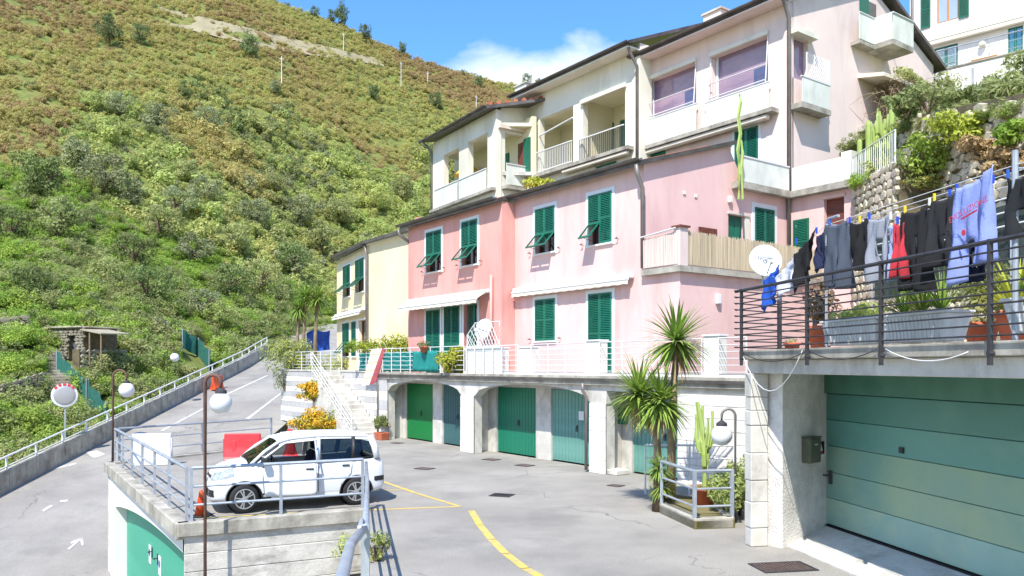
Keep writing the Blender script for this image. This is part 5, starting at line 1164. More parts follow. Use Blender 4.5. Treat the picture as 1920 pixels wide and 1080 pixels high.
for px, y0, y1, lb in ((1628, 226, 305, 'single tall columnar cactus left of the candelabra cactus'), (1612, 262, 300, 'short columnar cactus at the terrace window')):
    b0 = atY(px, y1, 23.9); h = (y1-y0)*23.9/1500; cactus('column_cactus', lb, b0, [([(0, 0, -.3), (0, 0, h*.4), (0, 0, h*.9), (0, 0, h)], .075)])
b0 = atY(1385, 300, 24.3); cactus('column_cactus', 'thin tall cactus climbing past the block terrace corner', b0, [([(0, 0, -1.2), (.02, 0, -.4), (-.03, 0, .3), (.05, 0, .8), (-.02, 0, 1.3), (.06, 0, 1.75), (.03, 0, 2.0)], .055), ([(.12, 0, -1.2), (.08, 0, -.2), (.12, 0, .2), (.08, 0, .6)], .05)])
def bush(name, label, base, radii, n, size, kind, seed, cat='bush', trunk=False, group=None, extra=None, **kw):
    o = thing(name, label, cat, base, 0, group); r = radii
    put('foliage', np_mesh('foliage', *leaves(n, r, size, seed, **kw), M[kind]), o, (0, 0, r[2]*.75))
    b = MB()
    for k in range(4): a = k*1.6+seed; b.tube([(0, 0, -.1), (math.cos(a)*r[0]*.3, math.sin(a)*r[1]*.3, r[2]*.5), (math.cos(a)*r[0]*.5, math.sin(a)*r[1]*.5, r[2])], [.03, .022, .01], 5)
    b.obj('stem', M['bark'], o)
    if extra: V, F = leaves(extra[1], (r[0]*1.02, r[1]*1.02, r[2]*1.02), extra[2], seed+50, **kw); put('blossom', np_mesh('blossom', V, F, M[extra[0]]), o, (0, 0, r[2]*.75))
    return o
o = thing('fan_palm', 'small bright green fan palm below the candelabra cactus', 'palm', atY(1718, 348, 11.0*1500/(1718-960))); put('fronds', np_mesh('fronds', *blades(190, .85, .02, 31, .3, -.1, 1), M['lush']), o, (0, 0, .15))
bush('garden_bush', 'bright green garden bush right of the cactus', atY(1745, 318, 11.0*1500/(1745-960)), (.75, .6, .6), 1500, .11, 'lush', 41); bush('garden_bush', 'yellow-green vine clump on the stone wall', atY(1800, 268, 11.0*1500/(1800-960)), (.9, .5, .45), 1300, .11, 'yellowg', 42)
bush('garden_bush', 'low plants with yellow flowers under the fan palm', atY(1740, 352, 11.0*1500/(1740-960)), (.8, .4, .2), 900, .07, 'bright', 43, extra=('flower', 250, .05)); bush('garden_bush', 'small dark shrub on top of the stone wall', atY(1740, 205, 11.0*1500/(1740-960)), (.7, .6, .45), 1000, .10, 'mid', 44)
bush('garden_bush', 'green plants spilling from the cactus terrace railing', atY(1655, 338, 22.9), (.6, .4, .4), 900, .09, 'mid', 45, extra=('flower', 80, .05)); bush('garden_bush', 'flowering plants at the end of the cactus terrace', atY(1690, 345, 22.3), (.5, .4, .3), 800, .08, 'grass', 46)
for px, py, Y, r, kd, lb in ((1860, 250, 21, 1.25, 'mid', 'loquat tree with long leaves above the stone wall'), (1905, 205, 24, 1.3, 'mid', 'leafy loquat cut by the right edge of the photo'), (1795, 205, 26, .9, 'deep', 'smaller loquat below the white house')):
    o = thing('loquat_tree', lb, 'tree', atY(px, py+40, Y), 0, 'loquat trees in the garden'); put('crown', np_mesh('crown', *leaves(1500, (r, r, r*.75), .20, px, clumps=22, clump_r=.3, aspect=.3), M[kd]), o, (0, 0, r*1.0)); put('trunk', TRUNK[px % 3], o, scale=(r*.7, r*.7, r*1.2))
for k, (px, py, Y, w_) in enumerate([(1840, 300, 18.6, .55), (1890, 320, 17.6, .5), (1770, 250, 20.3, .55), (1700, 215, 22.8, .7), (1905, 265, 17.3, .5), (1830, 215, 30, 1.0), (1880, 180, 32, 1.0), (1760, 175, 33, 1.0)]):
    bush('garden_shrub', ['dry shrub low on the stone wall near the right pole', 'brown dry shrub at the lower right of the stone wall', 'green shrub at the top edge of the stone wall', 'dark shrub beside the bramble heap', 'shrub beneath the right loquat', 'shrub on the slope under the white house wall', 'shrub near the top right slope', 'shrub at the foot of the white house wall'][k], atY(px, py, Y), (w_, w_*.8, w_*.6), 900, .12, ('dry', 'dry', 'mid', 'deep', 'grass', 'mid', 'bright', 'mid')[k], 60+k, group='garden shrubs on the slope')
# heap of dry brambles over the side balcony
o = thing('bramble_heap', 'grey-brown dry bramble heap hanging over the block\'s side balcony', 'bramble', W(-15.2, 28.8, 11.6), ANG)
g = random.Random(77); b = MB()
for k in range(420):
    a = g.uniform(0, 6.28); r = g.uniform(.2, 1.0); p = Vector((math.cos(a)*r*.75, math.sin(a)*r*1.9, g.uniform(0, 1.5))); d = Vector((g.gauss(0, .5), g.gauss(0, .6), g.gauss(-.1, .4))); b.tube([tuple(p), tuple(p+d*.5+Vector((0, 0, .12))), tuple(p+d)], [.014, .011, .005], 3, False)
b.obj('twigs', M['twig'], o); put('green_shoots', np_mesh('green_shoots', *leaves(1300, (.9, 2.0, .4), .13, 78, clumps=24, clump_r=.3), M['mid']), o, (0, 0, 1.7)); put('dry_leaves', np_mesh('dry_leaves', *leaves(1700, (.8, 1.8, .85), .08, 79, clumps=24, clump_r=.3), M['twig']), o, (0, 0, .9))
AB.mb(fS(-16.0)).box(27.0, 31.2, .001, 1.1, 11.4, 11.56).obj('side_balcony', M['concrete_d'], AB.e)
# dark shade net fence between terrace and garden
nf_ = thing('shade_net_fence', 'dark green shade net fence with white bars behind the washing', 'fence', RW(-4.2, 5.3, 5.4), 0); q0 = RW(-4.2, 5.3, 5.4); q1 = RW(6, 5.2, 5.5)
dq = q1-q0; b = MB()
for k in range(24): f_ = k/24; f2 = (k+1)/24; wv_ = .05*math.sin(k*1.7); w2_ = .05*math.sin((k+1)*1.7); b.face([(dq.x*f_+wv_, dq.y*f_, -.9), (dq.x*f2+w2_, dq.y*f2, -.9), (dq.x*f2+w2_, dq.y*f2, .55), (dq.x*f_+wv_, dq.y*f_, .55)])
o = b.obj('net', mat('dark_net', '2a3330', '3a4541', scale=9, rough=.95), nf_); sm = o.modifiers.new('thick', 'SOLIDIFY'); sm.thickness = .01
for z in (.1, .35, .6): MB().tube([(-.1, 0, z), (dq.x-.1, dq.y, dq.z+z)], .015, 5).obj('bar', M['white_rail'], nf_)
for k in range(6): f_ = k/5; MB().tube([(dq.x*f_-.06, dq.y*f_, -2.2), (dq.x*f_-.06, dq.y*f_, .65)], .02, 6).obj('post', M['zinc'], nf_)
# ================================================================ white house up the slope
wl = Vector((18.9, 38.0)); wx = Vector((.716, -.698)).normalized(); WA = math.atan2(wx.y, wx.x)
WH = House('white_house', 'white house with green shutters and brown window up the slope at right', 'house', 0, 0, 0, WA, Vector((wl.x, wl.y, 14.0))); WH.o = (0, 0, 14.0)
fH = fT(0)
def hu(px): a = (px-960)/1500; return (a*wl.y-wl.x)/(wx.x-a*wx.y)
def hz(px, py): return CAMZ+(685-py)/1500*(wl.y+wx.y*hu(px))
tw_ = (hu(1756), hu(1797), hz(1776, 40), hz(1776, -30)); ls = [(hu(1752), hu(1796), hz(1774, 128), hz(1774, 86)), (hu(1890), hu(1918), hz(1905, 105), hz(1905, 50))]
WH.wall('wall', M['white'], fH, 0, 14, 14, 23, .3, [tw_]+ls)
WH.box('window_frame', M['oak'], fH, tw_[0], tw_[1], -.14, -.10, tw_[2], tw_[3]); um = (tw_[0]+tw_[1])/2
for a, b in ((tw_[0]+.07, um-.05), (um+.05, tw_[1]-.07)): WH.box('pane', mat('sky_glass', '8fa3c0', '9fb0ca', scale=.5, rough=.08), fH, a, b, -.099, -.085, tw_[2]+.08, tw_[3]-.05)
wl_ = hu(1745)-hu(1727)
for a in (hu(1727), hu(1798)): put('shutter', leaf_mesh(round(wl_, 2), round(tw_[3]-tw_[2]+.05, 2), mid=True), WH.e, WH.at(fH, a, .03, tw_[3]), (0, 0, 0))
for a in ls:
    for k in range(2): put('shutter', leaf_mesh(round((a[1]-a[0])/2-.01, 2), round(a[3]-a[2], 2)), WH.e, WH.at(fH, a[0]+k*(a[1]-a[0])/2, -.05, a[3]), (0, 0, 0))
za = hz(1740, 82)
WH.box('terrace_canopy', M['ivory'], fH, hu(1735), 14, .002, .35, za-.02, za+.14); WH.box('awning_roll', M['awning'], fH, hu(1740), 13, .12, .33, za-.20, za-.03)
MB(WH.o, fH).tube([(hu(1712), .1, 14), (hu(1712), .1, 23)], .06, 8).obj('downpipe', M['pipe'], WH.e)
# its lower terrace with railing and washing
zt2 = hz(1775, 160); WH.wall('terrace_wall', M['white'], fT(-2.2), -1.5, 14, 12, zt2, .3); WH.box('terrace_floor', M['concrete'], fH, -1.5, 14, .002, 2.19, zt2-.2, zt2-.06); WH.box('terrace_coping', M['concrete_d'], fT(-2.2), -1.5, 14, -.32, .05, zt2, zt2+.06)
rl = WH.mb(fT(-2.0)); hr_ = WH.mb(fT(-2.0)).tube([(-1.4, 0, zt2+.95), (14, 0, zt2+.95)], .025, 6).obj('terrace_railing', M['zinc'], WH.e)
for z in (.3, .62): WH.mb(fT(-2.0)).tube([(-1.4, 0, zt2+z), (14, 0, zt2+z)], .015, 5).obj('rail', M['zinc'], hr_)
for k in range(10): WH.mb(fT(-2.0)).tube([(-1.4+k*1.3, 0, zt2), (-1.4+k*1.3, 0, zt2+.95)], .02, 5).obj('post', M['zinc'], hr_)
WH.mb(fH).lathe([(.16, 0), (.12, .12), (.04, .18)], (hu(1843), .12, hz(1843, 86)), 12).obj('porch_lamp', M['ivory'], WH.e)
PH = House('pink_outhouse', 'small pink house corner seen between the tall block and the white house', 'house', 0, 0, 0, WA, Vector((17.3, 40.5, 14))); PH.o = (0, 0, 14)
PH.wall('wall', M['salmon'], fH, -2.5, 1.6, 14, 19.6, .3); PH.box('roof_edge', M['tile'], fH, -2.6, 1.7, -.2, .3, 19.6, 19.75)
# washing line post and clothes on the slope below the white house
lp = thing('garden_line_post', 'grey post with a clothes line below the white house', 'clothes line', atY(1824, 215, 30)); MB().tube([(0, 0, -1), (0, 0, 1.75)], .045, 8).obj('post', M['zinc'], lp); MB().tube([(0, 0, 1.7), (-3.4, .3, 1.0)], .008, 4).obj('line', M['white_rail'], lp)
for px, py, c, lb in ((1787, 178, 'c96f86', 'pink towel on the garden clothes line'), (1802, 172, '2f78b8', 'blue towel on the garden clothes line'), (1816, 168, '8fa0b8', 'grey-blue cloth on the garden clothes line')):
    p = atY(px, py, 30); V = []; F = []
    for j in range(7):
        for i in range(5): V.append((i*.06-.12, .03*math.sin(i*2+j), -j*.07))
    for j in range(6):
        for i in range(4): a = j*5+i; F.append((a, a+1, a+6, a+5))
    me = bpy.data.meshes.new('towel'); me.from_pydata(V, [], F); me.materials.append(mat('cloth_'+c, c, rough=.95)); o = tag(put('towel', me, None, p), lb, 'towel', 'towels on the garden line'); o.modifiers.new('t', 'SOLIDIFY').thickness = .01
for px, py, c, lb, sz in ((1845, 112, 'a8763c', 'brown towel over the white house terrace rail', .5), (1838, 120, '4a72b8', 'blue cloth over the white house terrace rail', .4), (1822, 122, '5a554c', 'dark wire chair on the white house terrace', .4)):
    p = atY(px, py, 34.5); tag(MB().hexa([(-sz, -.05, -.35), (sz, -.05, -.35), (sz, .05, -.35), (-sz, .05, -.35), (-sz, -.02, .1), (sz, -.02, .1), (sz, .02, .1), (-sz, .02, .1)]).obj('hanging_towel' if 'chair' not in lb else 'terrace_chair', mat('cloth_'+c, c, rough=.95), None, loc=p, rot=(0, 0, WA)), lb, 'towel' if 'chair' not in lb else 'chair')
# ================================================================ walls of the raised parking deck
def seg_frame(a, b): d = (b-a); return math.atan2(d.y, d.x), d.xy.length
DW = thing('deck_front_wall', 'board-marked concrete retaining wall below the parked car', 'retaining wall', LA, seg_frame(LA, LB)[0]); Ld = seg_frame(LA, LB)[1]
for k in range(10):     # casting courses, each its own band with a recessed joint
    z1 = -.20-k*.34; MB().box(0, Ld, -.06-.006*(k % 2), 0, z1-.334, z1).obj('concrete_course', M['stained'], DW, bevel=.012)
MB().box(-.12, Ld+.05, -.14, .10, -.20, .06).obj('coping', M['concrete_d'], DW, bevel=.015)
MB().box(.55, Ld-.1, -.085, -.055, -1.30, -1.26).obj('conduit', M['dark'], DW)
q_ = Matrix.Rotation(-seg_frame(LA, LB)[0], 3, 'Z') @ (Vector((-1.0, 5.6, 0))-LA); b = MB(); b.prism([(Ld, 0), (q_.x, q_.y), (q_.x+.08, q_.y+.1), (Ld+.06, .1)], -4.4, -.02); b.obj('return_wall', M['concrete_d'], DW, fix=True)
an, Lg = seg_frame(LG, LA)
GW = House('lower_garage', 'white lower garage front with mint green door beneath the parking deck', 'garage', 0, 0, 0, an, LG); fG = fT(0)
GW.box('roof_edge', M['concrete_d'], fG, -.15, Lg+.05, -.1, .16, -.26, .06, bevel=.02)
GW.box('pillar', M['white'], fG, 0, 1.2, -.4, .02, -4.2, -.261); GW.box('pillar_edge', M['concrete'], fG, -.14, -.001, -.4, .05, -4.2, -.261)
arch(GW, fG, 1.2, Lg-.1, -1.3, -.50, -.262, .5, name='arch', m=M['white'], rise=lambda f: -1.15+.62*math.sin(min(1, f*1.15)*math.pi/2)**.8)
for k in range(2):
    a, b = 1.1+k*(Lg-1.25)/2, 1.1+(k+1)*(Lg-1.25)/2-.02; d = plank_door(GW, fG, 0, a, b, -3.6, -.45, M['door_mint'], .17, -.30, handle=False)
    uc = b-.35 if k == 0 else a+.45; q = GW.mb(fG); q.box(uc-.035, uc+.035, -.30, -.28, -1.75, -1.5); q.tube([(uc, -.28, -1.6), (uc, -.2, -1.6), (uc+.12, -.2, -1.6)], .014, 6); q.obj('door_handle', M['black'], d)
    sgn = GW.box('no_parking_sign', M['whitep'], fG, uc+(-.45 if k == 0 else .12), uc+(-.15 if k == 0 else .42), -.30, -.285, -1.95, -1.5, parent=d)
    q = GW.mb(); c_ = (uc+(-.30 if k == 0 else .27), .282, -1.68); bl = MB(); bl.lathe([(.09, 0), (.09, .004)], (0, 0, 0), 16); bl.obj('sign_disc', mat('sign_blue', '3a4f8f', rough=.5), d, loc=(c_[0], c_[1], c_[2]), rot=(R(90), 0, 0))
GW.box('wall_behind', M['concrete'], fG, 1.9, Lg, -.9, -.57, -4.2, -.27)
MB().box(Lg-.5, Lg-.3, -.30, -.05, -4.2, -1.2).obj('white_box', M['whitep'], GW.e, bevel=.01) if False else None
# side of the deck along the ramp
a2, L2 = seg_frame(LH, LG); SWl = thing('deck_side_wall', 'grey retaining wall between the parking deck and the ramp', 'retaining wall', LH, a2); MB().box(0, L2, .0, .25, -4.4, -.02).obj('wall', M['concrete'], SWl); MB().box(-.05, L2+.05, -.06, .3, -.018, .06).obj('coping', M['concrete_d'], SWl)
# galvanised railings round the deck
def gal_rail(name, label, pts, h=1.0, gap=1.6, nr=3, rz0=.3, up=None):
    return rail_run(name, label, pts, nr, h, gap, M['zinc'], .03, .024, group='galvanised railings of the parking deck', rz0=rz0, square=.055)
nAB = Vector((LB.y-LA.y, LA.x-LB.x, 0)).normalized(); off = -nAB*.05*0
za_ = Vector((0, 0, .06))
gal_rail('deck_railing', 'galvanised railing in front of the white car', [LA+za_+Vector((.10, .10, 0)), LB+za_+Vector((-.05, .0, 0))], gap=1.75)
gal_rail('deck_railing', 'galvanised railing above the mint green garage door', [LG+za_+Vector((.12, .05, 0)), LA+za_+Vector((.0, .12, 0))], gap=1.85)
gal_rail('deck_railing', 'galvanised railing between the deck and the ramp behind the barriers', [LG+za_+Vector((.2, .15, 0)), LH+za_+Vector((.05, -.1, 0))], gap=2.6)
# railing that comes towards the viewer along the edge, climbing a little
nr_ = thing('edge_railing', 'galvanised pipe railing running from the deck corner towards the viewer', 'railing', LB, 0)
P0 = [LB+Vector((.02, .02, 0)), Vector((-2.35, 13.0, 0)), Vector((-1.80, 9.9, 0)), Vector((-1.045, 5.7, 0))]
for zf, r in ((.30, .022), (.65, .022), (1.0, .028)):
    b = MB(tuple(LB)); b.tube([(p.x, p.y, z0+zf) for p, z0 in zip(P0, (.0, .12, .35, .84))], r, 8); b.obj('rail', M['zinc'], nr_, True)
for p, z0 in zip(P0, (.0, .12, .35, .84)): b = MB(tuple(LB)); b.box(p.x-.03, p.x+.03, p.y-.012, p.y+.012, 0, z0+1.02); b.obj('post', M['zinc'], nr_)
b = MB(tuple(LB)); b.tube([(-1.05, 5.62, 1.84), (-.93, 4.6, 1.97), (-.70, 3.3, 2.13), (-.52, 2.3, 2.26)], .03, 12); b.obj('handrail', M['zinc'], nr_, True)
b = MB(tuple(LB)); b.tube([(-1.05, 5.66, 1.89), (-1.05, 5.6, 1.92), (-1.05, 5.5, 1.89), (-1.05, 5.5, 1.80)], .014, 8); b.obj('bracket', M['zinc'], nr_, True)
for k, (px, py, s) in enumerate(((646, 1046, .22), (706, 1030, .24))):
    Yk = 15.4 if k == 0 else 12.6; bush('weed', ['weed growing from the concrete wall face', 'bright green weed at the foot of the edge railing'][k], (atY(px, py, Yk) if k == 0 else G(px, py+22)), (s, s, s*1.1), 420, .06, 'bright', 90+k, cat='weed')
# ================================================================ parapet of the ramp
PP = thing('ramp_parapet', 'grey concrete parapet along the ramp, rising to the bend', 'parapet', (-20.1, 4, road_z(20)), 0); ob_ = (-20.1, 4, road_z(20))
ysP = [4, 20]+list(range(24, 70, 4)); xP = lambda Y: -20.1-(max(0, Y-62))*.10
for Y, Y2 in zip(ysP, ysP[1:]):
    z, z2 = road_z(max(Y, 20)), road_z(max(Y2, 20)); b = MB(ob_); x, x2 = xP(Y), xP(Y2); b.hexa([(x-.25, Y+.01, z-1), (x, Y+.01, z-1), (x2, Y2-.01, z2-1), (x2-.25, Y2-.01, z2-1), (x-.25, Y+.01, z+.85), (x, Y+.01, z+.85), (x2, Y2-.01, z2+.85), (x2-.25, Y2-.01, z2+.85)]); b.obj('wall_section', M['concrete_d'], PP)
rail_pts = [(xP(Y)-.12, Y, road_z(Y)+.85) for Y in (20, 30, 40, 50, 60, 68)]
rail_run('parapet_railing', 'pale railing on top of the ramp parapet', rail_pts, 2, .52, 2.2, M['white_rail'], .03, .025, rz0=.12, square=.07)
sgp = thing('road_badge', 'small faded blue round badge on the ramp parapet', 'sign', rpt(292, 762)+Vector((.16, 0, .0)), 0); MB().lathe([(.16, 0), (.16, .02)], (0, 0, 0), 16).obj('disc', mat('faded_blue', '8088b0', '989ec0', scale=9, rough=.7), sgp, rot=(0, R(90), 0)); sgp.location.x = -20.09; sgp.location.z = atY(292, 762, sgp.location.y).z
# traffic mirror
mr_ = thing('traffic_mirror', 'round traffic mirror on a pale post beyond the parapet', 'traffic mirror', Vector((-20.55, 36.8, -2.2))); mzz = CAMZ+(685-741)/1500*36.8+2.2
MB().tube([(0, 0, 0), (0, 0, mzz+.2)], .04, 8).obj('post', M['zinc'], mr_); f_ = MB(); f_.lathe([(.55, 0), (.55, .03), (.47, .05)], (0, 0, 0), 24); f_.obj('rim', M['whitep'], mr_, loc=(0, -.06, mzz), rot=(R(90), 0, R(28)))
f_ = MB(); f_.lathe([(.46, 0), (.44, .015), (.33, .035), (.18, .05), (.02, .055)], (0, 0, .02), 24); f_.obj('mirror', mat('mirror_glass', 'a9a8ab', rough=.4, metal=.3), mr_, True, loc=(.02, -.08, mzz), rot=(R(90), 0, R(28)))
for k in range(-2, 3):
    a = R(90+k*22); q = MB(); q.hexa([(math.cos(a+e)*r, math.sin(a+e)*r, z) for z in (.055, .07) for r, e in ((.44, .13), (.44, -.13), (.55, -.13), (.55, .13))]); q.obj('red_segment', M['red'], mr_, loc=(0, -.06, mzz), rot=(R(90), 0, R(28)), fix=True)
# ================================================================ lamps with white globes
globe_m = mat('opal_globe', 'd6d9de', 'dfe2e6', scale=2, rough=.25, spec=.6)
def lamp(label, base, h, reach, r=.24, tube_m='rustpipe', group='street lamps with white globes', rz=0, rad=.035):
    o = thing('street_lamp', label, 'street lamp', base, rz, group); n = 10; R_ = reach/2
    path = [(0, 0, 0), (0, 0, h-R_)]+[(R_-R_*math.cos(math.pi*k/n), 0, h-R_+R_*math.sin(math.pi*k/n)) for k in range(1, n+1)]+[(reach, 0, h-R_-.10)]
    MB().tube(path, [rad*1.3]+[rad]*(len(path)-1), 10).obj('post', M[tube_m], o, True); zc = h-R_-.14
    MB().lathe([(.03, .05), (.10, 0), (.105, -.05)], (reach, 0, zc), 14).obj('collar', M['black'], o)
    MB().lathe([(r*math.sin(math.pi*(k+.5)/13), -.03-r+r*math.cos(math.pi*(k+.5)/13)) for k in range(13)][::-1], (reach, 0, zc), 22).obj('globe', globe_m, o, True); return o
lamp('rusty hooked lamp standing in front of the deck wall, globe near the ramp', Vector((-5.62, 14.65, -3.2)), CAMZ+(685-703)/1500*14.65+3.2, .29, .20)
lamp('rusty hooked lamp at the far left corner of the deck', Vector((-12.28, 24.62, 0)), CAMZ+(685-694)/1500*24.62, .42, .23)
pl_ = Vector((-20.45, 47.5, road_z(47.5)-.5)); lamp('thin hooked lamp beyond the parapet near the netting', pl_, CAMZ+(685-650)/1500*47.5-pl_.z, .42, .26, rad=.03)
lamp('grey hooked lamp beside the palm planter at the garage corner', G(1387, 985)+Vector((0, .3, 0)), CAMZ+(685-768)/1500*15.1, .26, .20, 'pipe', rz=R(180), rad=.025)
# ================================================================ barriers and cone
def barrier(label, p, m, rz, L=1.05, h=.95, w=.42):
    o = thing('plastic_barrier', label, 'barrier', p, rz, 'plastic road barriers'); y = w/2
    pr = [(-y, 0), (y, 0), (y, .16), (y*.75, .24), (y*.42, h*.55), (y*.35, h), (-y*.35, h), (-y*.42, h*.55), (-y*.75, .24), (-y, .16)]
    MB().prof([(a, b) for a, b in pr], -L/2, L/2).obj('body', m, o, bevel=.025, fix=True)
    for x in (-L*.22, L*.22):
        for s in (1, -1): b = MB(); b.hexa([(x-.07, s*y*.62, .2), (x+.07, s*y*.62, .2), (x+.05, s*y*.30, .2), (x-.05, s*y*.30, .2), (x-.05, s*y*.43, h*.8), (x+.05, s*y*.43, h*.8), (x+.04, s*y*.2, h*.8), (x-.04, s*y*.2, h*.8)]); b.obj('rib', m, o, bevel=.01)
    for x in (-L/2, L/2): MB().box(x-.03, x+.03, -.06, .06, .25, h*.85).obj('coupling', m, o, bevel=.01)
    return o
barrier('red plastic barrier in front of the white car', G(455, 872), M['red'], R(8), 1.05); barrier('red plastic barrier half hidden behind the car roof', G(545, 862), M['red'], R(-70), 1.05)
barrier('white plastic barrier in the corner of the deck', G(285, 872), M['whitep'], R(14), 1.1); barrier('red plastic barrier up on the ramp beside the parapet', rpt(393, 731)+Vector((.5, 0, 0)), M['orange'], R(75), 1.0)
cn = thing('traffic_cone', 'orange traffic cone at the deck corner railing', 'traffic cone', G(363, 973)+Vector((.05, .25, 0))); MB().box(-.17, .17, -.17, .17, 0, .035).obj('base', M['rubber'], cn, bevel=.01); MB().lathe([(.125, .035), (.03, .52), (.022, .53)], (0, 0, 0), 18).obj('body', M['orange'], cn, True)
tn = thing('litter_bin', 'small brown bin behind the corner of the deck railing', 'bin', Vector((-11.9, 25.6, 0))); MB().lathe([(.2, 0), (.24, .7), (.26, .72), (.24, .75)], (0, 0, 0), 14).obj('body', mat('bin_brown', '6a4a42', '7d5a50', scale=6, rough=.7), tn); MB().lathe([(.26, 0), (.18, .09), (.02, .12)], (0, 0, .75), 14).obj('lid', mat('bin_blue', '3b4f70', rough=.6), tn)
# ================================================================ the white car
car = thing('parked_car', 'white five-door hatchback parked on the deck with its front door ajar', 'car', (-4.72, 17.38, 0), math.atan2(-.436, -.9))
paint = mat('white_car_paint', 'd9dde1', 'dfe2e6', scale=1, rough=.22, spec=.6); trimb = mat('car_black_trim', '202124', '2a2b2e', scale=12, rough=.55)
cg = bpy.data.materials.new('car_glass'); cg.use_nodes = True; t_ = cg.node_tree; t_.nodes.clear(); o_ = N(t_, 'ShaderNodeOutputMaterial'); tb = N(t_, 'ShaderNodeBsdfTransparent'); tb.inputs[0].default_value = (.22, .27, .28, 1); gb = N(t_, 'ShaderNodeBsdfGlossy'); gb.inputs['Roughness'].default_value = .03; mi = N(t_, 'ShaderNodeMixShader'); fz = N(t_, 'ShaderNodeFresnel'); fz.inputs[0].default_value = 1.6
t_.links.new(fz.outputs[0], mi.inputs[0]); t_.links.new(tb.outputs[0], mi.inputs[1]); t_.links.new(gb.outputs[0], mi.inputs[2]); t_.links.new(mi.outputs[0], o_.inputs[0])
def smooth_grid(rows, name, m, parent, close=False, sub=1, thick=0, autos=True):
    V = [p for r in rows for p in r]; n = len(rows[0]); F = []
    for i in range(len(rows)-1):
        for j in range(n-1): a = i*n+j; F.append((a, a+1, a+n+1, a+n))
    me = bpy.data.meshes.new(name); me.from_pydata(V, [], F); me.materials.append(m); me.shade_smooth(); o = put(name, me, parent)
    if thick: s = o.modifiers.new('s', 'SOLIDIFY'); s.thickness = thick; s.offset = 0
    if sub: s = o.modifiers.new('sub', 'SUBSURF'); s.levels = s.render_levels = sub
    return o
# lower body: stations along the length (x, hood/belt height at centre, shoulder height, half width, floor height)
STA = [(1.80, .50, .48, .52, .30), (1.77, .70, .64, .66, .22), (1.68, .85, .76, .755, .20), (1.52, .95, .85, .795, .20), (1.30, 1.01, .905, .81, .20), (1.08, 1.04, .94, .815, .20), (.95, 1.03, .955, .815, .20), (.3, .95, .95, .82, .20), (-.3, .96, .965, .82, .20), (-.9, .98, .985, .82, .20), (-1.35, 1.0, 1.0, .815, .20), (-1.62, 1.0, 1.0, .79, .22), (-1.76, .98, .98, .74, .26), (-1.82, .80, .80, .66, .32)]
rows = []
for x, zc, zs, w, zb in STA:
    half = [(x, 0, zc), (x, w*.45, zc-.004), (x, w*.80, zs+.012), (x, w*.93, zs-.03), (x, w*.985, zs-.14), (x, w, (zs+zb)*.52), (x, w*.985, zb+.16), (x, w*.93, zb), (x, 0, zb)]
    rows.append(half+[(p[0], -p[1], p[2]) for p in half[-2:0:-1]])
V = [p for r in rows for p in r]; n = len(rows[0]); F = []
for i in range(len(rows)-1):
    for j in range(n): F.append((i*n+j, i*n+(j+1) % n, (i+1)*n+(j+1) % n, (i+1)*n+j))
F.append(tuple(range(n))[::-1]); F.append(tuple((len(rows)-1)*n+j for j in range(n)))
me = bpy.data.meshes.new('body'); me.from_pydata(V, [], F); bm = bmesh.new(); bm.from_mesh(me); bmesh.ops.recalc_face_normals(bm, faces=bm.faces); bmesh.ops.subdivide_edges(bm, edges=bm.edges, cuts=0) if False else None; bm.to_mesh(me); bm.free(); me.shade_smooth()
tmp = put('tmp_body', me); sb = tmp.modifiers.new('sub', 'SUBSURF'); sb.levels = sb.render_levels = 4
dg = bpy.context.evaluated_depsgraph_get(); bme = bpy.data.meshes.new_from_object(tmp.evaluated_get(dg)); bpy.data.objects.remove(tmp)
bm = bmesh.new(); bm.from_mesh(bme)
def cut(c):      # wheel arches, the open cabin and the near door opening
    x, y, z = c
    if abs(y) > .48 and min(math.hypot(x-1.15, z-.30), math.hypot(x+1.15, z-.30)) < .345: return True
    if -1.52 < x < .92 and abs(y) < .70 and z > .86: return True
    return -.31 < x < .76 and y > .60 and z > .36
bmesh.ops.delete(bm, geom=[f for f in bm.faces if cut(f.calc_center_median())], context='FACES')
for v in bm.verts:
    for wx_ in (1.15, -1.15):
        d = math.hypot(v.co.x-wx_, v.co.z-.30)
        if v.is_boundary and abs(v.co.y) > .48 and .28 < d < .41: v.co.x = wx_+(v.co.x-wx_)/d*.347; v.co.z = .30+(v.co.z-.30)/d*.347
bm.to_mesh(bme); bm.normal_update(); bsurf = [(f.calc_center_median().copy(), [(v.co.copy(), v.normal.copy()) for v in f.verts]) for f in bm.faces]; bm.free(); bme.materials.clear(); bme.materials.append(paint); bme.shade_smooth(); body = put('body', bme, car)
MB().box(-1.5, .75, -.68, .68, .36, .42).obj('cabin_floor', trimb, car)
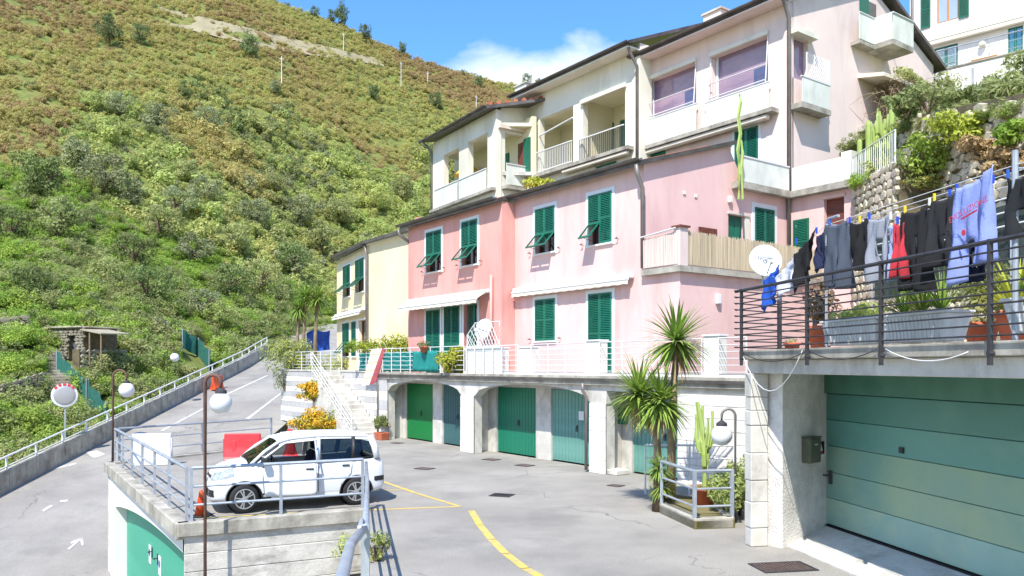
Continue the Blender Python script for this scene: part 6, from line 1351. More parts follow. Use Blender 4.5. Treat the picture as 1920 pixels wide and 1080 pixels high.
# roof and pillars
def sy(z): return .80-.17*max(0, (z-.95))/.55      # tumblehome of the sides
roof = smooth_grid([[(x, y, z-abs(y)**2*.10-max(0, abs(y)-.55)*.9) for y in (-.645, -.58, -.45, -.2, 0, .2, .45, .58, .645)] for x, z in ((.46, 1.425), (.28, 1.49), (-.1, 1.545), (-.6, 1.56), (-1.1, 1.54), (-1.45, 1.49), (-1.58, 1.44))], 'roof', paint, car, sub=2, thick=.04)
for s in (1, -1):
    for nm, pts, r in (('a_pillar', [(1.02, .73, .98), (.74, .67, 1.22), (.44, .61, 1.41), (.15, .60, 1.475)], .033), ('b_pillar', [(-.34, .775, .97), (-.36, .71, 1.2), (-.38, .62, 1.46)], .042), ('c_pillar', [(-1.08, .77, 1.0), (-1.12, .70, 1.24), (-1.12, .61, 1.45)], .05), ('d_pillar', [(-1.62, .71, .98), (-1.58, .66, 1.25), (-1.50, .58, 1.45)], .075)):
        b = MB(); b.tube([(x, y*s, z) for x, y, z in pts], r, 8); b.obj(nm, paint if nm in ('a_pillar', 'd_pillar', 'b_pillar') else trimb, car, True)
    b = MB(); b.tube([(.20, .605*s, 1.475), (-.3, .615*s, 1.505), (-1.0, .61*s, 1.49), (-1.52, .58*s, 1.43)], .036, 8); b.obj('roof_rail', paint, car, True)
def glass(pts, nm, m=cg):
    me = bpy.data.meshes.new(nm); me.from_pydata(pts, [], [tuple(range(len(pts)))]); me.materials.append(m); return put(nm, me, car)
glass([(1.04, -.69, 1.02), (1.04, .69, 1.02), (.45, .59, 1.415), (.45, -.59, 1.415)], 'windscreen'); glass([(-1.70, -.62, 1.0), (-1.70, .62, 1.0), (-1.55, .54, 1.42), (-1.55, -.54, 1.42)], 'rear_window')
for s in (1, -1):
    glass([(-.40, s*.765, .985), (-1.06, s*.765, 1.0), (-1.08, s*.63, 1.42), (-.42, s*.63, 1.43)], 'rear_door_window'); glass([(-1.14, s*.755, 1.01), (-1.56, s*.71, 1.02), (-1.50, s*.62, 1.38), (-1.16, s*.64, 1.40)], 'quarter_window')
    b = MB(); b.tube([(-.40, s*.775, .985), (-.42, s*.64, 1.43), (-1.08, s*.635, 1.42), (-1.06, s*.775, 1.0), (-.40, s*.775, .985)], .014, 5); b.obj('window_seal', trimb, car)
    b = MB(); b.tube([(-1.14, s*.765, 1.01), (-1.16, s*.645, 1.40), (-1.50, s*.625, 1.38), (-1.56, s*.715, 1.02), (-1.14, s*.765, 1.01)], .014, 5); b.obj('window_seal', trimb, car)
glass([(.92, -.75, .98), (-.30, -.775, .985), (-.32, -.63, 1.43), (.40, -.61, 1.41)], 'front_door_window')
smooth_grid([[(x, -.815+.02*abs(z-.65), z) for z in (.35, .6, .8, .96)] for x in (.78, .2, -.28)], 'front_door', paint, car, sub=1, thick=.03)
# near front door, ajar: hinged at its front edge
dr = put('front_door', None, car, (.66, .80, 0), (0, 0, R(-13)) )
bpy.data.objects.remove(dr)
dm = [[(-x, .0+.018*math.sin((z-.3)*4), z) for z in (.31, .42, .6, .78, .93, .975)] for x in (0, .35, .75, 1.075)]
dr = smooth_grid(dm, 'front_door', paint, car, sub=2, thick=.05); dr.location = (.775, .79, 0); dr.rotation_euler = (0, 0, R(-11))
b = MB(); b.tube([(.14, .0, .975), (-.10, -.06, 1.16), (-.42, -.14, 1.39), (-1.02, -.165, 1.44), (-1.07, -.03, .975)], .020, 8); b.obj('window_frame', paint, dr, True); b = MB(); b.tube([(.08, .005, .98), (-.12, -.055, 1.14), (-.43, -.135, 1.37), (-1.0, -.16, 1.42), (-1.05, -.025, .98), (.08, .005, .98)], .010, 6); b.obj('window_seal', trimb, dr)
MB().box(-1.0, -.84, .030, .052, .84, .875).obj('door_handle', trimb, dr, bevel=.008); MB().box(-1.06, .0, -.06, -.03, .35, .95).obj('door_lining', trimb, dr)
mm_ = MB(); mm_.hexa([(.02, .05, .98), (-.10, .05, .98), (-.10, .22, .99), (.05, .22, .99), (.02, .05, 1.12), (-.10, .05, 1.12), (-.10, .22, 1.13), (.04, .22, 1.13)]); mm_.obj('wing_mirror', trimb, dr, bevel=.02)
MB().hexa([(.80, -.83, .99), (.68, -.83, .99), (.68, -.98, 1.0), (.82, -.98, 1.0), (.80, -.83, 1.12), (.68, -.83, 1.12), (.68, -.98, 1.13), (.81, -.98, 1.13)]).obj('wing_mirror', trimb, car, bevel=.02)
MB().box(-1.0, -.84, .79, .825, .86, .89).obj('door_handle', trimb, car, bevel=.008)
for x0, x1 in ((-.34, -.33),): MB().box(x0, x1, .80, .822, .35, .96).obj('door_gap', trimb, car)
b = MB(); b.tube([(-1.06, .815, .98), (-1.03, .822, .7), (-.82, .824, .48), (-.80, .822, .34)], .005, 4); b.obj('door_gap', trimb, car)
MB().box(-.78, .62, .79, .80, .25, .31).obj('sill', paint, car)
# seats, dash, wheel
navy = mat('navy_fabric', '1d2740', '26304c', scale=8, rough=.95)
for x, y in ((-.05, .36), (-.05, -.36), (-.95, 0)):
    w = .24 if y else .6; se = MB(); se.box(x-.25, x+.28, y-w, y+w, .45, .62); se = se.obj('seat', navy, car, bevel=.05); q = MB(); q.hexa([(x-.32, y-w, .55), (x-.16, y-w, .55), (x-.16, y+w, .55), (x-.32, y+w, .55), (x-.44, y-w*.9, 1.12), (x-.34, y-w*.9, 1.12), (x-.34, y+w*.9, 1.12), (x-.44, y+w*.9, 1.12)]); q.obj('seat_back', navy, car, bevel=.04)
    if y: MB().box(x-.46, x-.37, y-.12, y+.12, 1.14, 1.32).obj('headrest', navy, car, bevel=.03)
MB().box(.55, 1.0, -.69, .69, .62, .98).obj('dashboard', trimb, car, bevel=.05); sw2 = MB(); sw2.tube([(.50+.05*math.sin(a*math.pi/8), .36+.18*math.cos(a*math.pi/8), .93+.18*math.sin(a*math.pi/8)) for a in range(17)], .016, 6, False); sw2.obj('steering_wheel', trimb, car)
# wheels
tyre = MB(); tyre.lathe([(.20, -.085), (.265, -.09), (.295, -.06), (.298, 0), (.295, .06), (.265, .09), (.20, .085)], (0, 0, 0), 32); tyre = tyre.mesh('tyre', M['rubber'], True)
rim = MB(); rim.lathe([(.205, .03), (.205, .085), (.185, .085), (.18, .045)], (0, 0, 0), 28); rim.lathe([(.055, .04), (.055, .075), (.03, .08)], (0, 0, 0), 12)
for k in range(5):
    for dd_ in (-.16, .16): a = 2*math.pi*k/5+dd_; a2_ = 2*math.pi*k/5+dd_*1.2; rim.hexa([(math.cos(a+e)*r, math.sin(a+e)*r, z) for z in (.05, .08) for r, e in ((.04, .25), (.04, -.25), (.19, -.07), (.19, .07))])
rim = rim.mesh('rim', mat('alloy', 'b4b8bd', 'c2c6ca', scale=4, rough=.3, metal=.6), False, 0, True); disc = MB(); disc.lathe([(.2, .0), (.2, .02)], (0, 0, 0), 20); disc = disc.mesh('brake_disc', M['dark'])
for x in (1.15, -1.15):
    for s in (1, -1):
        wq = put('wheel', tyre, car, (x, .715*s, .298), (R(-90*s), 0, R(6) if x > 0 else 0)); put('rim', rim, wq, (0, 0, .012)); put('brake_disc', disc, wq)
        ar = MB(); ar.tube([(x+.352*math.cos(a*math.pi/12), .800*s, .30+.352*math.sin(a*math.pi/12)) for a in range(13)], .016, 6, False); ar.obj('wheel_arch_trim', trimb, car)
        wl2 = MB(); wl2.tube([(x, .50*s, .30), (x, .51*s, .30)], .34, 20); wl2.obj('wheel_well', M['dark'], car)
# lamps, bumpers, plates
hl = mat('headlamp', '7d8790', 'b0b8c0', scale=14, rough=.12, spec=.9)
def body_patch(name, m, cond, off=.006):
    b = MB()
    for c, vs in bsurf:
        if cond(c): b.f.append([b.p(*(v+n*off)) for v, n in vs])
    if b.f: return b.obj(name, m, car, smooth=True)
for s in (1, -1):
    body_patch('headlight', hl, lambda c: c.y*s > .40 and c.x > 1.34 and .68+(1.72-c.x)*.22 < c.z < .80+(1.72-c.x)*.30 and c.x < 1.76)
    body_patch('indicator', M['orange'], lambda c: c.y*s > .70 and .98 < c.x < 1.03 and .70 < c.z < .73) if False else None
    q = MB(); q.hexa([(-1.60, s*.77, .98), (-1.70, s*.72, .98), (-1.70, s*.62, .98), (-1.60, s*.66, .98), (-1.50, s*.66, 1.40), (-1.58, s*.62, 1.40), (-1.58, s*.54, 1.40), (-1.50, s*.56, 1.40)]); q.obj('tail_light', mat('tail_red', 'a3202c', 'b52a34', scale=8, rough=.2), car, bevel=.012, fix=True)
    body_patch('fog_lamp_recess', trimb, lambda c: .47 < c.y*s < .70 and c.x > 1.5 and .36 < c.z < .50)
    body_patch('side_strip', trimb, lambda c: c.y*s > .7 and .24 < c.z < .30 and -.8 < c.x < .8)
    b = MB(); b.tube([(.78, .822*s, .95), (.79, .826*s, .7), (.76, .822*s, .36)], .005, 4); b.obj('wing_gap', trimb, car)
body_patch('grille', trimb, lambda c: c.x > 1.6 and abs(c.y) < .40 and .33 < c.z < .50); body_patch('upper_grille', trimb, lambda c: c.x > 1.6 and abs(c.y) < .34 and .70 < c.z < .755)
body_patch('bonnet_gap', trimb, lambda c: c.x > 1.06 and .60 < abs(c.y) < .625 and c.z > .80 and c.x < 1.6, .003); body_patch('scuttle', trimb, lambda c: .92 < c.x < 1.05 and abs(c.y) < .66 and c.z > .95, .004)
body_patch('badge', M['zinc'], lambda c: c.x > 1.6 and abs(c.y) < .05 and .60 < c.z < .69, .012)
body_patch('rear_bumper_trim', trimb, lambda c: c.x < -1.6 and abs(c.y) < .66 and .40 < c.z < .56); body_patch('rear_side_trim', trimb, lambda c: c.x < -1.55 and c.y > .60 and .50 < c.z < .60)
MB().box(1.815, 1.825, -.24, .24, .40, .50).obj('number_plate', M['whitep'], car); MB().box(-1.845, -1.815, -.26, .26, .66, .76).obj('number_plate', M['whitep'], car)
for y in (-.3, .25): MB().tube([(1.03, y, 1.04), (.84, y+.35, 1.17)], .008, 5).obj('wiper', trimb, car)
MB().tube([(.1, 0, 1.52), (-.05, 0, 1.75)], .005, 5).obj('aerial', trimb, car)
# ================================================================ yucca planter by the garage corner
kA, kB, kC, kD, kE = G(1237, 962), G(1303, 993), G(1378, 990), Vector((4.3, 16.8, 0)), Vector((3.2, 18.2, 0))
pk = thing('planter_kerb', 'low kerbed planting island at the garage corner', 'planter', kB)
def rel(p): return (p.x-kB.x, p.y-kB.y)
for a, b in ((kA, kB), (kB, kC), (kC, kD), (kE, kA)):
    d = (b-a).normalized()*.02; n_ = Vector((-d.y, d.x, 0)).normalized()*.16; q = [a+d, b-d, b-d+n_, a+d+n_]; MB().prism([rel(v) for v in q], 0, .20).obj('kerb_stone', M['concrete_d'], pk, bevel=.015, fix=True)
MB().prism([rel(v*1.0) for v in (kA, kB, kC, kD, kE)], .002, .15).obj('soil', M['earth'], pk, fix=True)
zk = Vector((0, 0, .2)); inn = lambda a: a+(Vector((3.6, 16.2, 0))-a)*.06+zk
rail_run('planter_railing', 'grey railing on the kerb of the planting island', [inn(kE), inn(kA), inn(kB), inn(kC)], 3, .85, 1.6, M['zinc'], .03, .022, rz0=.2, square=.06)
rail_run('step_railing', 'pale railing behind the planting island', [Vector((3.1, 18.6, .0)), Vector((5.1, 18.4, .0))], 3, 1.15, 1.2, M['white_rail'], .02, .018, rz0=.55)
def yucca(label, base, h, heads, lean=(0, 0), r=.07, seed=1, name='yucca_tree', group=None, tm='barkp', L=.75, wd=.028, dead=True):
    o = thing(name, label, 'palm', base, 0, group); g = random.Random(seed); b = MB(); b.tube([(0, 0, -.05), (lean[0]*.3, lean[1]*.3, h*.5), (lean[0], lean[1], h)], [r*1.5, r, r*.8], 8)
    for k, (dx, dy, dz, s) in enumerate(heads):
        p = (lean[0]+dx, lean[1]+dy, h+dz)
        if abs(dx)+abs(dy) > .05: b.tube([(lean[0]*.6, lean[1]*.6, h*.62), (lean[0]*.8+dx*.7, lean[1]*.8+dy*.7, h*.8+dz*.5), p], [r*.8, r*.7, r*.6], 7)
        V, F = blades(210, L*s, wd*s, seed*10+k, .55, -.8, 1.0, 4, .04); put('leaf_head', np_mesh('leaf_head', V, F, M['yucca']), o, p)
        if dead: V, F = blades(46, L*s*.8, wd*.6*s, seed*10+k+5, .9, -1.0, -.6, 3, .04); put('dead_leaves', np_mesh('dead_leaves', V, F, M['dry']), o, (p[0], p[1], p[2]-.1))
    b.obj('trunk', M[tm], o, True); return o
yb = G(1255, 945); yucca('tall yucca with the highest leaf head in the planting island', Vector((3.35, 16.9, .1)), CAMZ+(685-640)/1500*16.9-.1, [(0, 0, 0, 1.0)], (.12, 0), .075, 3, L=.98, wd=.034)
yucca('lower yucca with two leaf heads left of the tall one', Vector((3.12, 17.0, .1)), 2.25, [(-.30, .1, .02, 1.0), (.12, -.1, -.12, .95)], (-.1, 0), .08, 4, L=.95, wd=.034)
yucca('small young yucca at the left foot of the island', Vector((3.02, 16.45, .05)), .85, [(0, 0, 0, .62), (.05, 0, -.4, .6)], (0, 0), .10, 5, L=.6, wd=.022, dead=False, tm='bark')
g = random.Random(12); ar_ = [([(0, 0, 0), (0, 0, .6), (-.06, 0, 1.2), (-.15, 0, 1.75)], .07)]
for k in range(7):
    a = k*.9; r = g.uniform(.08, .24); z0 = g.uniform(.3, .95); h = g.uniform(.5, 1.0); ar_.append(([(0, 0, z0), (math.cos(a)*r*.7, math.sin(a)*r*.5, z0+.12), (math.cos(a)*r, math.sin(a)*r*.6, z0+.35), (math.cos(a)*r, math.sin(a)*r*.6, z0+h)], .05))
cactus('potted_cactus', 'tall green column cactus in a terracotta pot inside the island', Vector((3.95, 16.4, .5)), ar_)
tuft('terracotta_pot', 'wide terracotta pot holding the tall cactus', Vector((3.95, 16.4, .16)), [('soil_moss', leaves(120, (.22, .22, .04), .05, 3), 'mid', (0, 0, .36))], pot(.27, .36), 'pot')
bush('ivy_bush', 'bright green leafy bush in the right end of the island', Vector((4.15, 15.5, .15)), (.40, .55, .50), 1700, .075, 'bright', 71); bush('ivy_bush', 'green creeper climbing beside the grey lamp', Vector((4.55, 16.0, .1)), (.3, .5, .7), 1200, .075, 'bright', 72)
bn = thing('stone_bench', 'low pale stone bench inside the island', 'bench', Vector((3.75, 17.0, .15)), R(-20)); MB().box(-.55, .55, -.2, .2, .30, .38).obj('seat', M['concrete'], bn, bevel=.01)
for x in (-.4, .4): MB().box(x-.06, x+.06, -.15, .15, 0, .299).obj('leg', M['concrete'], bn)
# ================================================================ terrace dressing at the left
def on_t(px, py, t): s, z = onT(px, py, t); return W(s, t, z)
for px0, px1, lb in ((674, 712, 'teal cloth tied along the left end of the terrace railing'), (716, 778, 'teal cloth tied behind the railing bars in the middle'), (779, 826, 'teal cloth hanging in front of the railing below the red flower pot'), (832, 850, 'teal cloth scrap right of the leafy bush')):
    a, b = onT(px0, 700, 15.05)[0], onT(px1, 700, 15.05)[0]; tt = 15.06 if px0 != 779 else 14.93; n = 22; V = []; F = []
    for j in range(7):
        for i in range(n+1):
            x = a+(b-a)*i/n; V.append((x-a, .025*math.sin(i*1.1+j*.7)+.015*math.sin(i*2.7), .02+.80*(1-j/6)-.06*math.sin(i*.9)**2*(j == 0)))
    for j in range(6):
        for i in range(n): q = j*(n+1)+i; F.append((q, q+1, q+n+2, q+n+1))
    me = bpy.data.meshes.new('teal_cloth'); me.from_pydata(V, [], F); me.materials.append(M['tealcloth']); me.shade_smooth(); o = tag(put('teal_cloth', me, None, W(a, tt, 2.74), (0, 0, ANG)), lb, 'cloth', 'teal cloths on the terrace railing'); o.modifiers.new('t', 'SOLIDIFY').thickness = .012
bush('terrace_bush', 'yellow-green leafy bush on the terrace railing', on_t(848, 700, 15.0)+Vector((0, 0, .05)), (.72, .5, .62), 1900, .10, 'yellowg', 81); bush('terrace_bush', 'rounded leafy bush at the left end of the striped wall', W(-42.2, 15.9, 2.75), (1.5, 1.2, 1.15), 2600, .13, 'mid', 82, extra=('yellowg', 900, .11))
bush('terrace_bush', 'yellow-green shrubs in front of the cream wall', on_t(735, 675, 15.9)+Vector((0, 0, .1)), (1.5, .5, .62), 1900, .11, 'yellowg', 83); bush('terrace_bush', 'low plants behind the left railing', W(-38.5, 16.4, 2.75), (1.6, .5, .5), 1300, .10, 'bright', 84); bush('terrace_bush', 'flowering plants at the corner post of the terrace', on_t(678, 668, 15.4), (.7, .4, .45), 1000, .09, 'grass', 86, extra=('flower', 60, .06))
bush('hanging_shrub', 'ivy trailing down over the end of the striped wall', W(-42.3, 15.5, 1.7), (.7, .12, .9), 700, .08, 'deep', 85)
bush('yellow_flower_bush', 'large orange-yellow flowering bush at the foot of the stairs', W(-33.3, 13.75, 0), (1.35, .7, .66), 900, .11, 'grass', 87, extra=('flower', 3600, .10), clumps=30, clump_r=.34); bush('yellow_flower_bush', 'orange-yellow flowers hanging halfway up the stairs', W(-35.0, 14.2, 1.45), (.95, .45, .55), 500, .11, 'grass', 88, extra=('flower', 2200, .10), clumps=26, clump_r=.34)
tuft('flower_pot', 'terracotta pot with pink flowers hooked on the teal cloth railing', on_t(795, 658, 14.85)-Vector((0, 0, .06)), [('flowers', leaves(260, (.3, .2, .14), .06, 5), 'mid', (0, 0, .28)), ('blossom', leaves(160, (.32, .22, .16), .05, 6), 'rust', (0, 0, .32))], pot(.17, .22), 'pot')
tuft('potted_shrub', 'round brown-green shrub in a terracotta box beside the green garage door', onT and W(onT(741, 819, 15.3)[0], 15.05-.35, 0), [('foliage', leaves(1300, (.42, .38, .38), .07, 7, clumps=18), 'deep', (0, 0, .72)), ('dry_tips', leaves(300, (.44, .4, .4), .05, 8, clumps=18), 'rust', (0, 0, .74))], lambda o: (MB().hexa([(-.26, -.16, 0), (.26, -.16, 0), (.26, .16, 0), (-.26, .16, 0), (-.34, -.2, .3), (.34, -.2, .3), (.34, .2, .3), (-.34, .2, .3)]).obj('planter_box', M['terracotta'], o, bevel=.015)), 'potted plant', rz=ANG)
# rug hung out over the railing
ra, rb2 = on_t(706, 655, 14.9), on_t(690, 722, 14.6)
rgm = mat('rug_top', 'cfc4ae', 'ddd3c0', scale=5, rough=.95, stretch=(1, 1, 6)); rg_ = thing('hanging_rug', 'pale striped rug with red underside hung slantwise over the terrace railing', 'rug', ra, ANG)
dl = rb2-ra; dl = Vector((dl.x*ES.x+dl.y*ES.y, dl.x*ET.x+dl.y*ET.y, dl.z)); wv2 = Vector((.72, .12, .05))
b = MB(); b.hexa([tuple(dl-wv2*.5), tuple(dl+wv2*.22), tuple(wv2*.62), tuple(-wv2*.4), tuple(dl-wv2*.5+Vector((0, -.05, 0))), tuple(dl+wv2*.22+Vector((0, -.05, 0))), tuple(wv2*.62+Vector((0, -.05, 0))), tuple(-wv2*.4+Vector((0, -.05, 0)))]); b.obj('face', rgm, rg_, fix=True)
b = MB(); b.hexa([tuple(dl+wv2*.225), tuple(dl+wv2*.40+Vector((0, .2, .1))), tuple(wv2*.72+Vector((0, .1, .0))), tuple(wv2*.625)]+[tuple(Vector(q)+Vector((0, -.04, 0))) for q in (dl+wv2*.225, dl+wv2*.40+Vector((0, .2, .1)), wv2*.72+Vector((0, .1, 0)), wv2*.625)]); b.obj('underside', mat('rug_red', 'b05560', 'bc626a', scale=5, rough=.95), rg_, fix=True)
for k in range(4): f1, f2 = .12+k*.22, .17+k*.22; b = MB(); b.hexa([tuple(dl*f2-wv2*(.40+.1*f2)+Vector((0, -.051, 0))), tuple(dl*f2+wv2*(.60-.39*f2)+Vector((0, -.051, 0))), tuple(dl*f1+wv2*(.60-.39*f1)+Vector((0, -.051, 0))), tuple(dl*f1-wv2*(.40+.1*f1)+Vector((0, -.051, 0)))]+[tuple(q+Vector((0, -.006, 0))) for q in (dl*f2-wv2*(.40+.1*f2)+Vector((0, -.051, 0)), dl*f2+wv2*(.60-.39*f2)+Vector((0, -.051, 0)), dl*f1+wv2*(.60-.39*f1)+Vector((0, -.051, 0)), dl*f1-wv2*(.40+.1*f1)+Vector((0, -.051, 0)))]); b.obj('stripe', mat('rug_stripe', 'b4ae94', rough=.95), rg_, fix=True)
# satellite dishes
def dish(label, p, r, rz, tilt, name_text=None, feed=1):
    o = thing('satellite_dish', label, 'satellite dish', p, rz); prof_ = [(r*k/8, .16*r*(k/8)**2) for k in range(1, 9)]; b = MB(); n = 32
    rings = [[b.p(rr_*math.cos(2*math.pi*i/n), rr_*math.sin(2*math.pi*i/n), zz_) for i in range(n)] for rr_, zz_ in prof_]; c0_ = b.p(0, 0, 0)
    for A, B in zip(rings, rings[1:]):
        for i in range(n): b.f.append([A[i], A[(i+1) % n], B[(i+1) % n], B[i]])
    for i in range(n): b.f.append([c0_, rings[0][(i+1) % n], rings[0][i]][::-1])
    d = b.obj('reflector', mat('dish_white', 'ccd2da', 'd6dbe2', scale=3, rough=.5), o, True, rot=(R(90-tilt), 0, 0)); d.modifiers.new('t', 'SOLIDIFY').thickness = .012; b2 = MB(); b2.tube([(r*math.cos(2*math.pi*i/n), r*math.sin(2*math.pi*i/n), .16*r) for i in range(n+1)], .012, 6, False); b2.obj('rim', M['whitep'], d)
    if name_text: text(name_text, r*.24, M['dark'], d, (0, r*.18, .05*r+.03), (0, 0, 0), ext=.002)
    MB().tube([(0, -r*.92, .10), (0, -r*.75, r*.55), (.02, -r*.45, r*.95)], .014, 6).obj('feed_arm', M['zinc'], o, rot=(R(90-tilt), 0, 0)); MB().lathe([(.03, 0), (.045, .04), (.03, .14)], (.02, -r*.45, r*.93), 10).obj('receiver', M['whitep'], o, rot=(R(90-tilt), 0, 0)); MB().tube([(0, .02, -.05), (0, .16, -.1), (0, .16, -r*1.5)], .022, 8).obj('mast', M['zinc'], o); return o
d_ = W(-14.2, 18.9, 0); Yd = d_.y-1.5; dish('large round satellite dish with black lettering beside the reed screen', atY(1434, 490, 18.0), 30*18.0/1500, R(0), 12, 'TechniSat'); dish('small pale satellite dish on the lattice partition of the terrace', on_t(908, 618, 15.35), .36, R(-40), 15)
lt2 = thing('lattice_partition', 'white lattice partition on the parapet beside the small dish', 'partition', W(onT(876, 640, 15.16)[0], 15.16, 3.6), ANG); a = onT(937, 640, 15.16)[0]-onT(876, 640, 15.16)[0]; b = MB()
MB().tube([(0, 0, .02), (0, 0, .45), (.5, 0, .85), (a, 0, .85), (a, 0, .02), (0, 0, .02)], .022, 6, False).obj('frame', M['white_rail'], lt2)
for k in range(12):
    for sgx in (1, -1):
        x = k*a/11; x2 = x+sgx*.5; z2 = .8
        if x2 < 0: z2 = .05+.75*x/.5; x2 = 0
        if x2 > a: z2 = .05+.75*(a-x)/.5; x2 = a
        zmax = min(.85, .45+x2*.8) if x2 < .5 else .85
        b.tube([(x, 0, .05), (x2, 0, min(z2, zmax))], .010, 4, False)
b.obj('lattice', M['white_rail'], lt2)
# terrace greenery on the roof terrace behind the pink eave
bush('roof_plant', 'yellow-green plant showing over the pink house eave', on_t(1012, 352, 20.3)-Vector((0, 0, .1)), (.85, .4, .35), 700, .16, 'yellowg', 89, aspect=.35)
# ================================================================ palms, tarp and growth at the road bend
for px, y1, y0, lb, s in ((556, 640, 578, 'left palm of the pair before the cream house', .9), (590, 660, 560, 'taller palm with a single head before the cream house', .95), (568, 628, 556, 'palm between the two others at the bend', .9)):
    Y = 45.5; b_ = atY(px, y1, Y); yucca(lb, Vector((b_.x, b_.y, 2.75)), CAMZ+(685-y0)/1500*Y-2.75, [(0, 0, 0, 1.0)], (.15, 0), .10, px, group='palms at the road bend', L=1.15*s, wd=.035)
tp = atY(597, 655, 46.5); V = []; F = []
for j in range(7):
    for i in range(9): V.append((i*.17-.7, .08*math.sin(i+j*.8), .95-j*.2+.12*math.sin(i*.7)*(j < 2)+.03*i))
for j in range(6):
    for i in range(8): q = j*9+i; F.append((q, q+1, q+10, q+9))
me = bpy.data.meshes.new('blue_tarp'); me.from_pydata(V, [], F); me.materials.append(mat('blue_tarp', '1c48a8', '2858ba', scale=3, rough=.5)); o = tag(put('blue_tarp', me, None, tp), 'bright blue tarpaulin hung between the palms', 'tarpaulin'); o.modifiers.new('t', 'SOLIDIFY').thickness = .02
# ================================================================ terraces beyond the parapet: hut, stairs, netting, walls
HT = thing('stone_hut', 'small ruined stone hut on the old terraces', 'hut', solve(122, 676)+Vector((0, 0, -.2)), R(-24)); HT.scale = (.86, .86, .86); g = random.Random(31)
stg = [m.mesh('stone', M['stone_g']) for m in STN]
def stone_face(o, x0, x1, z0, z1, y, rz=0, holes=(), hs=(.16, .28), fx=None):
    z = z0
    while z < z1:
        hr = g.uniform(*hs); x = x0
        while x < x1:
            w = hr*g.uniform(1.1, 2.2); cx, cz = x+w/2, z+hr/2
            if not any(a < cx < b and c < cz < d for a, b, c, d in holes): p = fx(cx, y, cz) if fx else (cx, y, cz); put('stone', stg[g.randrange(10)], o, p, (0, 0, rz+R(90)), (.10, w*.55, hr*.55))
            x += w*1.02
        z += hr*1.01
MB().box(-1.9, .35, .05, 3, 0, 2.5).obj('core', M['mortar'], HT); MB().box(1.25, 1.9, .05, 3, 0, 2.5).obj('core', M['mortar'], HT); MB().box(.35, 1.25, .4, .6, 0, 2.0).obj('door', mat('grey_door', '4a5058', '5c636b', scale=4, rough=.8, stretch=(6, 6, .5)), HT); MB().box(.35, 1.25, .05, 3, 2.0, 2.5).obj('core', M['mortar'], HT)
stone_face(HT, -1.95, 1.95, 0, 2.5, .02, 0, [(.35, 1.25, 0, 2.0)]); MB().box(-2.1, 2.0, -.25, 3.2, 2.52, 2.66).obj('roof', M['stone_g'], HT, bevel=.05)
b = MB(); b.hexa([(2.0, -.3, 2.35), (4.2, -.3, 2.0), (4.2, 2.2, 2.05), (2.0, 2.2, 2.4), (2.0, -.3, 2.43), (4.2, -.3, 2.08), (4.2, 2.2, 2.13), (2.0, 2.2, 2.48)]); b.obj('lean_to_roof', mat('old_board', '8f8672', 'a79e88', scale=3, rough=.9), HT)
for x in (2.9, 4.1): MB().tube([(x, -.2, -.4), (x, -.2, 2.1)], .05, 6).obj('lean_to_post', M['barkp'], HT)
def dry_wall(label, p0, p1, h):
    a, L = seg_frame(p0, p1); o = thing('dry_stone_wall', label, 'stone wall', p0, a, 'dry stone terrace walls'); dz = (p1.z-p0.z)/L; b = MB(); b.hexa([(0, .06, -.6), (L, .06, L*dz-.6), (L, .7, L*dz-.6), (0, .7, -.6), (0, .06, h), (L, .06, h+L*dz), (L, .7, h+L*dz), (0, .7, h)]); b.obj('core', M['mortar'], o)
    stone_face(o, 0, L, -.2, h, .02, hs=(.22, .4), fx=lambda x, y, z: (x, y, z+dz*x))
dry_wall('dry stone wall stepping up left of the hut', solve(-5, 628), solve(50, 628), 1.2); dry_wall('dry stone wall below the hut terrace', solve(150, 700), solve(235, 690), 1.1); dry_wall('dry stone wall under the lower terrace', solve(0, 752), solve(80, 745), 1.0); dry_wall('low dry stone wall near the right netting', solve(290, 632), solve(340, 640), 1.1)
h0, h1 = solve(120, 756), solve(92, 668); hv = h1-h0; hs = thing('hill_steps', 'stone steps climbing the terraces to the hut', 'stairs', h0, math.atan2(hv.y, hv.x)); nst = 18; hl_ = hv.xy.length/nst
for k in range(nst): MB().box(k*hl_, k*hl_+hl_*1.1, -.75, .75, hv.z/nst*k-.8, hv.z/nst*k+.30).obj('step', M['stone_g'], hs, bevel=.03)
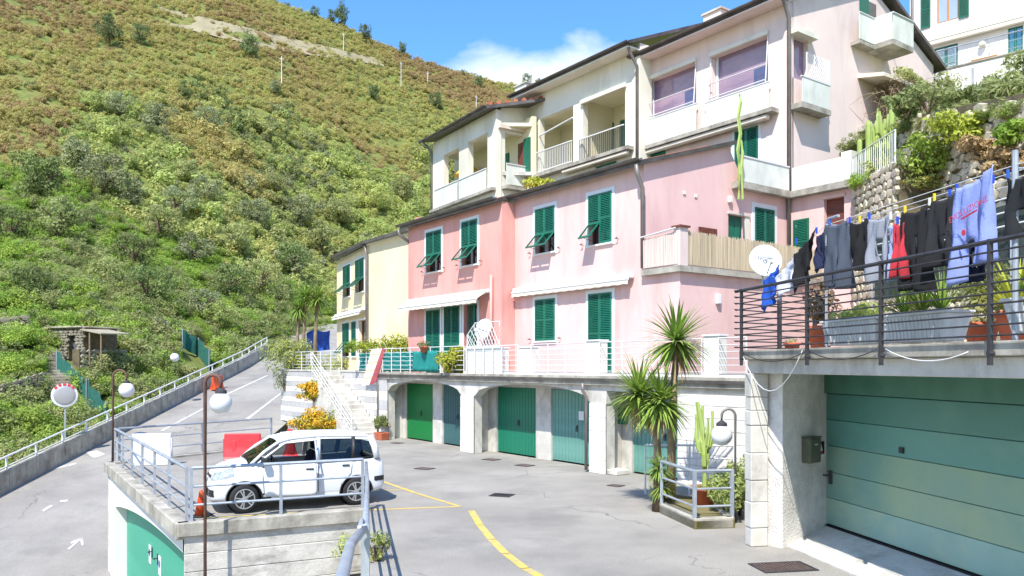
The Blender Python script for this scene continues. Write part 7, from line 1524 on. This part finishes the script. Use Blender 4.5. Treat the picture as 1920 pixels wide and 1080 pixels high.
def net(label, pts, h):
    V = []; F = []; n = 8; P = []
    for a, b in zip(pts, pts[1:]):
        for k in range(n): P.append(a+(b-a)*k/n)
    P.append(pts[-1]); o = thing('green_netting', label, 'netting', pts[0], 0, 'green netting fences on the terraces'); b_ = MB(tuple(pts[0]))
    for i, (a, c) in enumerate(zip(P, P[1:])): w1, w2 = .06*math.sin(i*1.3), .06*math.sin((i+1)*1.3); b_.face([(a.x+w1, a.y, a.z), (c.x+w2, c.y, c.z), (c.x+w2*2, c.y, c.z+h), (a.x+w1*2, a.y, a.z+h)])
    m_ = b_.obj('net', M['netting'], o); m_.modifiers.new('t', 'SOLIDIFY').thickness = .015
    for p in pts: q = p-pts[0]; MB().tube([(q.x, q.y, q.z-.4), (q.x, q.y, q.z+h+.1)], .035, 6).obj('post', M['zinc'], o)
net('teal green netting fence descending beside the hill steps to the parapet', [solve(106, 704), solve(135, 728), solve(162, 760), solve(198, 800)], 1.25)
net('teal green netting fence near the end of the parapet', [solve(342, 655), solve(372, 672), solve(392, 690)], 1.4)
for i, (px, py, Y, r, kd, lb) in enumerate([(30, 640, 50, 1.9, 'bright', 'bright green bush mass at the left edge below the stone wall'), (70, 830, 38, 1.9, 'bright', 'bright green bush behind the parapet at the lower left'), (20, 850, 35, 1.5, 'mid', 'green bush at the lower left corner behind the parapet'), (100, 815, 40, 1.5, 'bright', 'bright green bush behind the traffic mirror'), (165, 820, 38, 1.2, 'mid', 'leafy bush right of the traffic mirror'), (215, 770, 44, 1.5, 'bright', 'bright bush behind the far left lamp'), (255, 735, 47, 1.5, 'mid', 'bush above the parapet right of the far left lamp'), (215, 672, 58, 1.7, 'mid', 'round bush right of the hut lean-to'), (250, 650, 60, 2.4, 'mid', 'large bush on the middle terrace'), (290, 690, 54, 1.8, 'deep', 'dark bush near the thin lamp'), (345, 690, 56, 1.5, 'mid', 'bush behind the thin lamp at the parapet'), (435, 650, 66, 2.2, 'mid', 'bush at the end of the parapet railing'), (480, 640, 70, 2.0, 'deep', 'dark bush at the top of the ramp'), (40, 735, 46, 1.6, 'mid', 'bush between the stairs and the left edge'), (200, 620, 66, 2.6, 'bright', 'bright bush above the hut lean-to'), (310, 620, 68, 2.4, 'mid', 'bush above the right netting'), (0, 760, 42, 1.6, 'bright', 'bright bush cut by the left edge'), (20, 690, 47, 1.7, 'bright', 'bright bush below the terrace wall at the left edge'), (50, 800, 40, 1.6, 'bright', 'bright bush in front of the hill stairs')]):
    p = solve(px, py+18); r *= p.y/Y; bush('terrace_shrub', lb, p-Vector((0, 0, r*.25)), (r*.85, r*.8, r*.62), int(1500+r*400), .17 if Y > 50 else .14, 'lush' if kd == 'bright' else kd, 200+i, group='bushes on the old terraces', clumps=20, clump_r=.36, bottom=-.2)
